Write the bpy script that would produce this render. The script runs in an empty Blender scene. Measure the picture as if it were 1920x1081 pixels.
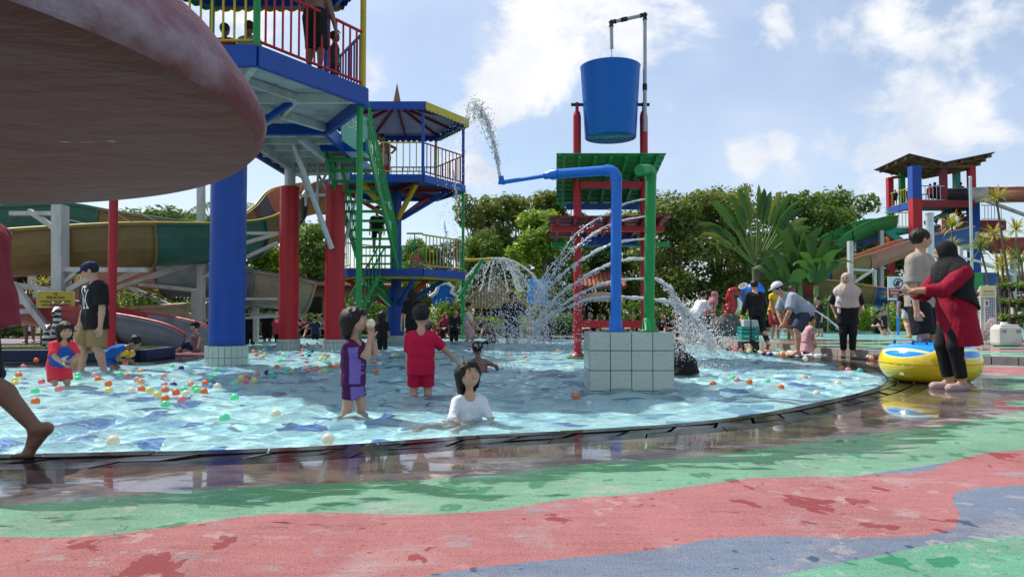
import bpy, bmesh, math, random
import numpy as np
from mathutils import Vector, Matrix
from mathutils.bvhtree import BVHTree

S = bpy.context.scene
COL = S.collection
R = math.radians
random.seed(7)

# ------------------------------------------------------------------ camera
F, PX, PY, HOR, CAMZ = 1380.0, 960.0, 540.5, 587.0, 0.8
TH = math.atan((HOR - PY) / F)
cam = bpy.data.cameras.new('camera')
cam.sensor_width = 36.0
cam.lens = 36.0 * F / 1920.0
cam.clip_start, cam.clip_end = 0.05, 3000.0
camo = bpy.data.objects.new('camera', cam)
COL.objects.link(camo)
camo.location = (0, 0, CAMZ)
camo.rotation_euler = (math.pi / 2 + TH, 0, 0)
S.camera = camo

# ------------------------------------------------------------------ light
SUN_H = Vector((-0.80, 0.60, 0)).normalized()     # horizontal direction towards the sun
SUN_EL = R(52)
sun = bpy.data.lights.new('sun', 'SUN')
sun.energy = 5.0
sun.angle = R(0.55)
sun.cycles.is_caustics_light = True
sun.color = (1.0, 0.955, 0.88)
suno = bpy.data.objects.new('sun', sun)
COL.objects.link(suno)
sd = Vector((SUN_H.x * math.cos(SUN_EL), SUN_H.y * math.cos(SUN_EL), math.sin(SUN_EL)))
suno.rotation_euler = sd.to_track_quat('Z', 'Y').to_euler()
suno.location = (0, 0, 60)

wd = bpy.data.worlds.new('World')
S.world = wd
wd.use_nodes = True
wn = wd.node_tree
wn.nodes.clear()
def WN(t, **k):
    n = wn.nodes.new(t)
    for a, b in k.items(): setattr(n, a, b)
    return n
def wl(a, b): wn.links.new(a, b)
def wmath(op, a, b=None, c=None, clamp=False):
    n = WN('ShaderNodeMath', operation=op); n.use_clamp = clamp
    for i, v in enumerate((a, b, c)):
        if v is None: continue
        if isinstance(v, (int, float)): n.inputs[i].default_value = v
        else: wl(v, n.inputs[i])
    return n.outputs[0]
sky = WN('ShaderNodeTexSky', sky_type='NISHITA')
sky.sun_disc = False
sky.sun_elevation = SUN_EL
sky.sun_rotation = math.atan2(SUN_H.x, SUN_H.y)
sky.air_density = 1.0
sky.dust_density = 0.9
sky.ozone_density = 1.6
tc = WN('ShaderNodeTexCoord')
sep = WN('ShaderNodeSeparateXYZ'); wl(tc.outputs['Generated'], sep.inputs[0])
den = wmath('ADD', wmath('MAXIMUM', sep.outputs['Z'], 0.0), 0.16)
cx_ = wmath('DIVIDE', sep.outputs['X'], den); cy_ = wmath('DIVIDE', sep.outputs['Y'], den)
comb = WN('ShaderNodeCombineXYZ'); wl(cx_, comb.inputs[0]); wl(cy_, comb.inputs[1])
def wnoise(vec, scale, detail, rough, dist=0.0):
    n = WN('ShaderNodeTexNoise'); n.noise_dimensions = '3D'
    wl(vec, n.inputs['Vector'])
    n.inputs['Scale'].default_value = scale; n.inputs['Detail'].default_value = detail
    n.inputs['Roughness'].default_value = rough; n.inputs['Distortion'].default_value = dist
    return n.outputs['Fac']
vs = WN('ShaderNodeVectorMath', operation='MULTIPLY')          # clouds flattened a little
wl(tc.outputs['Generated'], vs.inputs[0]); vs.inputs[1].default_value = (1, 1, 1.35)
n1 = wnoise(vs.outputs[0], 7.0, 9.0, 0.58, 0.25)
n2 = wnoise(vs.outputs[0], 2.3, 3.0, 0.5, 0.0)
# heaps of cumulus standing in the directions where the photograph has them
def pdir(px, py):
    u = (px - PX) / F; v = (PY - py) / F
    d = Vector((u, math.cos(TH) - v * math.sin(TH), math.sin(TH) + v * math.cos(TH)))
    return d.normalized()
heaps = [(1120, 30, .16, .30), (1020, 110, .12, .26), (930, 210, .12, .28), (880, 290, .12, .22),
         (1190, -60, .20, .25), (715, 135, .075, .28), (650, 200, .07, .2), (1460, 50, .06, .26), (1620, 60, .12, .24),
         (1740, 10, .13, .2), (1640, 240, .10, .20), (1780, 220, .10, .24), (1890, 250, .08, .2),
         (1400, 295, .045, .24), (1470, 270, .035, .22), (470, 60, .10, .12), (1500, 330, .10, .10), (560, 330, .12, .2),
         (-200, 60, .25, .22), (2150, 120, .22, .22)]
bias = None
for px, py, rad, w in heaps:
    d = WN('ShaderNodeVectorMath', operation='DISTANCE')
    wl(tc.outputs['Generated'], d.inputs[0]); d.inputs[1].default_value = pdir(px, py)
    mr = WN('ShaderNodeMapRange', interpolation_type='SMOOTHSTEP')
    wl(d.outputs['Value'], mr.inputs['Value'])
    mr.inputs['From Min'].default_value = 0.0; mr.inputs['From Max'].default_value = rad * 1.25
    mr.inputs['To Min'].default_value = w; mr.inputs['To Max'].default_value = 0.0
    bias = mr.outputs[0] if bias is None else wmath('MAXIMUM', bias, mr.outputs[0])
# elsewhere on the dome the same sort of broken cumulus
away = WN('ShaderNodeMapRange', interpolation_type='SMOOTHSTEP')
dd = WN('ShaderNodeVectorMath', operation='DISTANCE'); wl(tc.outputs['Generated'], dd.inputs[0]); dd.inputs[1].default_value = pdir(1000, 300)
wl(dd.outputs['Value'], away.inputs['Value'])
away.inputs['From Min'].default_value = .75; away.inputs['From Max'].default_value = 1.1
away.inputs['To Min'].default_value = -0.04; away.inputs['To Max'].default_value = 0.10
dens = wmath('ADD', wmath('ADD', n1, bias), away.outputs[0])
dens = wmath('ADD', dens, wmath('MULTIPLY', wmath('SUBTRACT', n2, 0.5), 0.30))
cov = WN('ShaderNodeMapRange', interpolation_type='SMOOTHSTEP'); wl(dens, cov.inputs['Value'])
cov.inputs['From Min'].default_value = 0.595; cov.inputs['From Max'].default_value = 0.745
veil = WN('ShaderNodeMapRange', interpolation_type='SMOOTHSTEP'); wl(wmath('ADD', n2, wmath('MULTIPLY', n1, 0.35)), veil.inputs['Value'])
veil.inputs['From Min'].default_value = 0.45; veil.inputs['From Max'].default_value = 0.95
veil.inputs['To Min'].default_value = 0.20; veil.inputs['To Max'].default_value = 0.72
# cloud tone: bright tops, blue-grey where thick
n3 = wnoise(vs.outputs[0], 5.0, 5.0, 0.55, 0.2)
ramp = WN('ShaderNodeValToRGB'); wl(n3, ramp.inputs[0])
ramp.color_ramp.elements[0].position = 0.36; ramp.color_ramp.elements[0].color = (4.6, 5.05, 5.9, 1)
ramp.color_ramp.elements[1].position = 0.58; ramp.color_ramp.elements[1].color = (6.7, 6.75, 6.9, 1)
hazec = WN('ShaderNodeRGB'); hazec.outputs[0].default_value = (5.2, 5.9, 7.2, 1)
m0 = WN('ShaderNodeMix', data_type='RGBA'); wl(veil.outputs[0], m0.inputs[0]); wl(sky.outputs[0], m0.inputs[6]); wl(hazec.outputs[0], m0.inputs[7])
m1 = WN('ShaderNodeMix', data_type='RGBA'); wl(cov.outputs[0], m1.inputs[0]); wl(m0.outputs[2], m1.inputs[6]); wl(ramp.outputs[0], m1.inputs[7])
bg = WN('ShaderNodeBackground'); bg.inputs['Strength'].default_value = 0.135
wl(m1.outputs[2], bg.inputs['Color'])
wo = WN('ShaderNodeOutputWorld'); wl(bg.outputs[0], wo.inputs['Surface'])

S.view_settings.view_transform = 'Standard'
S.view_settings.look = 'None'
S.view_settings.exposure = 0.15
S.view_settings.gamma = 1.0
S.render.engine = 'CYCLES'
S.cycles.max_bounces = 8
S.cycles.transparent_max_bounces = 12
S.cycles.caustics_reflective = False
S.cycles.caustics_refractive = True

# ------------------------------------------------------------------ helpers
def W(px, py, Y):
    """world point on the sight line of a photograph pixel at distance Y"""
    u = (px - PX) / F; v = (PY - py) / F
    d = Vector((u, math.cos(TH) - v * math.sin(TH), math.sin(TH) + v * math.cos(TH)))
    return Vector((0, 0, CAMZ)) + d * (Y / d.y)
def G(px, py, z=0.0):
    u = (px - PX) / F; v = (PY - py) / F
    d = Vector((u, math.cos(TH) - v * math.sin(TH), math.sin(TH) + v * math.cos(TH)))
    return Vector((0, 0, CAMZ)) + d * ((z - CAMZ) / d.z)
def XA(px, Y): return (px - PX) / F * Y          # near enough: X at distance Y
def ZA(py, Y): return W(PX, py, Y).z

WATER = -0.03
FLOOR = -0.28

def tag(o, label=None, cat=None, group=None, kind=None):
    if label: o['label'] = label
    if cat: o['category'] = cat
    if group: o['group'] = group
    if kind: o['kind'] = kind
    return o
def empty(name, loc, label=None, cat=None, group=None):
    o = bpy.data.objects.new(name, None)
    o.empty_display_size = 0.2
    COL.objects.link(o)
    o.location = loc
    return tag(o, label, cat, group)
def wloc(o):
    v = Vector((0, 0, 0))
    while o is not None:
        v += Vector(o.location); o = o.parent
    return v
def link_mesh(name, me, mat=None, parent=None, loc=None):
    o = bpy.data.objects.new(name, me)
    COL.objects.link(o)
    if mat is not None:
        if not me.materials: me.materials.append(mat)
    if parent is not None: o.parent = parent
    if loc is not None: o.location = loc
    return o
def children_of(o): return [c for c in bpy.data.objects if c.parent == o]
def copy_tree(o, parent=None):
    c = o.copy(); COL.objects.link(c); c.parent = parent
    for ch in children_of(o): copy_tree(ch, c)
    return c

class MB:
    def __init__(s): s.v = []; s.f = []; s.sm = []
    def add(s, vs, fs, smooth=False):
        b = len(s.v); s.v.extend([Vector(v) for v in vs])
        for f in fs: s.f.append([i + b for i in f]); s.sm.append(smooth)
        return s
    def box(s, c, d, rz=0.0):
        x, y, z = d[0] / 2, d[1] / 2, d[2] / 2; m = Matrix.Rotation(rz, 3, 'Z'); c = Vector(c)
        vs = [c + m @ Vector(p) for p in ((-x,-y,-z),(x,-y,-z),(x,y,-z),(-x,y,-z),(-x,-y,z),(x,-y,z),(x,y,z),(-x,y,z))]
        return s.add(vs, [(0,3,2,1),(4,5,6,7),(0,1,5,4),(1,2,6,5),(2,3,7,6),(3,0,4,7)])
    def cbox(s, c, d, ch=0.01, rz=0.0):
        """box with chamfered edges"""
        x, y, z = d[0] / 2, d[1] / 2, d[2] / 2; m = Matrix.Rotation(rz, 3, 'Z'); c = Vector(c)
        bm = bmesh.new(); bmesh.ops.create_cube(bm, size=1)
        for v in bm.verts: v.co = Vector((v.co.x * d[0], v.co.y * d[1], v.co.z * d[2]))
        bmesh.ops.bevel(bm, geom=bm.edges[:], offset=ch, segments=2, affect='EDGES', profile=0.6)
        bm.verts.index_update()
        s.add([c + m @ v.co for v in bm.verts], [[v.index for v in f.verts] for f in bm.faces]); bm.free(); return s
    def beam(s, a, b, w, h=None, up=(0, 0, 1)):
        h = w if h is None else h
        a, b = Vector(a), Vector(b); d = (b - a).normalized(); u = Vector(up)
        if abs(d.dot(u)) > 0.98: u = Vector((1, 0, 0))
        r = d.cross(u).normalized(); u = r.cross(d).normalized()
        vs = []
        for p in (a, b):
            for (i, j) in ((-1,-1),(1,-1),(1,1),(-1,1)): vs.append(p + r * (i * w / 2) + u * (j * h / 2))
        return s.add(vs, [(0,3,2,1),(4,5,6,7),(0,1,5,4),(1,2,6,5),(2,3,7,6),(3,0,4,7)])
    def tube(s, path, rad, n=12, caps=True, smooth=True):
        path = [Vector(p) for p in path]; k = len(path)
        rads = rad if isinstance(rad, (list, tuple)) else [rad] * k
        t0 = (path[1] - path[0]).normalized()
        u = Vector((0, 0, 1)) if abs(t0.z) < 0.9 else Vector((1, 0, 0))
        nrm = (u - t0 * u.dot(t0)).normalized(); vs = []
        for i, p in enumerate(path):
            if i == 0: t = t0
            elif i == k - 1: t = (path[-1] - path[-2]).normalized()
            else: t = ((path[i+1] - p).normalized() + (p - path[i-1]).normalized()).normalized()
            nrm = (nrm - t * nrm.dot(t)).normalized(); bn = t.cross(nrm)
            for j in range(n):
                a = 2 * math.pi * j / n
                vs.append(p + (nrm * math.cos(a) + bn * math.sin(a)) * rads[i])
        fs = []
        for i in range(k - 1):
            for j in range(n):
                j2 = (j + 1) % n
                fs.append((i*n+j, i*n+j2, (i+1)*n+j2, (i+1)*n+j))
        s.add(vs, fs, smooth)
        if caps: s.add(vs[:n], [tuple(range(n - 1, -1, -1))]); s.add(vs[-n:], [tuple(range(n))])
        return s
    def lathe(s, c, prof, n=32, smooth=True, close=False):
        c = Vector(c); vs = []; fs = []
        for (r, z) in prof:
            for j in range(n):
                a = 2 * math.pi * j / n; vs.append(c + Vector((r * math.cos(a), r * math.sin(a), z)))
        k = len(prof)
        for i in range(k - 1):
            for j in range(n):
                j2 = (j + 1) % n; fs.append((i*n+j, i*n+j2, (i+1)*n+j2, (i+1)*n+j))
        return s.add(vs, fs, smooth)
    def disc(s, c, r, n=32, up=True):
        c = Vector(c); vs = [c + Vector((r * math.cos(2*math.pi*j/n), r * math.sin(2*math.pi*j/n), 0)) for j in range(n)]
        return s.add(vs, [tuple(range(n)) if up else tuple(range(n - 1, -1, -1))])
    def cyl(s, c, r, z0, z1, n=32, r1=None):
        c = Vector((c[0], c[1], 0)); r1 = r if r1 is None else r1
        s.lathe(c, [(r, z0), (r1, z1)], n); s.disc(c + Vector((0,0,z1)), r1, n); s.disc(c + Vector((0,0,z0)), r, n, False); return s
    def prism(s, poly, z0, z1):
        n = len(poly)
        vs = [Vector((p[0], p[1], z0)) for p in poly] + [Vector((p[0], p[1], z1)) for p in poly]
        fs = [tuple(range(n - 1, -1, -1)), tuple(range(n, 2 * n))] + [(i, (i+1) % n, n + (i+1) % n, n + i) for i in range(n)]
        return s.add(vs, fs)
    def quad(s, a, b, c, d): return s.add([a, b, c, d], [(0, 1, 2, 3)])
    def slab(s, pts, th):
        """thick sheet from a planar polygon, thickness downwards along its normal"""
        pts = [Vector(p) for p in pts]; n = (pts[1] - pts[0]).cross(pts[2] - pts[0]).normalized() * th; k = len(pts)
        vs = pts + [p - n for p in pts]
        return s.add(vs, [tuple(range(k)), tuple(range(2*k-1, k-1, -1))] + [(i, k+i, k+(i+1) % k, (i+1) % k) for i in range(k)])
    def ball(s, c, r, sub=2, sc=(1, 1, 1), rot=None):
        bm = bmesh.new(); bmesh.ops.create_icosphere(bm, subdivisions=sub, radius=1.0)
        c = Vector(c); bm.verts.index_update()
        vs = []
        for v in bm.verts:
            p = Vector((v.co.x * sc[0] * r, v.co.y * sc[1] * r, v.co.z * sc[2] * r))
            if rot is not None: p = rot @ p
            vs.append(c + p)
        s.add(vs, [[v.index for v in f.verts] for f in bm.faces], True); bm.free(); return s
    def mesh(s, name, origin=(0, 0, 0)):
        me = bpy.data.meshes.new(name); o = Vector(origin)
        me.from_pydata([v - o for v in s.v], [], s.f)
        me.polygons.foreach_set('use_smooth', s.sm)
        me.update(); return me
    def build(s, name, mat, parent=None, bevel=0.0, loc=None):
        o0 = wloc(parent) if parent is not None else Vector(loc if loc is not None else (0, 0, 0))
        o = link_mesh(name, s.mesh(name, o0), mat, parent)
        if parent is None and loc is not None: o.location = loc
        if bevel:
            b = o.modifiers.new('bevel', 'BEVEL'); b.width = bevel; b.segments = 2; b.limit_method = 'ANGLE'
        return o
def np_mesh(name, V, Fq, smooth=False):
    V = np.asarray(V, np.float32); Fq = np.asarray(Fq, np.int32)
    me = bpy.data.meshes.new(name); k = Fq.shape[1]
    me.vertices.add(len(V)); me.vertices.foreach_set('co', V.ravel())
    me.loops.add(Fq.size); me.loops.foreach_set('vertex_index', Fq.ravel())
    me.polygons.add(len(Fq)); me.polygons.foreach_set('loop_start', np.arange(0, Fq.size, k, dtype=np.int32))
    me.polygons.foreach_set('loop_total', np.full(len(Fq), k, np.int32))
    if smooth: me.polygons.foreach_set('use_smooth', np.ones(len(Fq), bool))
    me.update(calc_edges=True); return me

# ------------------------------------------------------------------ materials
MATS = {}
class NT:
    def __init__(s, name):
        s.m = bpy.data.materials.new(name); s.m.use_nodes = True; s.t = s.m.node_tree; s.t.nodes.clear()
        s.out = s.n('ShaderNodeOutputMaterial')
        s.tc = s.n('ShaderNodeTexCoord')
    def n(s, t, **k):
        n = s.t.nodes.new(t)
        for a, b in k.items(): setattr(n, a, b)
        return n
    def l(s, a, b): s.t.links.new(a, b)
    def set(s, sock, v):
        if hasattr(v, 'is_linked') or isinstance(v, bpy.types.NodeSocket): s.l(v, sock)
        elif isinstance(v, (tuple, list)) and len(v) == 3 and sock.type == 'RGBA': sock.default_value = (*v, 1)
        else: sock.default_value = v
    def pos(s): return s.n('ShaderNodeNewGeometry').outputs['Position']
    def obj(s): return s.tc.outputs['Object']
    def scale(s, vec, sc):
        n = s.n('ShaderNodeVectorMath', operation='MULTIPLY'); s.l(vec, n.inputs[0]); n.inputs[1].default_value = sc; return n.outputs[0]
    def noise(s, vec, scale, detail=4, rough=.5, dist=0, out='Fac'):
        n = s.n('ShaderNodeTexNoise'); s.l(vec, n.inputs['Vector']); n.inputs['Scale'].default_value = scale
        n.inputs['Detail'].default_value = detail; n.inputs['Roughness'].default_value = rough; n.inputs['Distortion'].default_value = dist
        return n.outputs[out]
    def math(s, op, a, b=None, c=None, clamp=False):
        n = s.n('ShaderNodeMath', operation=op); n.use_clamp = clamp
        for i, v in enumerate((a, b, c)):
            if v is not None: s.set(n.inputs[i], v)
        return n.outputs[0]
    def mr(s, v, a, b, c=0., d=1., smooth=True):
        n = s.n('ShaderNodeMapRange', interpolation_type='SMOOTHSTEP' if smooth else 'LINEAR'); s.l(v, n.inputs['Value'])
        for k, x in zip(('From Min', 'From Max', 'To Min', 'To Max'), (a, b, c, d)): n.inputs[k].default_value = x
        return n.outputs[0]
    def mix(s, f, a, b, blend='MIX'):
        n = s.n('ShaderNodeMix', data_type='RGBA', blend_type=blend); s.set(n.inputs[0], f)
        s.set(n.inputs[6], a); s.set(n.inputs[7], b); return n.outputs[2]
    def attr(s, name, out='Fac'):
        n = s.n('ShaderNodeAttribute'); n.attribute_name = name; return n.outputs[out]
    def bump(s, h, strength=.3, dist=.01, normal=None):
        n = s.n('ShaderNodeBump'); s.l(h, n.inputs['Height']); n.inputs['Strength'].default_value = strength; n.inputs['Distance'].default_value = dist
        if normal is not None: s.l(normal, n.inputs['Normal'])
        return n.outputs[0]
    def pbsdf(s, **k):
        p = s.n('ShaderNodeBsdfPrincipled')
        for a, v in k.items():
            s.set(p.inputs[a.replace('_', ' ')], v)
        return p
    def done(s, shader): s.l(shader if isinstance(shader, bpy.types.NodeSocket) else shader.outputs[0], s.out.inputs['Surface']); return s.m

def paint(name, col, rough=.4, wear=.25, wearcol=None, sc=3.0, spec=.35, bumpd=.002, metal=0., streak=False):
    """weathered paint, metal or plastic: tonal noise, dirt, uneven gloss"""
    if name in MATS: return MATS[name]
    t = NT(name); p = t.obj()
    n = t.noise(t.scale(p, (1, 1, .25)) if streak else p, sc, 6, .6)
    n2 = t.noise(p, sc * 9, 3, .6)
    dark = wearcol or tuple(c * .55 for c in col)
    c = t.mix(t.math('MULTIPLY', t.mr(n, .42, .75), wear), col, dark)
    c = t.mix(t.math('MULTIPLY', t.mr(n2, .55, .8), wear * .7), c, tuple(min(1, x * .85 + .03) for x in col))
    b = t.pbsdf(Base_Color=c, Roughness=t.mr(n2, .2, .8, rough * .8, min(1, rough * 1.3)), Metallic=metal, Specular_IOR_Level=spec)
    if bumpd: t.l(t.bump(n2, .5, bumpd), b.inputs['Normal'])
    MATS[name] = t.done(b); return MATS[name]
def cloth(col, name=None, rough=.85, wet=0.0):
    name = name or 'cloth_%03d_%03d_%03d' % tuple(int(c * 255) for c in col)
    if name in MATS: return MATS[name]
    t = NT(name); p = t.obj()
    fold = t.noise(t.scale(p, (1, 1, .45)), 9, 3, .5, .6); weave = t.noise(p, 420, 1)
    c = t.mix(t.mr(fold, .35, .7, 0, .22), col, tuple(x * .7 for x in col))
    b = t.pbsdf(Base_Color=c, Roughness=rough - .4 * wet, Specular_IOR_Level=.25)
    h = t.math('ADD', t.math('MULTIPLY', fold, 1.0), t.math('MULTIPLY', weave, .02))
    t.l(t.bump(h, .75, .05), b.inputs['Normal'])
    MATS[name] = t.done(b); return MATS[name]
def skin(col, name):
    if name in MATS: return MATS[name]
    t = NT(name); p = t.obj(); n = t.noise(p, 14, 4, .6)
    c = t.mix(t.mr(n, .3, .7, 0, .35), col, (col[0] * .78, col[1] * .68, col[2] * .62))
    b = t.pbsdf(Base_Color=c, Roughness=.48, Subsurface_Weight=.06, Subsurface_Radius=(.02, .008, .004))
    t.l(t.bump(t.noise(p, 160, 2), .2, .001), b.inputs['Normal'])
    MATS[name] = t.done(b); return MATS[name]
SKIN_A = skin((.52, .29, .19), 'skin_light'); SKIN_B = skin((.36, .19, .12), 'skin_tan'); SKIN_C = skin((.19, .095, .06), 'skin_dark')
def hairmat():
    t = NT('black_hair'); p = t.obj()
    n = t.noise(t.scale(p, (1, 1, .12)), 70, 3, .6)
    b = t.pbsdf(Base_Color=t.mix(n, (.008, .006, .005), (.026, .017, .013)), Roughness=.5, Specular_IOR_Level=.25)
    t.l(t.bump(n, .7, .01), b.inputs['Normal']); return t.done(b)
HAIR = hairmat()

BLUE = paint('blue_paint', (.005, .060, .33), .35, .30)
BLUE2 = paint('bright_blue_plastic', (.010, .16, .62), .32, .18)
RED = paint('red_paint', (.42, .014, .022), .38, .30)
MAROON = paint('maroon_paint', (.22, .02, .03), .45, .4)
GREEN = paint('green_paint', (.010, .27, .065), .38, .30)
YELLOW = paint('yellow_paint', (.52, .40, .03), .42, .35)
TEAL = paint('teal_paint', (.02, .33, .24), .42, .35)
STEEL = paint('galvanised_steel', (.52, .55, .56), .42, .45, metal=.35, streak=True)
WSTEEL = paint('pale_painted_steel', (.56, .57, .54), .5, .5, (.20, .17, .13), streak=True)
CONC = paint('grey_concrete', (.36, .35, .33), .85, .5, sc=2)
BLACK = paint('black_plastic', (.015, .015, .017), .45, .2)
WHITE = paint('white_plastic', (.72, .72, .70), .4, .2)
WOOD = paint('weathered_wood', (.20, .12, .07), .75, .6, streak=True)
# ------------------------------------------------------------------ ground, deck and pool
from mathutils.geometry import delaunay_2d_cdt
def catmull(pts, per=8, closed=True):
    P = [np.array(p, float) for p in pts]; n = len(P); out = []
    for i in range(n if closed else n - 1):
        if closed: a, b, c, d = P[(i-1) % n], P[i], P[(i+1) % n], P[(i+2) % n]
        else: a, b, c, d = P[max(i-1, 0)], P[i], P[i+1], P[min(i+2, n-1)]
        for k in range(per):
            t = k / per
            out.append(.5 * ((2*b) + (-a+c)*t + (2*a-5*b+4*c-d)*t*t + (-a+3*b-3*c+d)*t**3))
    if not closed: out.append(P[-1])
    return np.array(out)
def resample(pl, step, closed=True):
    P = np.vstack([pl, pl[:1]]) if closed else pl
    s = np.r_[0, np.cumsum(np.linalg.norm(np.diff(P, axis=0), axis=1))]
    n = max(4, int(round(s[-1] / step))); u = np.linspace(0, s[-1], n + 1)
    if closed: u = u[:-1]
    return np.stack([np.interp(u, s, P[:, k]) for k in range(P.shape[1])], 1)
def poly_sd(pts, poly):
    """signed distance (negative inside) of points to a closed polygon"""
    x, y = pts[:, 0], pts[:, 1]; d2 = np.full(len(pts), 1e9); ins = np.zeros(len(pts), bool)
    for i in range(len(poly)):
        a = poly[i]; b = poly[(i+1) % len(poly)]; e = b - a
        w = pts - a; t = np.clip((w @ e) / max(e @ e, 1e-12), 0, 1)
        d2 = np.minimum(d2, ((w - t[:, None] * e) ** 2).sum(1))
        if a[1] != b[1]:
            c = ((a[1] > y) != (b[1] > y)) & (x < (b[0]-a[0]) * (y-a[1]) / (b[1]-a[1]) + a[0]); ins ^= c
    return np.where(ins, -1, 1) * np.sqrt(d2)
def gp(l, z=0.0): return [tuple(G(x, y, z)[:2]) for x, y in l]

near = gp([(0,850),(200,847),(400,843),(600,835),(900,815),(1200,798),(1400,778),(1550,750),(1640,727),(1664,711),(1640,697),(1560,680),(1500,672),(1440,664),(1380,655),(1330,647)])
pool_pts = [(-10.5, 6.5), (-9.2, 4.7), (-6.5, 4.15)] + near + [(4.6, 20.6), (3.0, 23.0), (0.0, 24.2), (-4, 24.4), (-8.3, 24.0)] + gp([(440,645),(388,662),(340,673),(200,680),(0,683)]) + [(-9.8, 10.8)]
pool = resample(catmull(pool_pts, 8), .12)
# counter-clockwise?
if np.sum(pool[:, 0] * np.roll(pool[:, 1], -1) - np.roll(pool[:, 0], -1) * pool[:, 1]) < 0: pool = pool[::-1]
tg = np.roll(pool, -2, 0) - np.roll(pool, 2, 0); tg /= np.linalg.norm(tg, axis=1)[:, None]
pn = np.stack([tg[:, 1], -tg[:, 0]], 1)                     # outward normal
COPE = .46
rim = resample(pool + pn * COPE, .12)

def region(px_list): return resample(catmull(gp(px_list), 6, True), .1)
red_poly = np.array(gp([(-900,1040),(-400,1012),(0,1005),(100,1008),(230,1000),(400,975),(500,962),(650,960),(800,965),(950,955),(1050,935),(1200,925),(1400,896),(1600,892),(1740,884),(1790,862),(1850,848),(1920,843),(2300,830),(2300,900),(1920,909),(1830,914),(1785,925),(1788,945),(1803,965),(1790,990),(1740,1003),(1600,1008),(1450,1003),(1350,1006),(1200,1034),(1050,1046),(800,1075),(640,1130),(400,1260),(-900,1600)]))
g2_poly = np.array(gp([(2600,960),(1920,1000),(1750,1020),(1600,1050),(1450,1080),(1300,1120),(1100,1210),(900,1500),(900,3000),(2600,3000)]))
g1_poly = np.array(gp([(-900,960),(0,948),(200,932),(330,921),(450,913),(600,906),(800,899),(950,886),(1100,868),(1300,858),(1450,838),(1600,816),(1750,800),(1920,772),(2300,740),(2300,830)]) + gp([(1920,843),(1600,892),(1200,925),(1000,950),(650,980),(300,1010),(-900,1080)]))
isl_poly = np.array(gp([(1880,752),(1960,748),(2050,752),(2100,760),(1960,765),(1890,760)]))
isr_poly = np.array(gp([(1855,748),(1960,742),(2120,750),(2140,768),(1960,772),(1870,766)]))
gfar_poly = np.array(gp([(1800,712),(1920,705),(2200,705),(2200,732),(1920,732),(1840,722)]))
rfar_poly = np.array(gp([(1800,690),(1850,688),(1920,690),(2200,694),(2200,704),(1920,702),(1830,697)]))

X0, X1, Y0, Y1 = -26.0, 30.0, -4.0, 26.5
gx, gy = np.meshgrid(np.arange(-6, 9.01, .11), np.arange(.4, 14.0, .11)); g1 = np.stack([gx.ravel(), gy.ravel()], 1)
gx, gy = np.meshgrid(np.arange(X0 + .5, X1, .7), np.arange(Y0 + .5, Y1, .7)); g2 = np.stack([gx.ravel(), gy.ravel()], 1)
g2 = g2[~((g2[:, 0] > -6.3) & (g2[:, 0] < 9.3) & (g2[:, 1] > .2) & (g2[:, 1] < 14.2))]
gpts = np.vstack([g1, g2]); gpts = gpts[poly_sd(gpts, rim) > .07]
gpts = gpts + np.random.default_rng(1).uniform(-.02, .02, gpts.shape)
box4 = np.array([(X0, Y0), (X1, Y0), (X1, Y1), (X0, Y1)])
allp = np.vstack([rim, box4, gpts]); nr = len(rim)
edges = [(i, (i+1) % nr) for i in range(nr)] + [(nr + i, nr + (i+1) % 4) for i in range(4)]
cv, ce, cf, *_ = delaunay_2d_cdt([Vector(p) for p in allp], edges, [], 0, 1e-6)
cv = np.array([tuple(v) for v in cv]); cf = np.array([f for f in cf if len(f) == 3])
cen = cv[cf].mean(1); keep = poly_sd(cen, rim) > 0; cf = cf[keep]
a, b, c = cv[cf[:, 0]], cv[cf[:, 1]], cv[cf[:, 2]]
flip = ((b-a)[:, 0] * (c-a)[:, 1] - (b-a)[:, 1] * (c-a)[:, 0]) < 0
cf[flip] = cf[flip][:, ::-1]
dz = np.zeros(len(cv))
me = np_mesh('deck', np.column_stack([cv, dz]), cf)
def put_attr(me, name, vals):
    a = me.attributes.new(name, 'FLOAT', 'POINT'); a.data.foreach_set('value', np.asarray(vals, np.float32))
put_attr(me, 'dpool', poly_sd(cv, pool))
for nm, pl in (('sred', red_poly), ('sg2', g2_poly), ('sg1', g1_poly), ('sisl', isl_poly), ('sisr', isr_poly), ('sgf', gfar_poly), ('srf', rfar_poly)):
    put_attr(me, nm, poly_sd(cv, pl))

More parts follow.
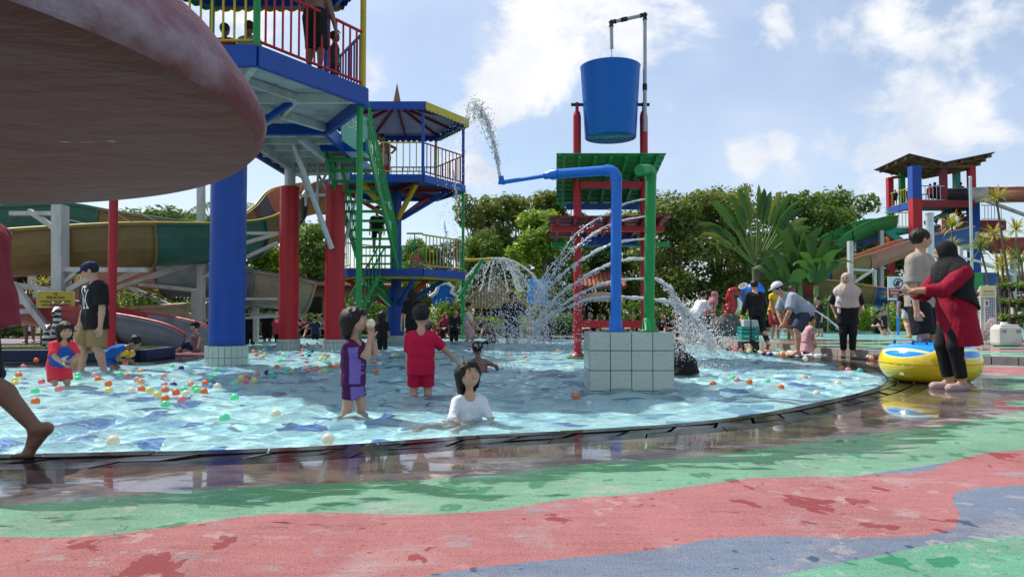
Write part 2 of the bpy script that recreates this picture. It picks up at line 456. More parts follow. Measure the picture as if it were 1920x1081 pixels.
def deck_mat():
    t = NT('painted_deck'); p = t.pos()
    wob = t.math('MULTIPLY', t.math('SUBTRACT', t.noise(p, 9, 4, .6), .5), .03)
    fuzz = t.math('MULTIPLY', t.math('SUBTRACT', t.noise(p, 60, 3, .6), .5), .012)
    wob = t.math('ADD', wob, fuzz)
    big = t.noise(p, .9, 4, .55); med = t.noise(p, 3.1, 5, .6); fine = t.noise(p, 55, 3, .7); grit = t.noise(p, 210, 2, .7)
    def inside(nm, w=.006): return t.mr(t.math('ADD', t.attr(nm), wob), -w, w, 1, 0)
    GRN, REDC, BLU = (.115, .31, .19), (.35, .105, .11), (.105, .155, .235)
    base = t.mix(t.mr(med, .38, .6), (.17, .15, .16), (.31, .28, .25))
    base = t.mix(t.mr(big, .5, .66, 0, .5), base, (.33, .14, .14))
    col = t.mix(inside('sg1'), base, GRN)
    # south of the red band the deck is blue, then green again
    south = t.math('MULTIPLY', t.mr(t.attr('sg1'), 0.0, .01), t.mr(t.attr('dpool'), 1.0, 1.05))
    # blue zone: what lies on the near side of the green band and is neither red nor green
    sepn = t.n('ShaderNodeSeparateXYZ'); t.l(p, sepn.inputs[0])
    line = t.math('SUBTRACT', sepn.outputs['Y'], t.math('MULTIPLY', sepn.outputs['X'], .42))
    col = t.mix(t.math('MULTIPLY', south, t.mr(line, 3.15, 3.2, 1, 0)), col, BLU)
    col = t.mix(inside('sg2'), col, (.075, .31, .19))
    col = t.mix(inside('sgf'), col, GRN); col = t.mix(inside('srf'), col, REDC)
    col = t.mix(inside('sred'), col, REDC)
    col = t.mix(inside('sisr'), col, REDC); col = t.mix(inside('sisl'), col, GRN)
    paintc = col
    # wear: old coats showing, bare grit, grime
    col = t.mix(t.math('MULTIPLY', t.mr(t.noise(p, 1.7, 6, .65, .6), .52, .66), .45), col, (.38, .34, .34))
    col = t.mix(t.math('MULTIPLY', t.mr(t.noise(t.scale(p, (1, 1, 1)), 2.6, 6, .7, .3), .57, .66), .5), col, (.20, .27, .31))
    col = t.mix(t.math('MULTIPLY', t.mr(t.noise(p, 1.1, 5, .6, .4), .45, .62), .45), col, t.mix(1.0, col, (.72, .55, .58), 'MULTIPLY'))
    col = t.mix(t.mr(grit, .46, .66, 0, .5), col, (.50, .46, .42))
    col = t.mix(t.mr(fine, .50, .70, 0, .5), col, (.10, .075, .075))
    flake = t.math('MULTIPLY', t.mr(t.noise(p, 6.5, 6, .7, .3), .575, .60), t.mr(t.noise(p, .9, 3, .5), .42, .58))
    col = t.mix(t.math('MULTIPLY', flake, .42), col, (.42, .37, .33))
    brush = t.noise(t.scale(p, (1, 5, 1)), 4.5, 4, .6, .4); col = t.mix(t.mr(brush, .35, .7, 0, .35), col, t.mix(1.0, col, (.62, .6, .6), 'MULTIPLY'))
    ck = t.n('ShaderNodeTexVoronoi'); ck.feature = 'DISTANCE_TO_EDGE'; wv_ = t.n('ShaderNodeVectorMath', operation='ADD'); t.l(p, wv_.inputs[0]); sv_ = t.n('ShaderNodeVectorMath', operation='SCALE'); t.l(t.noise(p, 2.5, 4, .6, 0, 'Color'), sv_.inputs[0]); sv_.inputs['Scale'].default_value = .5; t.l(sv_.outputs[0], wv_.inputs[1]); t.l(wv_.outputs[0], ck.inputs['Vector']); ck.inputs['Scale'].default_value = .55
    col = t.mix(t.math('MULTIPLY', t.mr(ck.outputs['Distance'], .0, .0045, 1, 0), t.mr(med, .45, .6, 0, .7)), col, (.09, .075, .07))
    # wetness: film near the pool breaking up into puddles, then splashes
    sm = t.scale(p, (.55, 1.5, 1))
    breakup = t.noise(sm, 3.2, 7, .66, .5)
    dp = t.attr('dpool')
    w1 = t.math('ADD', t.mr(dp, .40, 1.85, .92, -.28, smooth=False), t.math('MULTIPLY', t.math('SUBTRACT', breakup, .5), 2.0))
    wet = t.mr(w1, .10, .20)
    spl = t.noise(t.scale(p, (1.25, .95, 1)), 4.2, 3.0, .55, .2); spl2 = t.noise(p, 1.1, 2, .5)
    spots = t.mr(t.math('ADD', spl, t.math('MULTIPLY', spl2, .5)), .885, .90)
    drops = t.mr(t.noise(p, 15, 1.5, .5, .2), .715, .73)
    damp = t.math('MAXIMUM', spots, drops)
    gmn = t.n('ShaderNodeGamma'); t.l(t.mix(.35, paintc, col), gmn.inputs[0]); gmn.inputs[1].default_value = 1.8
    wetcol = t.mix(1.0, gmn.outputs[0], (1.0, 1.0, 1.0), 'MULTIPLY')
    wetgreen = t.mix(t.math('MULTIPLY', wet, .9), col, wetcol)
    gmd = t.n('ShaderNodeGamma'); t.l(t.mix(.2, paintc, col), gmd.inputs[0]); gmd.inputs[1].default_value = 1.42
    dampcol = t.mix(t.mr(fine, .5, .8, 0, .3), gmd.outputs[0], (.05, .03, .03))
    col2 = t.mix(t.math('MULTIPLY', t.math('MULTIPLY', damp, .92), t.math('SUBTRACT', 1., wet)), wetgreen, dampcol)
    film = t.mr(w1, .16, .5)
    rough = t.mix(film, t.mix(wet, t.mix(damp, (.88,) * 3, (.80,) * 3), (.30,) * 3), (.035,) * 3)
    bs = t.pbsdf(Base_Color=col2, Roughness=rough, Specular_IOR_Level=t.mr(film, 0, 1, .12, .5))
    dry = t.math('SUBTRACT', 1., film)
    h = t.math('MULTIPLY', t.math('ADD', grit, t.math('MULTIPLY', fine, .6)), dry)
    h = t.math('ADD', h, t.math('MULTIPLY', t.noise(p, 6, 3), t.math('MULTIPLY', film, .25)))
    t.l(t.bump(h, .55, .004), bs.inputs['Normal'])
    return t.done(bs)
DECK = deck_mat()
deck = link_mesh('deck', me, DECK); tag(deck, kind='structure')

# broad ground round the deck, out to the horizon
def grass_mat():
    t = NT('grassy_ground'); p = t.pos()
    c = t.mix(t.noise(p, .5, 5, .6), (.035, .07, .018), (.10, .10, .04))
    b = t.pbsdf(Base_Color=t.mix(t.mr(t.noise(p, 30, 3), .4, .7), c, (.06, .11, .025)), Roughness=.9)
    return t.done(b)
GRASS = grass_mat()
m = MB(); zz = -.02; Bg = 900
for (xa, xb, ya, yb) in ((-Bg, Bg, Y1 - .3, Bg), (-Bg, Bg, -Bg, Y0 + .3), (-Bg, X0 + .3, Y0 + .3, Y1 - .3), (X1 - .3, Bg, Y0 + .3, Y1 - .3)):
    m.quad((xa, ya, zz), (xb, ya, zz), (xb, yb, zz), (xa, yb, zz))
tag(m.build('ground', GRASS), kind='structure')

# ---- coping: dark wet stone strips and drain slabs laid round the pool
def cope_mat():
    t = NT('wet_dark_stone'); p = t.pos()
    n = t.noise(p, 3.5, 5, .6); f = t.noise(p, 40, 3, .6)
    c = t.mix(n, (.005, .005, .006), (.026, .022, .021)); c = t.mix(t.mr(f, .6, .8, 0, .5), c, (.10, .09, .08))
    b = t.pbsdf(Base_Color=c, Roughness=t.mr(n, .35, .7, .05, .22), Specular_IOR_Level=.5)
    t.l(t.bump(t.math('ADD', f, t.noise(p, 7, 2)), .25, .003), b.inputs['Normal']); return t.done(b)
COPEM = cope_mat()
bed_m = paint('dark_drain_channel', (.006, .006, .006), .3, .2)
N = len(pool)
m = MB(); vs = []; fs = []
for i in range(N):
    for d, z in ((0.0, FLOOR - .02), (0.0, -.055), (COPE, -.055), (COPE, 0.0)):
        q = pool[i] + pn[i] * d if d < COPE else pool[i] + pn[i] * COPE
        vs.append((q[0], q[1], z))
for i in range(N):
    j = (i + 1) % N
    for k in range(3): fs.append((i*4+k, i*4+k+1, j*4+k+1, j*4+k)[::-1])
m.add(vs, fs)
coping = m.build('pool_coping', bed_m); tag(coping, kind='structure')
cum = np.r_[0, np.cumsum(np.linalg.norm(np.diff(np.vstack([pool, pool[:1]]), axis=0), axis=1))]; Ltot = cum[-1]
def on_rim(s, d):
    s = s % Ltot; i = int(np.searchsorted(cum, s, 'right') - 1) % N; f = (s - cum[i]) / max(cum[i+1] - cum[i], 1e-9); j = (i + 1) % N
    p = pool[i] * (1 - f) + pool[j] * f; nn = pn[i] * (1 - f) + pn[j] * f; nn = nn / np.linalg.norm(nn)
    return p + nn * d
def strip_piece(s0, s1, d0, d1, skew, top, gap=.008):
    L = s1 - s0 - gap; k = max(2, int(L / .16) + 1); low = []; up = []
    for q in range(k + 1):
        s = s0 + gap / 2 + L * q / k
        low.append(on_rim(s, d0)); up.append(on_rim(s + skew, d1))
    poly = low + up[::-1]
    return poly, top
rc = random.Random(3)
def lay(d0, d1, step, skew, name, zj=.0015, gap=.01):
    s = 0.0
    while s < Ltot - .01:
        st = step * rc.uniform(.94, 1.06); e = min(s + st, Ltot)
        mid = on_rim((s + e) / 2, (d0 + d1) / 2)
        far = mid[1] > 12 or mid[0] < -5.5
        if far: e = min(s + 1.6, Ltot)
        poly, _ = strip_piece(s, e, d0, d1, 0 if far else skew, 0, gap)
        z1 = (-.006 if name == 'drain_slab' else -.003) + rc.uniform(-zj, zj)
        m = MB(); ins = np.array(poly)
        k = len(poly); n2 = k // 2
        tl_ = [rc.uniform(-1, 1) * zj * 1.3 for _ in range(4)]; kq = len(poly) // 2
        def ztop(i):
            a_i = i if i < kq else 2 * kq - 1 - i; f_ = a_i / max(kq - 1, 1); return z1 + (tl_[0] * (1 - f_) + tl_[1] * f_ if i < kq else tl_[2] * (1 - f_) + tl_[3] * f_)
        vs = [(q[0], q[1], -.054) for q in poly] + [(q[0], q[1], ztop(i)) for i, q in enumerate(poly)]
        fs = [(i, (i+1) % k, k + (i+1) % k, k + i)[::-1] for i in range(k)]
        fs += [(k + i, k + i + 1, 2*k - 2 - i, 2*k - 1 - i)[::-1] for i in range(n2 - 1)]
        m.add(vs, fs); m.build(name, COPEM, coping)
        s = e
lay(-.012, .10, .62, 0.0, 'edge_stone')
lay(.124, .266, .38, -.16, 'drain_slab', .0045, .038)
lay(.290, .450, .62, -.1, 'border_stone', .0015, .012)

# ---- pool floor and water
def floor_mat():
    t = NT('pool_mosaic'); p = t.pos()
    wv = t.n('ShaderNodeVectorMath', operation='ADD'); t.l(p, wv.inputs[0])
    wv2 = t.n('ShaderNodeVectorMath', operation='SCALE'); t.l(t.noise(p, 2.2, 3, .5, 0, 'Color'), wv2.inputs[0]); wv2.inputs['Scale'].default_value = .35
    t.l(wv2.outputs[0], wv.inputs[1])
    vo = t.n('ShaderNodeTexVoronoi'); vo.feature = 'F1'; t.l(t.scale(wv.outputs[0], (1, 1, 0)), vo.inputs['Vector']); vo.inputs['Scale'].default_value = 3.5
    s = t.n('ShaderNodeSeparateColor'); t.l(vo.outputs['Color'], s.inputs[0]); r = s.outputs[0]
    col = t.mix(t.mr(s.outputs[1], .2, .8), (.72, .94, .95), (.56, .87, .92))
    col = t.mix(t.mr(r, .78, .79), col, (.22, .45, .62)); col = t.mix(t.mr(r, .885, .895), col, (.015, .09, .38))
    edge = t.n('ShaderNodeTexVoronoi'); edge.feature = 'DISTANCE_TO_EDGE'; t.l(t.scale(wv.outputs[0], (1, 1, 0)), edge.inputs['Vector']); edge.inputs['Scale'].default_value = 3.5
    col = t.mix(t.mr(edge.outputs['Distance'], .0, .035, .9, 0), col, (.88, .95, .94))  # pale mosaic joints, brightened in the colour to imitate caustic light lines
    small = t.n('ShaderNodeTexVoronoi'); t.l(t.scale(p, (1, 1, 0)), small.inputs['Vector']); small.inputs['Scale'].default_value = 17
    s2 = t.n('ShaderNodeSeparateColor'); t.l(small.outputs['Color'], s2.inputs[0])
    col = t.mix(t.mr(s2.outputs[0], .0, 1., 0, .30, False), col, (.30, .55, .66))
    return t.done(t.pbsdf(Base_Color=col, Roughness=.5))
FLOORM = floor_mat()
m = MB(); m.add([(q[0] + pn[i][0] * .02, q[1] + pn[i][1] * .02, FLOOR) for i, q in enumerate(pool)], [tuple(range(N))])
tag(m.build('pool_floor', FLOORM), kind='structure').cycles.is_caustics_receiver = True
def water_mat(name='pool_water', tint=(.87, .99, .995), amp=1.0):
    t = NT(name); p = t.pos()
    a = t.noise(t.scale(p, (.8, 1.15, 1)), 2.6, 4, .55, .6); b_ = t.noise(p, 9, 4, .55, .8); c = t.noise(p, 34, 3, .6, .3)
    h = t.math('ADD', t.math('ADD', t.math('MULTIPLY', a, 1.0), t.math('MULTIPLY', b_, .55)), t.math('MULTIPLY', c, .11))
    n = t.bump(h, 1.0, .05 * amp)
    fr = t.n('ShaderNodeFresnel'); fr.inputs['IOR'].default_value = 1.33; t.l(n, fr.inputs['Normal'])
    tr = t.n('ShaderNodeBsdfRefraction'); tr.inputs[0].default_value = (*tint, 1); tr.inputs['IOR'].default_value = 1.33; tr.inputs['Roughness'].default_value = 0.0
    gl = t.n('ShaderNodeBsdfGlossy'); gl.inputs['Roughness'].default_value = .03; t.l(n, gl.inputs['Normal']); gl.inputs[0].default_value = (1, 1, 1, 1)
    # a little light scattered back by churned, bubbly water
    df = t.n('ShaderNodeBsdfDiffuse'); df.inputs[0].default_value = (.60, .86, .90, 1); t.l(n, df.inputs['Normal'])
    m0 = t.n('ShaderNodeMixShader'); m0.inputs[0].default_value = .05; t.l(tr.outputs[0], m0.inputs[1]); t.l(df.outputs[0], m0.inputs[2])
    mx = t.n('ShaderNodeMixShader'); t.l(t.math('MULTIPLY', fr.outputs[0], .8), mx.inputs[0]); t.l(m0.outputs[0], mx.inputs[1]); t.l(gl.outputs[0], mx.inputs[2])
    return t.done(mx.outputs[0])
WATERM = water_mat()
# choppy surface: real wavelets, a dense grid clipped to the basin
wxs = np.arange(-11.2, 5.6, .05); wys = [3.9]
while wys[-1] < 24.8: wys.append(wys[-1] + .026 + .0030 * (wys[-1] - 3.9))
WX, WY = np.meshgrid(wxs, np.array(wys)); wp = np.stack([WX.ravel(), WY.ravel()], 1); wz = np.zeros(len(wp)); gw = np.random.default_rng(21)
for k in range(46):
    lam = .12 + .44 * gw.uniform(0, 1) ** 1.7; an = gw.uniform(0, 2 * np.pi); sl = .050 * gw.uniform(.5, 1.2); kx, ky = 2 * np.pi / lam * np.cos(an), 2 * np.pi / lam * np.sin(an)
    wz += sl * lam / (2 * np.pi) * np.sin(wp[:, 0] * kx + wp[:, 1] * ky + gw.uniform(0, 6.28) + .6 * np.sin(wp[:, 0] * 1.3 + k) + .6 * np.sin(wp[:, 1] * 1.1 + 2 * k))
calm = .75 + .45 * np.sin(wp[:, 0] * .9 + 1.2 * np.sin(wp[:, 1] * .5)) * np.sin(wp[:, 1] * .7 + 1)
calm = calm + .9 * np.exp(-((wp[:, 0] - .2) ** 2 + (wp[:, 1] - 9.2) ** 2) / 3.0)
wz = np.clip(wz * calm, -.03, .03); ii, jj = np.meshgrid(np.arange(len(wys) - 1), np.arange(len(wxs) - 1), indexing='ij'); a_ = (ii * len(wxs) + jj).ravel(); wq = np.stack([a_, a_ + 1, a_ + 1 + len(wxs), a_ + len(wxs)], 1)
cell_sd = poly_sd(wp[wq].mean(1), pool[::2]); wq = wq[cell_sd < .045]; used = np.unique(wq); remap = np.full(len(wp), -1); remap[used] = np.arange(len(used))
tag(link_mesh('pool_water', np_mesh('pool_water', np.column_stack([wp[used], WATER + wz[used]]), remap[wq], True), WATERM), kind='structure').cycles.is_caustics_caster = True

# ---- raised deck and the second pool at the right rear
rfront = resample(catmull(np.array([(16, 8.6), (9.5, 10.5), (7.7, 11.35), (6.7, 12.5), (6.05, 14.5), (5.8, 17), (5.7, 20.5)]), 8, False), .35, False)
rpoly = [tuple(q) for q in rfront] + [(5.7, 44), (40, 44), (40, 8.6)]
me2 = MB().prism(rpoly, -.01, .13)
rd = me2.build('raised_deck', None); tag(rd, kind='structure')
def rdeck_mat():
    t = NT('raised_deck_paint'); p = t.pos(); n = t.noise(p, .55, 3, .5, .8); f = t.noise(p, 50, 3)
    c = t.mix(t.mr(n, .46, .475), (.135, .36, .23), (.36, .15, .15)); c = t.mix(t.mr(n, .57, .585), c, (.20, .22, .28))
    c = t.mix(t.mr(f, .5, .75, 0, .4), c, (.4, .38, .36))
    w = t.mr(t.noise(t.scale(p, (.6, 1.4, 1)), 1.4, 5, .6), .45, .52)
    c = t.mix(w, c, t.mix(1.0, c, (.4, .38, .38), 'MULTIPLY'))
    return t.done(t.pbsdf(Base_Color=c, Roughness=t.mr(w, 0, 1, .7, .08)))
rd.data.materials.append(rdeck_mat())
blk = paint('stained_kerb_concrete', (.34, .33, .29), .8, .7, (.09, .09, .08), sc=5, streak=True)
for i in range(len(rfront) - 1):
    a, b = rfront[i], rfront[i+1]; nn = np.array([(b-a)[1], -(b-a)[0]]); nn /= np.linalg.norm(nn)
    if nn @ (np.array([0, 0]) - a) < 0: nn = -nn
    e = (b - a) / np.linalg.norm(b - a) * .006
    q = [a + e, b - e, b - e + nn * .05, a + e + nn * .05]
    MB().prism([tuple(x) for x in (q if np.cross(q[1]-q[0], q[2]-q[1]) > 0 else q[::-1])], 0.002, .135 + random.uniform(-.004, .004)).build('kerb_block', blk, rd)
m = MB(); q2 = resample(catmull(np.array([(6.4, 19.5), (11, 18.2), (17, 17.3), (26, 17), (34, 20), (34, 30), (20, 31.5), (9, 31), (6.6, 26)]), 8), .4)
m.add([(q[0], q[1], .136) for q in q2], [tuple(range(len(q2)))])
t2 = NT('shallow_turquoise'); pp = t2.pos(); bb = t2.pbsdf(Base_Color=t2.mix(t2.noise(pp, 2, 3), (.22, .62, .60), (.40, .75, .72)), Roughness=.12)
t2.l(t2.bump(t2.noise(pp, 6, 4, .6, .5), .8, .03), bb.inputs['Normal'])
o = m.build('shallow_pool_water', t2.done(bb)); tag(o, kind='structure')

# ---- left bank: deck planter with grass and blue kerb
tag_pl = empty('grass_planter', (-8.2, 12.9, 0), 'raised planter of short grass behind a dark blue kerb', 'planter')
MB().cbox((-8.7, 12.35, .095), (4.8, .16, .19), .012).build('kerb', paint('navy_kerb', (.010, .02, .07), .5, .5), tag_pl)
MB().cbox((-8.7, 13.55, .095), (4.8, .16, .19), .012).build('kerb', MATS['navy_kerb'], tag_pl)
MB().cbox((-6.22, 12.95, .094), (.16, 1.04, .19), .012).build('kerb', MATS['navy_kerb'], tag_pl)
MB().box((-8.7, 12.95, .08), (4.7, 1.03, .15)).build('soil', paint('soil', (.08, .06, .04), .95, .4), tag_pl)
rng = np.random.default_rng(5); n = 9000
bx = rng.uniform(-11.0, -6.35, n); by = rng.uniform(12.45, 13.46, n); an = rng.uniform(0, 2*np.pi, n); hh = rng.uniform(.03, .085, n); wv = .006
ln = rng.normal(0, .025, (n, 2))
V = np.stack([np.column_stack([bx - wv*np.cos(an), by - wv*np.sin(an), np.full(n, .153)]), np.column_stack([bx + wv*np.cos(an), by + wv*np.sin(an), np.full(n, .153)]), np.column_stack([bx + ln[:, 0], by + ln[:, 1], .153 + hh])], 1).reshape(-1, 3)
gmat = NT('grass_blades'); gb = gmat.pbsdf(Base_Color=gmat.mix(gmat.noise(gmat.pos(), 3, 3), (.10, .19, .02), (.26, .30, .04)), Roughness=.7)
gm = gmat.done(gb)
go = link_mesh('grass', np_mesh('grass', V - np.array(tag_pl.location), np.arange(3*n).reshape(-1, 3)), gm, tag_pl); go['kind'] = 'stuff'
# ------------------------------------------------------------------ people: blended-field bodies meshed with surface nets
def V3(*a): return np.array(a, float)
def unit(v): return v / max(np.linalg.norm(v), 1e-9)
class Field:
    def __init__(s): s.p = []
    def rc(s, a, b, ra, rb, k=.02, clip=None, sub=False):
        s.p.append(('rc', np.array(a, float), np.array(b, float), ra, rb, k, clip, sub)); return s
    def el(s, c, r, M=None, k=.02, clip=None, sub=False):
        s.p.append(('el', np.array(c, float), np.array(r, float), np.eye(3) if M is None else M, None, k, clip, sub)); return s
    def mesh(s, h):
        lo = np.full(3, 1e9); hi = -lo
        for q in s.p:
            if q[7]: continue
            if q[0] == 'rc': m = max(q[3], q[4]); lo = np.minimum(lo, np.minimum(q[1], q[2]) - m); hi = np.maximum(hi, np.maximum(q[1], q[2]) + m)
            else: m = q[2].max(); lo = np.minimum(lo, q[1] - m); hi = np.maximum(hi, q[1] + m)
        lo -= 3 * h; hi += 3 * h; n = np.ceil((hi - lo) / h).astype(int) + 1
        V = np.full(n, 1.0, np.float32)
        ax = [(lo[i] + h * np.arange(n[i])).astype(np.float32) for i in range(3)]
        for q in s.p:
            k = q[5]; mar = k + 2.5 * h
            if q[0] == 'rc': m = max(q[3], q[4]); l = np.minimum(q[1], q[2]) - m - mar; u = np.maximum(q[1], q[2]) + m + mar
            else: m = q[2].max(); l = q[1] - m - mar; u = q[1] + m + mar
            i0 = np.clip(np.floor((l - lo) / h).astype(int), 0, n); i1 = np.clip(np.ceil((u - lo) / h).astype(int) + 1, 0, n)
            if (i1 <= i0).any(): continue
            X = ax[0][i0[0]:i1[0], None, None]; Y = ax[1][None, i0[1]:i1[1], None]; Z = ax[2][None, None, i0[2]:i1[2]]
            if q[0] == 'rc':
                a, b = q[1], q[2]; e = b - a; ee = max(e @ e, 1e-10)
                t = np.clip(((X - a[0]) * e[0] + (Y - a[1]) * e[1] + (Z - a[2]) * e[2]) / ee, 0, 1)
                d = np.sqrt((X - a[0] - t * e[0]) ** 2 + (Y - a[1] - t * e[1]) ** 2 + (Z - a[2] - t * e[2]) ** 2) - (q[3] + (q[4] - q[3]) * t)
            else:
                c, r, M = q[1], q[2], q[3]; x, y, z = X - c[0], Y - c[1], Z - c[2]
                l0 = x * M[0, 0] + y * M[1, 0] + z * M[2, 0]; l1 = x * M[0, 1] + y * M[1, 1] + z * M[2, 1]; l2 = x * M[0, 2] + y * M[1, 2] + z * M[2, 2]
                k0 = np.sqrt((l0 / r[0]) ** 2 + (l1 / r[1]) ** 2 + (l2 / r[2]) ** 2); k1 = np.sqrt((l0 / r[0]**2) ** 2 + (l1 / r[1]**2) ** 2 + (l2 / r[2]**2) ** 2)
                d = k0 * (k0 - 1) / np.maximum(k1, 1e-6)
            if q[6] is not None:
                for (cp, cn) in q[6]: d = np.maximum(d, (X - cp[0]) * cn[0] + (Y - cp[1]) * cn[1] + (Z - cp[2]) * cn[2])
            A = V[i0[0]:i1[0], i0[1]:i1[1], i0[2]:i1[2]]
            if q[7]:
                d = -d; hh = np.maximum(k - np.abs(A - d), 0) / k; V[i0[0]:i1[0], i0[1]:i1[1], i0[2]:i1[2]] = np.maximum(A, d) + hh * hh * k * .25
            else:
                hh = np.maximum(k - np.abs(A - d), 0) / k; V[i0[0]:i1[0], i0[1]:i1[1], i0[2]:i1[2]] = np.minimum(A, d) - hh * hh * k * .25
        return surfnets(V, lo, h)
def surfnets(V, lo, h):
    s = V < 0
    c = np.zeros(tuple(np.array(V.shape) - 1), np.int8)
    for i in (0, 1):
        for j in (0, 1):
            for k in (0, 1): c += s[i:s.shape[0]-1+i, j:s.shape[1]-1+j, k:s.shape[2]-1+k]
    cells = np.argwhere((c > 0) & (c < 8)); idx = np.full(c.shape, -1, np.int32); idx[tuple(cells.T)] = np.arange(len(cells))
    acc = np.zeros((len(cells), 3)); cnt = np.zeros(len(cells)); cs = [(i, j, k) for i in (0, 1) for j in (0, 1) for k in (0, 1)]
    val = {q: V[cells[:, 0] + q[0], cells[:, 1] + q[1], cells[:, 2] + q[2]].astype(float) for q in cs}
    for q in cs:
        for axn in range(3):
            if q[axn]: continue
            r = list(q); r[axn] = 1; r = tuple(r); va, vb = val[q], val[r]; x = (va < 0) != (vb < 0)
            t = np.where(x, va / np.where(x, va - vb, 1), 0); pt = np.tile(np.array(q, float), (len(cells), 1)); pt[:, axn] += t
            acc[x] += pt[x]; cnt[x] += 1
    P = lo + h * (cells + acc / cnt[:, None]); quads = []
    for axn in range(3):
        a = [slice(None)] * 3; b = [slice(None)] * 3; a[axn] = slice(0, -1); b[axn] = slice(1, None)
        sa, sb = s[tuple(a)], s[tuple(b)]; e = np.argwhere(sa != sb); o1, o2 = [(1, 2), (2, 0), (0, 1)][axn]
        e = e[(e[:, o1] > 0) & (e[:, o2] > 0) & (e[:, o1] < c.shape[o1]) & (e[:, o2] < c.shape[o2])]
        if not len(e): continue
        def cell(d1, d2):
            q = e.copy(); q[:, o1] += d1; q[:, o2] += d2; return idx[q[:, 0], q[:, 1], q[:, 2]]
        Q = np.stack([cell(-1, -1), cell(0, -1), cell(0, 0), cell(-1, 0)], 1); ins = sa[e[:, 0], e[:, 1], e[:, 2]]
        Q[~ins] = Q[~ins][:, ::-1]; quads.append(Q)
    return P, np.vstack(quads)
def fobj(name, fld, h, mat, parent):
    P, Q = fld.mesh(h); return link_mesh(name, np_mesh(name, P, Q, True), mat, parent)
def ik(a, t, l1, l2, pole):
    d = t - a; L = min(np.linalg.norm(d), (l1 + l2) * .998); d = unit(d); t = a + d * L
    x = (l1*l1 - l2*l2 + L*L) / (2 * L); y = math.sqrt(max(l1*l1 - x*x, 0)); p = pole - d * (pole @ d)
    return a + d * x + unit(p) * y, t
def rotv(v, axis, ang):
    axis = unit(axis); c, s_ = math.cos(ang), math.sin(ang)
    return v * c + np.cross(axis, v) * s_ + axis * (axis @ v) * (1 - c)
EYEW = paint('eye_white', (.75, .72, .70), .25, .05); EYED = paint('eye_dark', (.012, .008, .006), .2, .0); LIP = paint('lip_skin', (.30, .09, .08), .5, .1)
BROW = paint('brow_hair', (.02, .013, .01), .7, .1)

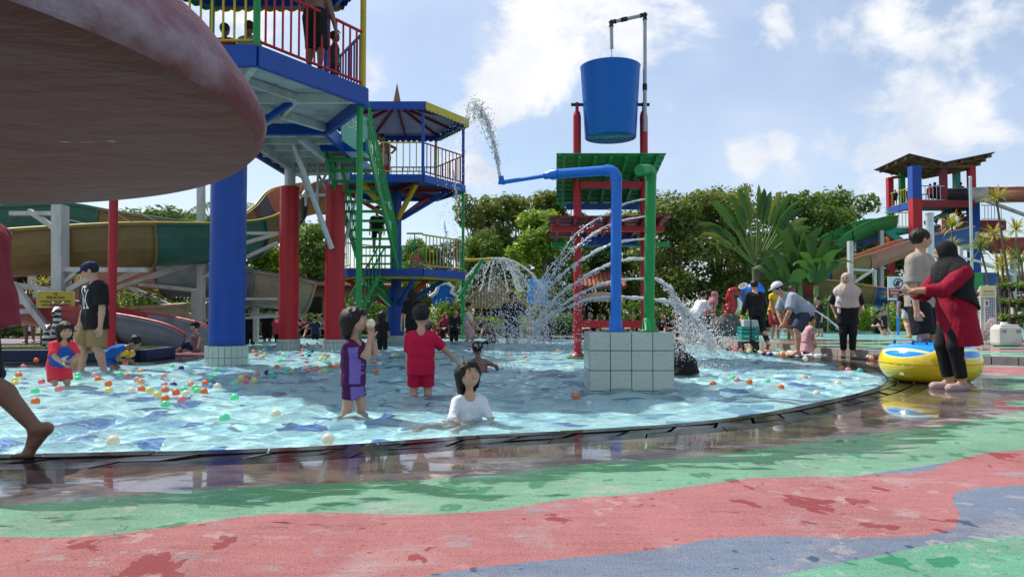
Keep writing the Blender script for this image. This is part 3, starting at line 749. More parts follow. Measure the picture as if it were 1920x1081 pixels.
def person(loc, head_deg, H, label, skinm=None, c=0.0, b=1.0, h=.014, hip=None, lean=0, side=0, curve=0, twist=0, head=(0, 0, 0), LH=None, RH=None, LF=None, RF=None,
           lpole=None, rpole=None, lk=None, rk=None, fyaw=(8, 8), fpitch=(0, 0), grip=(25, 25), top=None, bottom=None, hair='short', hijab=None, cap=None, shoes=None, group=None, wat=False, dress=None, sink=0.0, bellyr=0.0):
    skinm = skinm or SKIN_B
    z0 = loc[2] if len(loc) > 2 else 0.0
    root = empty('person', (loc[0], loc[1], z0), label, 'person', group)
    f0 = V3(0, -1, 0); f0 = rotv(f0, V3(0, 0, 1), R(head_deg)); u0 = V3(0, 0, 1); s0 = np.cross(u0, f0)
    def B(p): return (s0 * p[0] + f0 * p[1] + u0 * p[2]) * H - u0 * sink
    hipz = .53 - .08 * c; tor = .29 + .015 * c; hh = (.134 + .05 * c) * H; shw = (.108 - .008 * c); ua, fa = .172 - .018 * c, .150 - .016 * c
    th, sh = (hipz - .045) / 2 * 1.012, (hipz - .045) / 2 * 1.012
    hip = hip or (0, 0, hipz)
    p = B(hip)
    # spine
    sp1 = rotv(rotv(u0, s0, R(lean)), f0, R(side)); sp2 = rotv(rotv(u0, s0, R(lean + curve)), f0, R(side))
    mid = p + sp1 * tor * H * .5; nb = mid + sp2 * tor * H * .5
    ft = rotv(f0, u0, R(twist)); st = unit(np.cross(sp2, ft)); fch = unit(np.cross(st, sp2))
    sp = unit(np.cross(f0, s0)) if False else unit(s0 - sp1 * (s0 @ sp1))
    # head
    hf = rotv(ft, u0, R(head[0])); hs = unit(np.cross(u0, hf)); hf = rotv(hf, hs, R(head[1])); hu = unit(np.cross(hf, hs)); hu = rotv(hu, hf, R(head[2])); hs = unit(np.cross(hu, hf))
    nk = max((1 - hipz - tor) * H - hh, .02 * H)
    neckdir = unit(sp2 * .6 + hu * .4); hc = nb + neckdir * nk + hu * hh * .47 + hf * hh * .10
    Mh = np.stack([hs, hf, hu], 1)
    bo = Field(); r = H * b
    def col2(a, wa, ra, b_, wb, rb, ax_a, ax_b, k=.03, F_=bo, g=0, clip=None):
        for sg in (-1, 1): F_.rc(a + ax_a * sg * wa, b_ + ax_b * sg * wb, ra + g, rb + g, k, clip)
    pl, wl_, ch, shd = p + sp1 * .02 * H, p + sp1 * tor * .42 * H, mid + sp2 * tor * .24 * H, nb - sp2 * .034 * H
    fw = 1 + .25 * c
    dims = [(pl, .038 * r, .064 * r, sp), (wl_, .032 * r, .056 * r * fw, unit(sp + st)), (ch, .045 * r, .058 * r * (1 + .1 * c), st), (shd, .062 * r, .036 * r, st)]
    for q in range(3): col2(dims[q][0], dims[q][1], dims[q][2], dims[q+1][0], dims[q+1][1], dims[q+1][2], dims[q][3], dims[q+1][3], .03 * H)
    bo.rc(nb - sp2 * .02 * H, nb + sp2 * .005 * H, .05 * r, .034 * r, .03 * H); bo.rc(nb - sp2 * .03 * H, hc - hu * hh * .25 - hf * hh * .05, .031 * r, .028 * r, .02 * H)
    # head shape
    bo.el(hc + hu * hh * .06 - hf * hh * .03, (.385 * hh, .47 * hh, .44 * hh), Mh, .01)
    bo.el(hc - hu * hh * .22 + hf * hh * .10, (.30 * hh, .33 * hh, .29 * hh), Mh, .03 * hh / .2)
    fine = h < .0125
    if fine:
        bo.rc(hc + hf * hh * .43 + hu * hh * .03, hc + hf * hh * .475 - hu * hh * .13, .035 * hh, .062 * hh, .04 * hh)
        for sg in (-1, 1):
            bo.el(hc + hf * hh * .47 + hs * sg * hh * .17 + hu * hh * .01, (.10 * hh, .06 * hh, .055 * hh), Mh, .05 * hh, None, True)
            bo.el(hc + hf * hh * .33 + hs * sg * hh * .17 - hu * hh * .16, (.11 * hh, .11 * hh, .12 * hh), Mh, .08 * hh)
        bo.el(hc + hf * hh * .40 - hu * hh * .27, (.13 * hh, .055 * hh, .05 * hh), Mh, .04 * hh)
    for sg in (-1, 1): bo.el(hc + hs * sg * hh * .385 - hf * hh * .02 - hu * hh * .04, (.035 * hh, .075 * hh, .13 * hh), Mh, .015)
    # arms
    arms = []
    for sg, tgt, pole in ((1, LH, lpole), (-1, RH, rpole)):
        sj = nb - sp2 * .047 * H + st * sg * shw * .97 * H * (b * .5 + .5)
        t = B(tgt) if tgt is not None else sj + (-u0 * (ua + fa) * .975 + s0 * sg * .05 + f0 * .03) * H
        pv = (s0 * pole[0] + f0 * pole[1] + u0 * pole[2]) if pole is not None else (-f0 * .8 + s0 * sg * .5 - u0 * .2)
        ej, wj = ik(sj, t, ua * H, fa * H, pv); arms.append((sg, sj, ej, wj))
        bo.rc(sj, ej, .033 * r, .025 * r, .02 * H); bo.rc(ej, ej + (wj - ej) * .3, .025 * r, .0255 * r, .01 * H); bo.rc(ej + (wj - ej) * .3, wj, .0255 * r, .0175 * r, .01 * H)
        d = unit(wj - ej); hl = .052 * H * (1 - .1 * c); pn_ = unit(np.cross(d, ej - sj + 1e-3 * f0)); side_ = unit(f0 - d * (f0 @ d)) if abs(f0 @ d) < .9 else unit(u0 - d * (u0 @ d))
        nrm = unit(np.cross(d, side_)) * (-sg); fr = max(.0078 * H, h * .62); g = R(grip[0] if sg > 0 else grip[1])
        for q in (-1, 1): bo.rc(wj, wj + d * hl + side_ * q * .012 * H, .014 * r, .0125 * r, .008 * H)
        for q in range(4):
            base = wj + d * hl + side_ * (1.5 - q) * .0115 * H; L = (.040, .046, .043, .034)[q] * H
            d1 = rotv(d, side_, g * -sg * 1.0); d2 = rotv(d, side_, g * -sg * 2.1)
            bo.rc(base, base + d1 * L * .55, fr, fr * .95, .003 * H); bo.rc(base + d1 * L * .55, base + d1 * L * .55 + d2 * L * .5, fr * .95, fr * .8, .003 * H)
        tb = wj + d * hl * .3 + side_ * .014 * H; td = unit(d * .75 + side_ * .65 + nrm * .25)
        bo.rc(tb, tb + td * .032 * H, fr * 1.15, fr, .005 * H); bo.rc(tb + td * .032 * H, tb + td * .032 * H + unit(td + d * .5) * .022 * H, fr, fr * .85, .003 * H)
    # legs
    legs = []
    for n_, (sg, tgt, kp) in enumerate(((1, LF, lk), (-1, RF, rk))):
        hj = p + sp * sg * .05 * H * (.6 + .4 * b)
        t = B(tgt) if tgt is not None else B((.062 * sg, 0, .045))
        kv = (s0 * kp[0] + f0 * kp[1] + u0 * kp[2]) if kp is not None else f0 + s0 * sg * .1
        kj, aj = ik(hj, t, th * H, sh * H, kv); legs.append((sg, hj, kj, aj))
        bo.rc(hj, kj, .053 * r, .035 * r, .025 * H); cm = kj + (aj - kj) * .32 - unit(kv - 0) * .010 * H
        bo.rc(kj, cm, .033 * r, .0345 * r, .015 * H); bo.rc(cm, aj, .0345 * r, .021 * r, .015 * H)
        yaw = R(fyaw[n_]) * -sg; fd = rotv(f0, u0, -yaw); fs_ = np.cross(u0, fd); fp = R(fpitch[n_]); fd2 = rotv(fd, fs_, fp); fu = unit(np.cross(fd2, fs_))
        heel = aj - fd2 * .02 * H - fu * .024 * H; ball = aj + fd2 * .078 * H - fu * .031 * H
        bo.rc(aj, heel, .021 * r, .021 * H, .01 * H); bo.rc(heel, ball, .019 * H, .0145 * H, .01 * H); bo.rc(aj + fd2 * .005 * H, ball, .020 * H, .014 * H, .012 * H)
        bo.rc(ball - fs_ * .018 * H, ball + fs_ * .018 * H, .0135 * H, .0135 * H, .012 * H)
        for q in range(5):
            o_ = (-2 + q) * .0105 * H * sg; L = (.036, .034, .030, .026, .022)[4 - q if True else q] * H
            tr = max((.0075 + (.0035 if q == 4 - 4 and False else 0)) * H, h * .6); tb = ball + fs_ * o_ + fd2 * .004 * H
            tdir = fd if fpitch[n_] > 12 else fd2
            bo.rc(tb, tb + tdir * L, tr * 1.05, tr * .9, .003 * H)
        if shoes is not None:
            so = Field(); so.rc(heel - fd2 * .002 * H, ball + fd2 * .02 * H, .027 * H, .028 * H, .01); so.rc(heel - fu * .012 * H, ball - fu * .004 * H + fd2 * .018 * H, .026 * H, .03 * H, .01)
            gz = V3(0, 0, .001); fobj('shoe', so, max(h * .8, .006), shoes, root)
    fobj('body', bo, h, skinm, root)
    # clothes
    gh = h
    if top:
        T = Field(); g = top.get('loose', .014); hem = top.get('hem', .05); mt = top['mat']; kk = .03 * H
        bd = -sp1
        hemp = p + bd * hem * H
        clipn = [(hemp, bd)]
        low = p + bd * (hem + .05) * H; flare = top.get('flare', 1.10)
        col2(dims[0][0], dims[0][1], dims[0][2] + bellyr, low, dims[0][1] * 1.1 * flare, dims[0][2] * flare, sp, sp, kk, T, g, clipn)
        neckclip = [(nb - sp2 * .012 * H, sp2)] if not top.get('high') else None
        for q in range(3):
            col2(dims[q][0], dims[q][1], dims[q][2], dims[q+1][0], dims[q+1][1], dims[q+1][2] * (.98 if q == 2 else 1), dims[q][3], dims[q+1][3], kk, T, g, clipn)
        if bellyr: T.el(p + sp1 * tor * .35 * H + fch * .03 * H, (.09 * r + bellyr, .08 * r + bellyr, .12 * H), np.stack([st, fch, sp2], 1), kk)
        sl = top.get('sleeve', .5)
        if sl > 0:
            for sg, sj, ej, wj in arms:
                sl_ = sl
                e1 = sj + (ej - sj) * min(sl_, 1.0)
                cl = [(e1, unit(ej - sj))] if sl_ <= 1 else None
                T.rc(sj, ej, .036 * r + g, .028 * r + g * (1.5 if sl_ <= 1 else 1.0), .02 * H, cl)
                if sl_ > 1:
                    e2 = ej + (wj - ej) * (sl_ - 1); T.rc(ej, wj, .028 * r + g * .9, .02 * r + g * .9, .015 * H, [(e2, unit(wj - ej))])
        T.el(nb + sp2 * .012 * H + fch * .008 * H, (.043 * r, .046 * r, .03 * H), np.stack([st, fch, sp2], 1), .01, None, True)
        fobj(top.get('name', 'shirt'), T, gh, mt, root)
    if dress:
        T = Field(); g = .015; hem = dress['hem']
        for sg in (-1, 1):
            T.rc(p + sp1 * tor * .5 * H + sp * sg * .03 * H, p + sp * sg * .055 * H - u0 * (hem + .02) * H, .06 * r + g, .075 * r * dress.get('flare', 1.2) + g, .04 * H, [(p - u0 * hem * H, -u0)])
        fobj('skirt', T, gh, dress['mat'], root)
    if bottom:
        T = Field(); g = bottom.get('loose', .012); L = bottom.get('len', 1.0); wl2 = p + sp1 * bottom.get('waist', .075) * H
        col2(dims[0][0], dims[0][1], dims[0][2], wl2 + sp1 * .03 * H, dims[0][1], dims[0][2] * .97, sp, sp, .03 * H, T, g * .7, [(wl2, sp1)])
        for sg, hj, kj, aj in legs:
            if L <= 1:
                e = hj + (kj - hj) * L; T.rc(hj, kj, .054 * r + g, .037 * r + g * 1.7, .015 * H, [(e, unit(kj - hj))])
            else:
                e = kj + (aj - kj) * (L - 1); T.rc(hj, kj, .054 * r + g, .038 * r + g, .015 * H); T.rc(kj, aj, .037 * r + g, .026 * r + g * 1.1, .015 * H, [(e, unit(aj - kj))])
        fobj(bottom.get('name', 'shorts' if L <= 1.2 else 'trousers'), T, gh, bottom['mat'], root)
    # head dress
    if hijab:
        T = Field(); dr = hijab.get('drape', .20) * H; k = .03 * H
        T.el(hc + hu * hh * .06 - hf * hh * .05, (.44 * hh, .52 * hh, .50 * hh), Mh, k)
        T.el(hc - hu * hh * .22 - hf * hh * .02, (.40 * hh, .40 * hh, .40 * hh), Mh, k)
        T.rc(hc - hu * hh * .3 - hf * hh * .08, nb - sp2 * .01 * H, .34 * hh, .34 * hh, k)
        for sg in (-1, 1): T.rc(nb + sp2 * .01 * H, nb - sp2 * .035 * H + st * sg * shw * .85 * H, .052 * r, .048 * r, k)
        hem_ = nb - sp2 * dr + fch * .0
        for sg in (-1, 1):
            T.rc(nb - sp2 * .01 * H + st * sg * .02 * r, nb - sp2 * dr * 1.3 + st * sg * .052 * r, .075 * r, .098 * r, k, [(hem_, unit(-sp2 + fch * hijab.get('tilt', .5) * -1.0))])
            T.rc(nb + sp2 * .005 * H, nb - sp2 * .05 * H + st * sg * shw * 1.0 * H, .05 * r, .045 * r, k)
        T.el(nb - sp2 * .065 * H, (.136 * r, .100 * r, .115 * H), np.stack([st, fch, sp2], 1), k)
        T.el(hc + hf * hh * .50 - hu * hh * .06, (.265 * hh, .36 * hh, .36 * hh), Mh, .01 * H, None, True)
        fobj('hijab', T, gh, hijab['mat'], root)
    elif hair:
        T = Field()
        big = 1.0 if hair in ('short', 'buzz') else 1.06
        gr = .0 if hair != 'buzz' else -.012
        T.el(hc + hu * hh * .085 - hf * hh * .05, ((.41 * big + gr) * hh, (.49 * big + gr) * hh, (.465 + gr) * hh), Mh, .02)
        if hair in ('bob', 'long'):
            ln = .36 * hh if hair == 'bob' else .95 * hh
            for sg in (-1, 1):
                T.rc(hc + hs * sg * hh * .33 - hf * hh * .08, hc + hs * sg * hh * .36 - hf * hh * .14 - u0 * (.22 * hh + ln * .6), .13 * hh, .075 * hh, .05)
                if fine:
                    for q in range(3): T.rc(hc + hs * sg * hh * (.36 - .05*q) - hf * hh * (.0 + .1*q), hc + hs * sg * hh * (.42 - .1*q) - hf * hh * (.0 + .1*q) - u0 * (.3 * hh + ln * (.75 + .15 * q)), .06 * hh, .018 * hh, .02)
            for sg in (-1, 0, 1): T.rc(hc - hf * hh * .30 + hs * sg * hh * .2, hc - hf * hh * .36 + hs * sg * hh * .2 - u0 * (.25 * hh + ln), .22 * hh, .12 * hh, .06)
        if fine:
            gh_ = np.random.default_rng(int(abs(loc[0]) * 97) + 1)
            for q in range(46):
                az = gh_.uniform(.55, 2 * math.pi - .55); zz = gh_.uniform(-.1, .95); rr_ = math.sqrt(max(1 - zz * zz, .02)); dv = hs * math.sin(az) * rr_ * .40 * big + hf * math.cos(az) * rr_ * .48 * big + hu * zz * .46
                c0_ = hc + hu * hh * .085 - hf * hh * .05; p0_ = c0_ + dv * hh; tn_ = unit(-hu * 1.0 + unit(dv) * (hu @ unit(dv)) + gh_.normal(0, .25, 3)); L_ = hh * (gh_.uniform(.18, .4) if hair in ('bob', 'long') else gh_.uniform(.08, .18))
                T.rc(p0_, p0_ + tn_ * L_, .034 * hh, .014 * hh, .012)
        T.el(hc + hf * hh * .46 - hu * hh * .17, (.33 * hh, .36 * hh, .43 * hh), Mh, .01, None, True)
        if hair in ('short', 'buzz'): T.el(hc - hu * hh * .62, (.6 * hh, .8 * hh, .40 * hh), Mh, .01, None, True)
        if hair in ('bob', 'long') and fine:
            for q in range(-3, 4): T.rc(hc + hf * hh * .36 + hu * hh * .34 + hs * q * hh * .06, hc + hf * hh * .455 + hu * hh * (.14 + .02 * (q % 2)) + hs * q * hh * .075, .05 * hh, .022 * hh, .012)
        fobj('hair', T, gh, HAIR, root)
    if cap is not None:
        T = Field(); T.el(hc + hu * hh * .17 - hf * hh * .03, (.445 * hh, .515 * hh, .41 * hh), Mh, .01, [(hc + hu * hh * .12, -hu)])
        T.rc(hc + hf * hh * .40 + hu * hh * .17, hc + hf * hh * .80 + hu * hh * .10, .06 * hh, .03 * hh, .01)
        for sg in (-1, 1): T.rc(hc + hf * hh * .36 + hs * sg * hh * .2 + hu * hh * .155, hc + hf * hh * .74 + hs * sg * hh * .16 + hu * hh * .09, .05 * hh, .025 * hh, .06 * hh)
        fobj('cap', T, gh * .8, cap, root)
    if fine:
        Mm = Matrix([list(row) for row in Mh])
        for sg in (-1, 1):
            e = hc + hf * hh * .405 + hs * sg * hh * .165 + hu * hh * .005
            ey = MB().ball(e, 1, 2, (.062 * hh, .045 * hh, .030 * hh), Mm).build('eye', EYEW); ey.parent = root
            ir = MB().ball(e + hf * hh * .028, 1, 2, (.038 * hh, .026 * hh, .031 * hh), Mm).build('iris', EYED); ir.parent = ey
            bw = MB().ball(e + hf * hh * .028 + hu * hh * .085 + hs * sg * .01 * hh, 1, 2, (.095 * hh, .03 * hh, .014 * hh), Mm).build('eyebrow', BROW); bw.parent = root
        mo = MB().ball(hc + hf * hh * .432 - hu * hh * .27, 1, 2, (.105 * hh, .03 * hh, .022 * hh), Mm).build('mouth', LIP); mo.parent = root
    if fine:
        pass
    root['joints'] = [float(x) for x in np.concatenate([hc, hf, hs, hu, nb, st, fch, sp2, arms[0][3], arms[1][3]])]
    return root
def joints(o):
    a = np.array(o['joints']).reshape(-1, 3); k = ('hc', 'hf', 'hs', 'hu', 'nb', 'st', 'fch', 'sp', 'lw', 'rw'); del o['joints']
    return dict(zip(k, a))
# ------------------------------------------------------------------ towers, stairs, bucket frame
def copies(o, name, places, parent):
    """more pieces alike: same mesh, other places (x, y, z, rotation)"""
    for (x, y, z, rz) in places:
        c = bpy.data.objects.new(name, o.data); COL.objects.link(c); c.parent = parent; c.location = (x, y, z); c.rotation_euler = (0, 0, rz)
def railing(parent, a, b, z, h=.92, mat=YELLOW, step=.14, rb=.014, rr=.024, bal=True, zb=None, name='railing'):
    """top rail and bottom rail as one part, each baluster a sub-part"""
    a, b = Vector((a[0], a[1], z)), Vector((b[0], b[1], z if zb is None else zb)); up = Vector((0, 0, 1))
    r = MB().tube([a + up * h, b + up * h], rr, 8).build(name, mat, parent); br = MB().tube([a + up * .10, b + up * .10], rr * .9, 8).build('bottom_rail', mat, parent); br.parent = r
    if not bal: return r
    n = max(2, int((b - a).length / step)); bm_ = MB().tube([(0, 0, .10), (0, 0, h)], rb, 6).mesh('baluster'); bm_.materials.append(mat)
    o = wloc(r)
    for i in range(1, n):
        p = a.lerp(b, i / n); c = bpy.data.objects.new('baluster', bm_); COL.objects.link(c); c.parent = r; c.location = p - o
    return r
def tile_mat():
    t = NT('pale_pool_tile'); p = t.pos(); n = t.noise(p, 3, 4); f = t.noise(p, 30, 3)
    c = t.mix(n, (.40, .49, .43), (.50, .57, .49)); c = t.mix(t.mr(f, .52, .75, 0, .5), c, (.30, .29, .18))
    return t.done(t.pbsdf(Base_Color=c, Roughness=.22))
TILE = tile_mat(); GROUT = paint('stained_grout', (.10, .12, .08), .8, .6, (.16, .10, .04), sc=8)
def collar(parent, c, r, z0, z1, n, rows):
    """tiled footing of a pillar: grout core and single tiles"""
    core = MB().cyl(c, r - .012, z0, z1, 40).build('footing', GROUT, parent)
    w = 2 * math.pi * r / n - .007; zs = [z0 + (z1 - z0) * q for q in rows]; base = wloc(core)
    for k in range(len(zs) - 1):
        hh = zs[k+1] - zs[k] - .007
        m = MB().cbox((r - .004, 0, 0), (.014, w, hh), .002).mesh('tile'); m.materials.append(TILE)
        for i in range(n):
            o = bpy.data.objects.new('tile', m); COL.objects.link(o); o.parent = core
            o.location = Vector((c[0], c[1], (zs[k] + zs[k+1]) / 2)) - base; o.rotation_euler = (0, 0, 2 * math.pi * i / n)
    m = MB().cyl(c, r + .003, z1 - .012, z1, 40).build('rim_ring', TILE, parent)
def hexv(c, r, rot=0): return [Vector((c[0] + r * math.cos(R(60 * i) + rot), c[1] + r * math.sin(R(60 * i) + rot), 0)) for i in range(6)]
def fringe(parent, a, b, zt, zb, mat, n=12, amp=.045, out=(0, 0)):
    """roof fascia with a scalloped lower edge"""
    a, b = Vector(a), Vector(b); k = n * 6; top = []; bot = []; nrm = Vector(((b - a).y, -(b - a).x, 0)).normalized() * .012
    for i in range(k + 1):
        p = a.lerp(b, i / k); top.append(Vector((p.x, p.y, zt))); bot.append(Vector((p.x, p.y, zb - amp * abs(math.sin(math.pi * i / 6)))))
    vs = top + bot + [p + nrm for p in top] + [p + nrm for p in bot]; K = k + 1; fs = []
    for i in range(k): fs += [(i, i+1, K+i+1, K+i), (2*K+i, 3*K+i, 3*K+i+1, 2*K+i+1), (K+i, K+i+1, 3*K+i+1, 3*K+i), (i, 2*K+i, 2*K+i+1, i+1)]
    m = MB(); m.add(vs, fs); return m.build('fascia', mat, parent)
UNDER = paint('stained_underside', (.40, .42, .41), .75, .75, (.17, .17, .15), sc=2.2)
ROOFU = paint('roof_sheet_grey', (.42, .43, .45), .6, .4)

def hex_roof(parent, c, r, ze, zp, fas, seed):
    v = hexv(c, r); ap = Vector((c[0], c[1], zp))
    m = MB()
    for i in range(6):
        a, b = v[i].copy(), v[(i+1) % 6].copy(); a.z = b.z = ze
        m.slab([a, b, ap], .02)
    m.build('roof', ROOFU, parent)
    rf = MB()
    for i in range(6):
        for tt in (0.0, .5):
            p = v[i].lerp(v[(i+1) % 6], tt); p.z = ze - .06; q = ap - Vector((0, 0, .07))
            rr = MB().beam(p, q, .05, .07).build('rafter', MAROON, parent)
    for i in range(6):
        fringe(parent, v[i] * 1.0, v[(i+1) % 6], ze + .03, ze - .16, fas[i % len(fas)])
        a, b = v[i].lerp(Vector((c[0], c[1], 0)), .06), v[(i+1) % 6].lerp(Vector((c[0], c[1], 0)), .06); a.z = b.z = ze - .10
        MB().beam(a, b, .07, .12).build('eave_beam', BLUE, parent)
    return ap

# ---- tall tower standing in the pool
C1 = (-4.70, 12.15); R1 = 2.27; ZD = 4.53
T1 = empty('play_tower', (C1[0], C1[1], 0), 'hexagonal play tower deck on one thick blue pillar with red and yellow railings', 'tower')
MB().cyl(C1, .285, FLOOR, 4.2, 40).build('pillar', BLUE, T1)
collar(T1, C1, .335, FLOOR, .27, 22, (0, .30, .66, 1))
v1 = hexv(C1, R1)
MB().prism([p[:2] for p in hexv(C1, R1 - .02)], ZD - .08, ZD - .01).build('floor_plate', UNDER, T1)
for i in range(6):
    a, b = v1[i], v1[(i+1) % 6]; e = (b - a).normalized() * .0
    nrm = Vector(((b-a).y, -(b-a).x, 0)).normalized()
    MB().beam(a + Vector((0,0,ZD-.14)) + e, b + Vector((0,0,ZD-.14)) - e, .09, .30).build('edge_beam', BLUE, T1, bevel=.008)
for i in range(6):
    p = v1[i].lerp(Vector((*C1, 0)), .04); p.z = ZD - .16; q = Vector((*C1, ZD - .16)); MB().beam(p, q, .10, .15).build('floor_joist', WSTEEL, T1)
    a = v1[i].lerp(Vector((*C1, 0)), .5); b = v1[(i+1) % 6].lerp(Vector((*C1, 0)), .5); a.z = b.z = ZD - .155; MB().beam(a, b, .06, .12).build('cross_joist', WSTEEL, T1)
    s0_ = v1[i].lerp(Vector((*C1, 0)), .55); s0_.z = ZD - .22; MB().beam(Vector((*C1, 3.6)) + (s0_ - Vector((*C1, 3.6))).normalized() * .28, s0_, .09, .09).build('brace', (BLUE, WSTEEL)[i % 2], T1)
pc = [YELLOW, BLUE, GREEN, RED, GREEN, GREEN]       # post colours by corner (0 = right corner)
for i in range(6):
    p = v1[i].lerp(Vector((*C1, 0)), .025)
    MB().cyl(p, .05, ZD, 6.85, 12).build('post', [YELLOW, BLUE, GREEN, RED, BLUE, GREEN][i], T1)
railc = [BLUE, RED, YELLOW, BLUE, YELLOW, RED]      # edge i: corner i -> i+1
for i in range(6):
    if i == 1: continue                               # open to the walkway
    a, b = v1[i].lerp(Vector((*C1, 0)), .025), v1[(i+1) % 6].lerp(Vector((*C1, 0)), .025)
    railing(T1, a, b, ZD, .95, railc[i], .155, .017, .026)
ap = hex_roof(T1, C1, R1 + .35, 6.98, 7.75, [BLUE, YELLOW, GREEN, YELLOW, BLUE, BLUE], 1)
MB().lathe(Vector((*C1, 0)), [(.12, 7.68), (.001, 8.5)], 6, False).build('spire', WOOD, T1)
pq = v1[0].lerp(Vector((*C1, 0)), .0); MB().cyl((pq.x - .10, pq.y), .052, FLOOR, ZD - .29, 16).build('support_post', GREEN, T1)
# slender red support near the bank
sp_x = XA(198, 11.9)
MB().cyl((sp_x + .1, 11.9), .068, 0.0, ZD - .2, 16).build('support_post', RED, T1); MB().beam((sp_x + .1, 11.9, ZD - .16), (v1[3].x - .1, v1[3].y, ZD - .16), .1, .12).build('outrigger_beam', BLUE, T1)

# ---- walkway on two red-jacketed columns
WK = empty('elevated_walkway', (-4.67, 16.4, 0), 'elevated steel walkway on two red columns with tiled footings', 'walkway')
cols = [(XA(541.5, 17.2), 17.2), (XA(627.5, 17.05), 17.05)]
for (x, y) in cols:
    MB().cyl((x, y), .222, .18, 3.76, 32).build('column_jacket', RED, WK, bevel=.012)
    MB().cyl((x, y), .125, 3.70, 4.34, 24).build('steel_column', STEEL, WK)
    collar(WK, (x, y), .265, FLOOR, .20, 20, (0, .42, .85, 1))
xa, xb, ya, yb = -5.65, -3.62, 14.18, 18.4
MB().box(((xa+xb)/2, (ya+yb)/2, ZD - .06), (xb - xa - .1, yb - ya - .02, .06)).build('deck_plate', UNDER, WK)
for x in (xa, xb): MB().box((x, (ya+yb)/2, ZD - .14), (.09, yb - ya, .28)).build('edge_beam', BLUE, WK)
for y in np.arange(ya + .35, yb, .62): MB().box(((xa+xb)/2, y, ZD - .16), (xb - xa - .12, .08, .14)).build('cross_joist', WSTEEL, WK)
for k, x in enumerate((-5.2, -4.13)):
    MB().box((x, (ya+yb)/2, ZD - .31), (.10, yb - ya - .05, .14)).build('girder', STEEL, WK)
for x in (xa + .02, xb - .02):
    if x > -4: railing(WK, (x, yb - 1.3), (x, yb), ZD, .95, RED, .15)
    else: railing(WK, (x, ya + .1), (x, yb), ZD, .95, BLUE, .15)
c0, c1 = Vector((*cols[0], 0)), Vector((*cols[1], 0))
for za, zb_ in ((4.05, 4.05), (3.55, 3.55)): MB().beam(c0 + Vector((.12, 0, za)), c1 + Vector((-.12, 0, zb_)), .06, .06).build('tie_bar', STEEL, WK)
for (f0_, f1_, z0_, z1_) in ((.12, .5, 3.55, 4.25), (.5, .88, 4.25, 3.55), (.12, .5, 4.25, 3.45), (.5, .88, 3.45, 4.25)):
    MB().beam(c0.lerp(c1, f0_) + Vector((0, .03, z0_)), c0.lerp(c1, f1_) + Vector((0, .03, z1_)), .045).build('lattice_bar', STEEL, WK)
for f_ in (.36, .62): MB().beam(c0.lerp(c1, f_) + Vector((0, -.03, 3.3)), c0.lerp(c1, f_) + Vector((0, -.03, 4.3)), .05).build('lattice_bar', STEEL, WK)
MB().tube([W(549, 268, 15.6), W(622, 465, 16.80)], .062, 12).build('raking_strut', STEEL, WK)
MB().tube([Vector((-4.13 + .18, 17.15, 2.3)), Vector((-3.75, 18.3, ZD - .3))], .04, 10).build('raking_strut', STEEL, WK)

# ---- second tower
C2 = (-3.36, 21.3); R2 = 1.98; ZL = 1.98; Z2 = 4.50
T2 = empty('roofed_tower', (C2[0], C2[1], 0), 'two storey hexagonal tower with blue and yellow scalloped roof and spire', 'tower')
MB().cyl(C2, .245, FLOOR, 1.55, 32).build('lower_pillar', BLUE, T2); MB().cyl(C2, .15, 1.5, Z2 - .1, 24).build('upper_pillar', BLUE, T2)
collar(T2, C2, .28, FLOOR, .16, 20, (0, .45, 1))
for (z, cs, nm) in ((ZL, (BLUE, YELLOW), 'lower'), (Z2, (BLUE, BLUE), 'upper')):
    v = hexv(C2, R2)
    MB().prism([p[:2] for p in hexv(C2, R2 - .03)], z - .06, z - .01).build('floor_plate', BLUE if z > 3 else YELLOW, T2)
    for i in range(6):
        a, b = v[i], v[(i+1) % 6]; MB().beam(a + Vector((0,0,z-.09)), b + Vector((0,0,z-.09)), .07, .20).build('edge_beam', BLUE, T2)
        if z < 3: MB().beam(a.lerp(Vector((*C2,0)), .06) + Vector((0,0,z-.22)), b.lerp(Vector((*C2,0)), .06) + Vector((0,0,z-.22)), .05, .07).build('lower_edge_bar', YELLOW, T2)
        p = v[i].lerp(Vector((*C2, 0)), .25); p.z = z - .16; q = Vector((*C2, z - .95)) + (Vector((p.x - C2[0], p.y - C2[1], 0))).normalized() * (.16 if z > 3 else .2)
        MB().beam(q, p, .10, .12).build('strut', [BLUE, RED, GREEN, RED, GREEN, BLUE][i] if z < 3 else [BLUE, RED, BLUE, RED, YELLOW, YELLOW][i], T2)
        p2 = v[i].lerp(Vector((*C2, 0)), .05); p2.z = z - .13; MB().beam(p2, Vector((*C2, z - .13)), .07, .10).build('floor_joist', MAROON if z > 3 else GREEN, T2)
v2 = hexv(C2, R2 - .04)
for i in range(6):
    MB().cyl(v2[i], .042, Z2, 6.2, 10).build('post', [BLUE, YELLOW, MAROON, BLUE, BLUE, BLUE][i], T2)
    MB().cyl(v2[i], .04, ZL, Z2 - .18, 10).build('post', GREEN, T2) if i in (0, 3) else None
for i in range(6): railing(T2, v2[i], v2[(i+1) % 6], Z2, .88, [MAROON, BLUE, MAROON, YELLOW, YELLOW, MAROON][i], .17, .014, .022)
railing(T2, v2[5], v2[0], ZL, .92, YELLOW, .15, .014, .024); railing(T2, v2[0], v2[1], ZL, .92, BLUE, .15, .014, .022); railing(T2, v2[1], v2[2], ZL, .92, GREEN, .17, .014, .022)
railing(T2, v2[4].lerp(v2[5], .78), v2[5], ZL, .95, GREEN, .15, .014, .022); railing(T2, v2[2], v2[3], ZL, .92, YELLOW, .17, .014, .022); railing(T2, v2[3], v2[4], ZL, .92, YELLOW, .15, .014, .022)
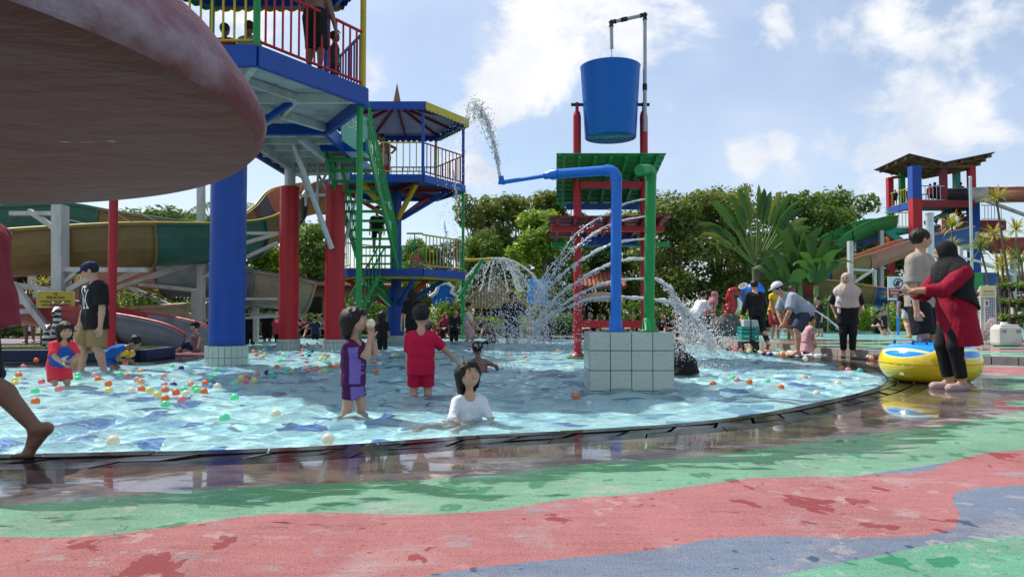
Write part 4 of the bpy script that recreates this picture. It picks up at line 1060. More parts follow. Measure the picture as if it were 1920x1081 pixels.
hex_roof(T2, C2, R2 + .12, 6.42, 6.95, [YELLOW, BLUE, BLUE, BLUE, BLUE, YELLOW], 2)
MB().lathe(Vector((*C2, 0)), [(.14, 6.82), (.002, 7.52)], 8, False).build('spire', WOOD, T2)

# ---- green stair from walkway down to the lower storey
ST = empty('green_staircase', (-3.1, 17.6, ZL), 'steep green steel staircase between walkway and lower tower deck', 'staircase')
a0, a1 = Vector((-3.12, 15.75, ZD - .05)), Vector((-3.02, 19.45, ZL + .02)); wdt = .98; nst = 13
rt = Vector(((a1 - a0).y, -(a1 - a0).x, 0)).normalized() * -1
rt = Vector((1, 0, 0))
for sg in (0, 1):
    o_ = rt * (-wdt * (sg)) ; MB().beam(a0 + o_, a1 + o_, .05, .20).build('stringer', GREEN, ST)
    up = Vector((0, 0, .92)); rr = MB().tube([a0 + o_ + up, a1 + o_ + up], .025, 8).build('handrail', GREEN, ST); MB().tube([a0 + o_ + up * .55, a1 + o_ + up * .55], .018, 8).build('mid_rail', GREEN, ST)
    bm_ = MB().tube([(0, 0, 0), (0, 0, .92)], .013, 6).mesh('baluster'); bm_.materials.append(GREEN)
    for k in range(1, 24):
        p = a0.lerp(a1, k / 24) + o_; c_ = bpy.data.objects.new('baluster', bm_); COL.objects.link(c_); c_.parent = rr; c_.location = p - wloc(ST)
for k in range(nst):
    p = a0.lerp(a1, (k + .5) / nst); MB().box(p + rt * (-wdt / 2), (wdt - .06, .24, .035)).build('tread', GREEN, ST)
MB().beam(a0 + Vector((0, -.1, -.12)), a0 + rt * -wdt + Vector((0, -.1, -.12)), .06, .2).build('top_beam', BLUE, ST)
LS = empty('lower_green_staircase', (-4.3, 19.6, 0), 'short green stair from pool edge up to lower tower deck', 'staircase')
b0, b1 = Vector((-3.75, 19.2, ZL - .1)), Vector((-5.2, 20.6, -.2))
b0, b1 = W(722, 520, 20.2), W(668, 615, 20.0)
for sg in (0, 1):
    o_ = Vector((0, -.8 * sg, 0)); MB().beam(b0 + o_, b1 + o_, .04, .09).build('stringer', GREEN, LS); MB().tube([b0 + o_ + Vector((0,0,.85)), b1 + o_ + Vector((0,0,.85))], .025, 8).build('handrail', GREEN, LS)
    for k in range(0, 9): p = b0.lerp(b1, k / 8) + o_; MB().tube([p, p + Vector((0, 0, .85))], .014, 6).build('baluster', GREEN, LS)
for k in range(7): p = b0.lerp(b1, (k + .6) / 7.2) + Vector((0, -.4, 0)); MB().box(p, (.24, .76, .035)).build('tread', GREEN, LS)
MB().beam(b1 + Vector((0, .1, -.05)), b1 + Vector((0, -.9, -.05)), .1, .14).build('base_beam', GREEN, LS)
MB().beam(b1 + Vector((0, 0, -.05)), Vector((b1.x, b1.y, FLOOR)), .08).build('leg', GREEN, LS); MB().beam(b1 + Vector((0, -.8, -.05)), Vector((b1.x, b1.y - .8, FLOOR)), .08).build('leg', GREEN, LS)
# pale green advertising board on the stair head
SB = empty('green_board', W(668, 290, 15.4), 'pale green advertising board fixed at the head of the green stairs', 'sign')
bp = [W(641, 262, 15.2), W(690, 296, 15.9), W(690, 222, 15.9), W(641, 192, 15.2)]
gbm = paint('pale_green_print', (.16, .42, .33), .4, .3)
MB().slab(bp, .03).build('board', gbm, SB)
def on_quad(q, u, v): return (q[0] * (1-u) + q[1] * u) * (1-v) + (q[3] * (1-u) + q[2] * u) * v
off = (bp[1]-bp[0]).cross(bp[2]-bp[0]).normalized() * .006
m = MB(); ring = [on_quad(bp, .25 + .17 * math.cos(t_), .62 + .16 * math.sin(t_)) + off for t_ in np.linspace(0, 2*math.pi, 25)]; m.tube(ring, .012, 6, False); m.build('round_emblem', WHITE, SB)
m = MB()
for k in range(3): m.quad(*[on_quad(bp, u, v) + off for u, v in ((.5, .68-.09*k), (.72, .68-.09*k), (.72, .73-.09*k), (.5, .73-.09*k))])
m.build('lettering', WHITE, SB)
m = MB(); m.add([on_quad(bp, .80 + .1 * math.cos(t_), .30 + .10 * math.sin(t_)) + off for t_ in np.linspace(0, 2*math.pi, 20)[:-1]], [tuple(range(19))]); m.build('oval_print', WHITE, SB)

# ---- tipping bucket on red posts
BY = 13.8; xl, xr = XA(1083, BY), XA(1209, BY); xc = (xl + xr) / 2
BF = empty('bucket_frame', (xc, BY, FLOOR), 'two tall red posts joined by crossbars under slatted green and red roofs', 'frame')
for x in (xl, xr):
    MB().lathe((x, BY, 0), [(.085, -.08), (.075, 0), (.075, 4.5), (.062, 4.58), (.032, 4.63), (.032, 4.78)], 20).disc((x, BY, 4.78), .032, 20).build('post', RED, BF)
    MB().lathe((x, BY, 0), [(.15, FLOOR + .10), (.17, -.02), (.15, .02), (.10, .05), (.076, .08)], 20).build('post_shoe', MAROON, BF)
    MB().cbox((x, BY, FLOOR + .13), (.42, .42, .28), .02).build('footing', GREEN, BF)
for py, hh, mt, dy in ((607, .13, RED, 0),): MB().beam((xl + .07, BY, ZA(py, BY)), (xr - .07, BY, ZA(py, BY)), .08, hh).build('crossbar', mt, BF)
def slat_roof(x0, x1, yn, zn, yf, zf, mat, nb, ns, beams, taper=.10):
    p = [Vector((x0, yn, zn)), Vector((x1, yn, zn)), Vector((x1 - taper, yf, zf)), Vector((x0 + taper, yf, zf))]
    for k in range(ns):       # boards, lapped like shingles
        t0, t1 = k / ns, (k + 1) / ns + .004; a, b, c_, d = p[0].lerp(p[3], t0), p[1].lerp(p[2], t0), p[1].lerp(p[2], t1), p[0].lerp(p[3], t1)
        lift = Vector((0, 0, .016))
        MB().slab([a, b, c_ + lift, d + lift], .014).build('board', mat, BF)
    for k in range(nb):
        u = (k + .5) / nb; a = p[0].lerp(p[1], u); d = p[3].lerp(p[2], u); MB().beam(a + Vector((0, .03, -.05)), d + Vector((0, 0, -.05)), .06, .07).build('batten', mat, BF)
    for (t_, mt, xa_, xb_, w) in beams:
        zt = zn + (zf - zn) * t_ - .13; yt = yn + (yf - yn) * t_; MB().beam((xa_, yt, zt), (xb_, yt, zt), .09, w).build('purlin', mt, BF)
yn, yf = 12.95, 14.75
slat_roof(XA(1044, yn), XA(1251, yn), yn, ZA(287, yn), yf, ZA(384, yf), GREEN, 7, 11, [(.45, RED, xl + .05, xr - .05, .12), (.9, BLUE, xl - .15, xr + .1, .11)])
slat_roof(XA(1030, yn), XA(1262, yn), yn, ZA(404, yn), yf, ZA(446, yf), MAROON, 7, 7, [(.25, RED, XA(1036, yn), XA(1256, yn), .10), (.80, BLUE, xl + .05, xr - .05, .19), (1.0, GREEN, XA(1034, yf), XA(1256, yf), .09)])
BK = empty('tipping_bucket', (xc, BY, 4.1), 'huge blue tipping bucket hung high between two red posts', 'bucket')
rb, rt_ = .475, .56; zb_, zt_ = 4.10, 5.45
MB().lathe((xc, BY, 0), [(.0, zb_), (rb, zb_), (rb + .008, zb_ + .02), (rt_, zt_ - .02), (rt_ + .014, zt_), (rt_ - .01, zt_ + .006), (rt_ - .03, zt_ - .02), (rb - .02, zb_ + .03), (0, zb_ + .03)], 64).build('shell', paint('bucket_blue', (.008, .14, .56), .26, .08, streak=True, bumpd=.0003), BK)
for x, s_ in ((xl, 1), (xr, -1)): MB().tube([(x - .11 * s_, BY, 4.74), (x + .16 * s_, BY, 4.74)], .032, 12).build('axle', BLACK, BK)
FP = empty('filler_pipe', (xr, BY, 4.7), 'grey filler pipe with black joints bent over the blue bucket', 'pipe')
GP = paint('grey_pvc', (.40, .42, .43), .4, .4)
P0, P1_, P2_, P3_ = Vector((xr + .005, BY - .09, 4.2)), W(1209, 28, BY - .09), W(1146, 42, BY - .05), W(1147, 91, BY - .05)
MB().tube([P0, P1_], .036, 12).build('riser', GP, FP); MB().tube([P1_, P2_], .036, 12).build('arm', GP, FP); MB().tube([P2_, P3_], .034, 12).build('spout', GP, FP)
for q, d in ((P1_, (P2_ - P1_)), (P2_, (P3_ - P2_))): MB().tube([q + (P0 - P1_).normalized() * .10 if q == P1_ else q + (P1_ - P2_).normalized() * .09, q, q + d.normalized() * .09], .046, 12).ball(q, .05, 2).build('elbow', BLACK, FP)
for q, d in ((P1_.lerp(P2_, .62), P2_ - P1_), (P0.lerp(P1_, .38), P1_ - P0)): MB().tube([q - d.normalized() * .06, q + d.normalized() * .06], .044, 12).build('coupling', BLACK, FP)
MB().tube([P0 + Vector((0, .09, .5)), P0 + Vector((0, 0, .5))], .02, 8).build('clamp', BLACK, FP)

# ---- tiled plinth with the two spray pipes
TX0, TX1, TY0, TZ = XA(1104.5, 8.0), XA(1263, 8.0), 8.0, .585
TB = empty('tiled_plinth', ((TX0+TX1)/2, TY0 + .42, FLOOR), 'square plinth of pale green tiles standing in the pool', 'plinth')
tw = (TX1 - TX0); MB().box(((TX0+TX1)/2, TY0 + .30, (FLOOR + TZ)/2 - .003), (tw - .02, .58, TZ - FLOOR - .006)).build('core', GROUT, TB)
rows_z = [TZ, TZ - .19, TZ - .405, TZ - .625, FLOOR]
for r_ in range(4):
    z1_, z0_ = rows_z[r_] - .004, rows_z[r_ + 1] + .004
    m = MB().cbox((0, 0, 0), (tw / 4 - .008, .016, z1_ - z0_), .003).mesh('tile'); m.materials.append(TILE)
    for k in range(4):
        x = TX0 + tw * (k + .5) / 4
        for (yy, rz) in ((TY0 + .008, 0), (TY0 + .592, math.pi)):
            o = bpy.data.objects.new('tile', m); COL.objects.link(o); o.parent = TB; o.location = Vector((x, yy + random.uniform(-.0015, .0015), (z0_+z1_)/2)) - TB.location; o.rotation_euler = (0, 0, rz)
    m = MB().cbox((0, 0, 0), (.016, .566 / 4 - .006, z1_ - z0_), .003).mesh('tile'); m.materials.append(TILE)
    for k in range(4):
        for xx in (TX0 + .004, TX1 - .004):
            o = bpy.data.objects.new('tile', m); COL.objects.link(o); o.parent = TB; o.location = Vector((xx, TY0 + .02 + .56 * (k + .5) / 4, (z0_+z1_)/2)) - TB.location
m = MB().cbox((0, 0, 0), (tw / 4 - .008, .143, .012), .003).mesh('tile'); m.materials.append(TILE)
for k in range(4):
    for j in range(4):
        o = bpy.data.objects.new('tile', m); COL.objects.link(o); o.parent = TB; o.location = Vector((TX0 + tw * (k+.5)/4, TY0 + .078 + .148 * j, TZ + .001)) - TB.location
PYY = TY0 + .29
def arc(a, b, c, n=6, r=.12):
    """rounded corner at b"""
    a, b, c = Vector(a), Vector(b), Vector(c); d0 = (a - b).normalized() * r; d1 = (c - b).normalized() * r
    return [(b + d0).lerp(b, t).lerp(b.lerp(b + d1, t), t) for t in np.linspace(0, 1, n)]
BP = empty('blue_spray_pipe', (XA(1156, PYY), PYY, TZ), 'blue spray pipe with long arm reaching left from tiled plinth', 'pipe')
xb_ = XA(1154, PYY); zA = ZA(318, PYY)
B0, B1, B2, B3 = Vector((xb_, PYY, TZ)), Vector((XA(1157, PYY), PYY, zA)), W(1043, 326, PYY + .28), W(941, 342, PYY + .62)
MB().tube([B0, B1 - Vector((0, 0, .12))], .060, 20).build('riser', BLUE2, BP)
MB().tube(arc(B0, B1, B2, 8, .13), .066, 20).build('elbow', BLUE2, BP)
MB().tube([B1 + (B2 - B1).normalized() * .12, B2], .056, 20).build('arm', BLUE2, BP)
dd_ = (B3 - B2).normalized()
MB().tube([B2 - dd_ * .03, B2 + dd_ * .05, B2 + dd_ * .10, B2 + dd_ * .15], [.066, .066, .045, .045], 16).build('reducer', BLUE2, BP)
MB().tube([B2 + dd_ * .1, B3], .026, 14).build('nozzle_arm', BLUE2, BP)
MB().tube([B3 - dd_ * .03, B3 + dd_ * .02, B3 + Vector((-.005, 0, .03)), B3 + Vector((-.012, 0, .075))], .034, 14).build('nozzle', BLUE2, BP)
MB().lathe((xb_, PYY, TZ), [(.0, 0.008), (.12, .008), (.12, .025), (.075, .03), (.072, .15), (.061, .16)], 24).build('flange', BLUE2, BP)
GPp = empty('green_spray_pipe', (XA(1216, PYY), PYY, TZ), 'upright green pipe with hooked end and side jets on tiled plinth', 'pipe')
G0, G1_, G2_ = Vector((XA(1216, PYY), PYY, TZ)), Vector((XA(1222, PYY), PYY, ZA(318, PYY))), W(1199, 319, PYY - .25)
MB().tube([G0, G1_ - Vector((0, 0, .1))], .060, 20).build('riser', GREEN, GPp); MB().tube(arc(G0, G1_, G2_, 8, .11), .066, 20).build('elbow', GREEN, GPp)
MB().tube([G1_ + (G2_ - G1_).normalized() * .1, G2_], .062, 20).build('hook', GREEN, GPp)
MB().lathe(G0, [(.0, 0.008), (.12, .008), (.12, .025), (.075, .03), (.072, .15), (.061, .16)], 24).build('flange', GREEN, GPp)

# ---- toadstool shelter beside the camera
MC = Vector((-1.78, 1.708, 1.25)); mr_ = 1.135
MT = empty('toadstool_shelter', (MC.x, MC.y, 0), 'big weathered red toadstool shelter with rough brown underside', 'shelter')
def mush_mat():
    t = NT('toadstool_underside'); p = t.obj(); n = t.noise(t.scale(p, (1, 1.4, 1)), 2.0, 6, .62); f = t.noise(t.scale(p, (1, 1.8, 1)), 6, 5, .55)
    c = t.mix(n, (.115, .045, .032), (.175, .075, .055)); c = t.mix(t.mr(f, .58, .75, 0, .5), c, (.08, .045, .035)); c = t.mix(t.mr(t.noise(t.scale(p, (1, 3.5, 1)), 2.6, 4, .6), .69, .72), c, (.42, .38, .35))
    b = t.pbsdf(Base_Color=c, Roughness=.62); t.l(t.bump(t.math('ADD', f, n), .6, .022), b.inputs['Normal']); return t.done(b)
def mush_top():
    t = NT('toadstool_cap'); p = t.obj(); n = t.noise(p, 1.5, 5, .55, .15); f = t.noise(p, 24, 4, .7)
    c = t.mix(t.mr(n, .46, .60), (.15, .02, .027), (.38, .31, .36)); c = t.mix(t.mr(f, .55, .75, 0, .5), c, (.20, .09, .10))
    b = t.pbsdf(Base_Color=c, Roughness=.5); t.l(t.bump(t.math('ADD', f, n), .5, .02), b.inputs['Normal']); return t.done(b)
tilt = Matrix.Rotation(R(-1.9), 3, 'X') @ Matrix.Rotation(R(-1.5), 3, 'Y')
def mlathe(prof, n=96):
    m = MB(); m.lathe((0, 0, 0), prof, n); m.v = [MC + tilt @ v for v in m.v]; return m
mlathe([(.14, .03), (.5, .015), (.9, .005), (1.08, 0), (1.115, .008)]).build('underside', mush_mat(), MT)
mlathe([(1.115, .008), (1.138, .03), (1.145, .06), (1.13, .10), (1.05, .22), (.85, .40), (.5, .55), (.2, .60), (0, .61)]).build('cap', mush_top(), MT)
MB().lathe((MC.x, MC.y, 0), [(.24, 0), (.2, .1), (.17, .6), (.18, 1.0), (.26, 1.27)], 32).build('stem', paint('toadstool_stem', (.55, .5, .42), .7, .6), MT)
# ------------------------------------------------------------------ water slides
def fl_mat(name, col, sc=2.0, wear=.6):
    return paint(name, col, .38, wear, tuple(c * .35 + .02 for c in col), sc)
F_YEL = fl_mat('slide_yellow', (.22, .15, .05)); F_TEAL = fl_mat('slide_teal', (.03, .14, .10)); F_PINK = fl_mat('slide_faded_red', (.36, .15, .11)); F_GREY = fl_mat('slide_grey_blue', (.17, .20, .23))
F_ORA = fl_mat('slide_orange', (.42, .16, .06)); F_TAN = fl_mat('slide_tan', (.36, .31, .20)); F_RED = fl_mat('slide_red', (.30, .035, .03)); F_GRN = fl_mat('slide_green', (.02, .22, .05)); F_BLU = fl_mat('slide_blue', (.02, .07, .22)); F_NAVY = fl_mat('slide_dark', (.05, .05, .07)); F_WHT = fl_mat('slide_white', (.58, .58, .56))
def flume(root, pts, secs, w=1.0, d=.75, rimmat=None, closed=False, wall=.035):
    """open half-pipe swept along a rim-level path; secs = [(fraction, material)...]: one part per moulded section, joined by flanges"""
    P = catmull([tuple(p) for p in pts], 10, False); n = len(P); k = 12
    T = np.gradient(P, axis=0); T /= np.linalg.norm(T, axis=1)[:, None]
    S_ = np.stack([T[:, 1], -T[:, 0], np.zeros(n)], 1); S_ /= np.linalg.norm(S_, axis=1)[:, None]
    U = np.cross(S_, T); L = np.r_[0, np.cumsum(np.linalg.norm(np.diff(P, axis=0), axis=1))]; L /= L[-1]
    prof = []
    for sgn, off in ((1, 0), (-1, wall)):
        ang = np.linspace(0, math.pi, k + 1); a = [(math.cos(t) * (w/2 - off), -math.sin(t) ** .8 * (d - off)) for t in ang]
        prof.append(a if sgn > 0 else a[::-1])
    outer = [(w/2 + .06, .0), (w/2 + .06, -.035)] + prof[0] + [(-w/2 - .06, -.035), (-w/2 - .06, 0.0)]
    outer = [(w/2 + .06, .02), (w/2 + .06, -.03), (w/2 + .002, -.035)] + prof[0][1:-1] + [(-w/2 - .002, -.035), (-w/2 - .06, -.03), (-w/2 - .06, .02)] + [(-w/2 + wall, .02)] + prof[1][1:-1] + [(w/2 - wall, .02)]
    q = len(outer); st = 0.0; parts = []
    for fr, mt in secs:
        idx = [i for i in range(n) if st - 1e-6 <= L[i] <= fr + 1e-6]
        if len(idx) < 2: st = fr; continue
        if idx[-1] < n - 1 : idx.append(idx[-1] + 1)
        m = MB(); vs = []; fs = []
        for i in idx:
            for (a, b) in outer: vs.append(P[i] + S_[i] * a + U[i] * b)
        for i in range(len(idx) - 1):
            for j in range(q):
                j2 = (j + 1) % q; fs.append((i*q+j, (i+1)*q+j, (i+1)*q+j2, i*q+j2))
        m.add(vs, fs, False); m.add(vs[:q], [tuple(range(q))]); m.add(vs[-q:], [tuple(range(q - 1, -1, -1))])
        o = m.build('slide_section', mt, root); parts.append(o)
        for e in (idx[-1],):          # bolted flange
            m = MB(); ring = []
            for sc_, dx in ((1.0, -.03), (1.09, -.03), (1.09, .03), (1.0, .03)):
                for t in np.linspace(0, math.pi, k + 1): ring.append(P[e] + T[e] * dx + S_[e] * math.cos(t) * w/2 * sc_ + U[e] * (-math.sin(t) ** .8 * d * sc_ - .012))
            fs = []
            for a in range(3):
                for j in range(k): fs.append((a*(k+1)+j, a*(k+1)+j+1, (a+1)*(k+1)+j+1, (a+1)*(k+1)+j))
            m.add([Vector(v) for v in ring], fs); m.build('flange', mt, root)
        st = fr
    for sg in (-1, 1):
        m = MB(); m.tube([Vector(P[i] + S_[i] * sg * (w/2 + .03) + U[i] * .028) for i in range(n)], .03, 6); m.build('lip', rimmat or secs[0][1], root)
    return P
def frame(root, segs, Y, w=.13, mat=WSTEEL, name='support_beam'):
    for s_ in segs:
        x0, y0, x1, y1 = s_[:4]; ww = s_[4] if len(s_) > 4 else w; dy = s_[5] if len(s_) > 5 else 0
        MB().beam(W(x0, y0, Y + dy), W(x1, y1, Y + dy), ww * .7, ww, (0, 1, 0)).build(name, mat, root)
Lp = lambda px, py, Y: W(px, py, Y)
# long yellow-brown and green slide at the left
SL1 = empty('water_slide', (-9.5, 17, 0), 'big yellow and green water slide trough sweeping behind the black shirted man', 'water slide', )
flume(SL1, [Lp(-420, 470, 15), Lp(-200, 452, 15.4), Lp(0, 440, 16), Lp(140, 431, 16.4), Lp(275, 424, 17), Lp(395, 422, 18.4), Lp(470, 412, 19.6), Lp(515, 385, 20.6), Lp(548, 352, 21.6), Lp(600, 340, 22.6)],
      [(.50, F_YEL), (.72, F_TEAL), (.80, F_YEL), (.87, F_NAVY), (1.0, F_ORA)], 1.15, .95, YELLOW)
frame(SL1, [(113, 385, 113, 640, .30), (20, 400, 100, 400, .12), (55, 395, 108, 432, .13), (-30, 410, 25, 440, .12), (8, 531, 112, 545, .15), (22, 530, 112, 645, .16, -.3), (127, 545, 172, 520, .15), (-20, 566, 78, 567, .13), (22, 584, 112, 582, .15), (120, 622, 168, 560, .16), (110, 505, 275, 506, .14), (120, 530, 150, 506, .10), (-30, 604, 110, 602, .10, .4)], 15.6)
frame(SL1, [(205, 545, 372, 488, .15), (205, 530, 262, 506, .13), (250, 500, 385, 490, .12), (377, 340, 377, 640, .20), (240, 537, 378, 600, .13), (262, 533, 372, 545, .12), (368, 545, 368, 632, .22), (375, 480, 520, 438, .11), (380, 520, 520, 455, .11), (390, 437, 522, 437, .10), (385, 560, 520, 560, .08), (385, 600, 530, 592, .08)], 18.3)
MB().cyl(W(113, 600, 15.6).xy, .26, 0, .12, 12).build('footing', CONC, SL1); MB().cyl(W(377, 600, 18.3).xy, .2, 0, .12, 12).build('footing', CONC, SL1)
for a, b in (((128, 412), (195, 428)), ((210, 395), (250, 420)), ((235, 388), (300, 418))): MB().tube([W(*a, 16.4), W(*b, 17.5)], .012, 5).build('guy_wire', STEEL, SL1)
SL2 = empty('water_slide', (-12.4, 21, 0), 'dark green and orange upper slide trough far behind yellow slide', 'water slide')
flume(SL2, [Lp(-250, 380, 20), Lp(-80, 392, 20.5), Lp(20, 392, 21), Lp(130, 388, 21.5), Lp(206, 398, 21.8), Lp(330, 418, 22), Lp(420, 432, 23)], [(.30, F_ORA), (.62, F_TEAL), (.86, F_YEL), (1, F_ORA)], 1.1, .95, F_TEAL)
frame(SL2, [(60, 420, 60, 620, .2), (250, 425, 250, 620, .2), (400, 440, 400, 620, .18)], 21.8)
SL3 = empty('water_slide', (-8, 19, 0), 'faded pink and grey lower slide trough between the support beams', 'water slide')
flume(SL3, [Lp(150, 515, 20.5), Lp(240, 500, 20), Lp(365, 497, 19.4), Lp(460, 508, 19.4), Lp(530, 520, 19.6), Lp(578, 533, 20)], [(.42, F_PINK), (.80, F_GREY), (1, F_TAN)], 1.0, .85, F_GREY)
frame(SL3, [(300, 540, 300, 640, .16), (480, 560, 480, 640, .16), (550, 575, 550, 640, .16), (460, 575, 575, 572, .12), (460, 590, 575, 590, .10)], 19.8)
SL4 = empty('slide_runout', (-7, 14.5, 0), 'low dark red slide end with grey mouth by the pool', 'water slide')
flume(SL4, [Lp(60, 560, 16.2), Lp(150, 574, 15.6), Lp(205, 584, 15.2), Lp(290, 597, 14.9), Lp(345, 610, 14.7), Lp(378, 627, 14.6)], [(.62, F_RED), (1, F_GREY)], .95, .58, RED)
MB().cbox((-7.2, 15.0, .06), (1.6, .9, .12), .02).build('footing', CONC, SL4)
SL5 = empty('slide_runout', (-7.5, 18, 0), 'orange rimmed tan slide end behind the dark red slide end', 'water slide')
flume(SL5, [Lp(215, 580, 19), Lp(290, 577, 18.4), Lp(372, 572, 18.2)], [(.45, F_ORA), (1, F_TAN)], .95, .6, F_ORA)
MB().cbox((-8.2, 18.4, .12), (1.2, .8, .24), .02).build('footing', CONC, SL5)

# ---- tower with slides at the right, well behind
T3 = empty('slide_tower', (26.1, 45.8, 0), 'tall distant concrete slide tower in red, blue and green with folded roof', 'tower')
def post3(px, w, segs, Y):
    x = XA(px, Y)
    for (ya, yb_, mt) in segs:
        zt, zb__ = ZA(ya, Y), ZA(yb_, Y); MB().box((x, Y, (zt + zb__)/2), (w, w, zt - zb__ + .002)).build('pillar', mt, T3)
post3(1672, .34, [(333, 390, RED), (390, 432, GREEN), (432, 612, RED)], 47.1)
post3(1719, .55, [(312, 373, BLUE), (373, 612, RED)], 44.0)
post3(1695, .30, [(322, 385, GREEN)], 47.2)
post3(1828, .52, [(377, 612, BLUE)], 44.4); post3(1826, .36, [(311, 377, RED)], 44.5)
post3(1773, .34, [(316, 378, MAROON)], 44.6); post3(1798, .34, [(321, 384, TEAL)], 47.4)
post3(1776, .34, [(384, 612, MAROON)], 47.4)
z3 = ZA(378, 44.0)
MB().box((26.1, 45.75, z3 - .02), (3.9, 3.3, .12)).build('deck_slab', CONC, T3)
MB().box((26.1, 44.0, z3 - .14), (3.25, .3, .42)).build('edge_beam', MAROON, T3); MB().box((24.22, 45.6, z3 - .14), (.3, 2.75, .42)).build('edge_beam', BLUE, T3); MB().box((27.95, 45.9, z3 - .14), (.3, 2.7, .42)).build('edge_beam', BLUE, T3)
railing(T3, (24.25, 44.3), (24.25, 47.0), z3, .95, YELLOW, .25, .025, .035); railing(T3, (24.6, 44.0), (26.0, 44.05), z3, .95, STEEL, .22, .022, .035); railing(T3, (24.3, 47.1), (27.9, 47.2), z3, .95, BLUE, .3, .022, .035)
Yn, Yf = 43.0, 48.2
prof = [(1638, 318), (1705, 287), (1771, 303), (1864, 284)]
pr = [(XA(a, 44.0), ZA(b, 44.0)) for a, b in prof]
RF3 = paint('old_roof_sheet', (.16, .12, .10), .7, .6)
for q4 in ([W(1638, 318, 48.4), W(1705, 287, 43.4), W(1776, 304, 43.4), W(1722, 337, 48.4)], [W(1722, 334, 48.3), W(1768, 304, 43.5), W(1866, 284, 43.5), W(1826, 314, 48.3)]):
    for j in range(8):
        a_, b_ = j / 8, (j + 1) / 8 - .006
        MB().slab([on_quad(q4, a_, 0), on_quad(q4, b_, 0), on_quad(q4, b_, 1), on_quad(q4, a_, 1)], .035).build('roof_sheet', RF3, T3)
    for j in range(4):
        t_ = (j + .5) / 4; dn = Vector((0, 0, -.14)); MB().beam(on_quad(q4, t_, .02) + dn, on_quad(q4, t_, .98) + dn, .09, .14).build('rafter', WOOD, T3)
        MB().beam(on_quad(q4, .03, t_) + dn * .6, on_quad(q4, .97, t_) + dn * .6, .10, .14).build('purlin', WOOD, T3)
for (pa, pb, Yt) in (((1719, 312), (1826, 312), 44.4), ((1672, 333), (1798, 322), 47.2)): MB().beam(W(*pa, Yt), W(*pb, Yt), .12, .16).build('tie_beam', WOOD, T3)
# lower left balcony, where the green slide starts
zb3 = ZA(428, 44.5); bx0, bx1 = XA(1660, 44.5), XA(1713, 44.5)
MB().box(((bx0+bx1)/2, 45.2, zb3 - .12), (bx1 - bx0, 1.6, .32)).build('balcony_slab', TEAL, T3); railing(T3, (bx0, 44.42), (bx1, 44.42), zb3, .95, YELLOW, .2, .022, .03)
MB().beam(W(1662, 434, 44.6), W(1714, 468, 44.3), .3, .35).build('brace', TEAL, T3); MB().beam(W(1662, 432, 45.2), W(1545, 492, 43), .3, .5).build('brace', F_BLU, T3); MB().beam(W(1626, 448, 45), W(1678, 478, 46.5), .25, .35).build('brace', MAROON, T3)
MB().beam(W(1736, 418, 45.5), W(1775, 400, 46.5), .25, .25).build('brace', TEAL, T3)
# right lower landing and stairs
zr3 = ZA(418, 45); MB().box((XA(1855, 45), 45.4, zr3 - .18), (1.75, 1.6, .62)).build('landing', MAROON, T3); railing(T3, (XA(1838, 45), 44.7), (XA(1881, 45), 44.7), zr3 + .1, .95, STEEL, .2, .022, .03)
for k in range(8): MB().box((XA(1797, 46) + .10 * k, 45.6, z3 - .35 - .2 * k), (.3, .9, .06)).build('stair_tread', WSTEEL, T3)
MB().beam(W(1790, 390, 45.1), W(1817, 424, 45.1), .1, .3).build('stair_stringer', MAROON, T3)
for k in range(8): MB().box((XA(1868, 46) - .16 * k, 46.0, zr3 - .5 - .22 * k), (.3, .9, .06)).build('stair_tread', WSTEEL, T3)
SG = empty('green_slide', (21, 45, 0), 'bright green slide trough curving down from the distant tower balcony', 'water slide')
flume(SG, [Lp(1664, 408, 45), Lp(1640, 410, 44.6), Lp(1605, 420, 44), Lp(1570, 438, 43.2), Lp(1540, 460, 42.4), Lp(1500, 486, 41.5)], [(.5, F_GRN), (1, F_GRN)], 1.5, 1.0, GREEN)
frame(SG, [(1600, 445, 1600, 610, .3), (1545, 480, 1545, 610, .3), (1652, 432, 1652, 612, .3)], 43.8)
SR = empty('brown_slide', (30, 43, 0), 'brown and white slide trough leaving the distant tower under its roof', 'water slide')
flume(SR, [Lp(1784, 356, 45.5), Lp(1815, 355, 44.5), Lp(1845, 354, 43.6), Lp(1885, 352, 42.5), Lp(1930, 352, 41.2), Lp(2000, 357, 40), Lp(2120, 372, 38)], [(.16, F_NAVY), (.28, F_WHT), (1, F_PINK)], 1.1, .8, F_WHT)
frame(SR, [(1848, 376, 1925, 404, .22), (1850, 378, 1960, 376, .2), (1935, 380, 1935, 610, .3), (2050, 385, 2050, 610, .3)], 43)
SM = empty('white_slide', (24, 38, 0), 'white slide trough with green and yellow rim behind the couple', 'water slide')
flume(SM, [Lp(1760, 438, 38), Lp(1800, 442, 38), Lp(1845, 438, 37.5), Lp(1880, 448, 36.5), Lp(1930, 448, 36), Lp(2040, 446, 35)], [(.32, F_WHT), (.45, F_YEL), (1, F_RED)], 1.1, .75, F_YEL)
frame(SM, [(1800, 460, 1800, 610, .25), (1900, 470, 1900, 610, .25), (1840, 495, 1930, 515, .18), (1990, 470, 1990, 610, .25)], 37)
SB1 = empty('red_yellow_slide', (18, 33, 0), 'red and yellow slide trough descending left past steel post', 'water slide')
flume(SB1, [Lp(1810, 428, 34), Lp(1735, 444, 33.5), Lp(1690, 453, 33), Lp(1630, 474, 32.4), Lp(1565, 494, 32), Lp(1515, 510, 31.5), Lp(1495, 520, 30.8), Lp(1505, 524, 30), Lp(1550, 527, 29.5), Lp(1620, 537, 29.2), Lp(1690, 548, 29)], [(.20, F_BLU), (.40, F_PINK), (.55, F_YEL), (.68, F_BLU), (.78, F_RED), (.92, F_YEL), (1, F_BLU)], 1.0, .75, F_ORA)
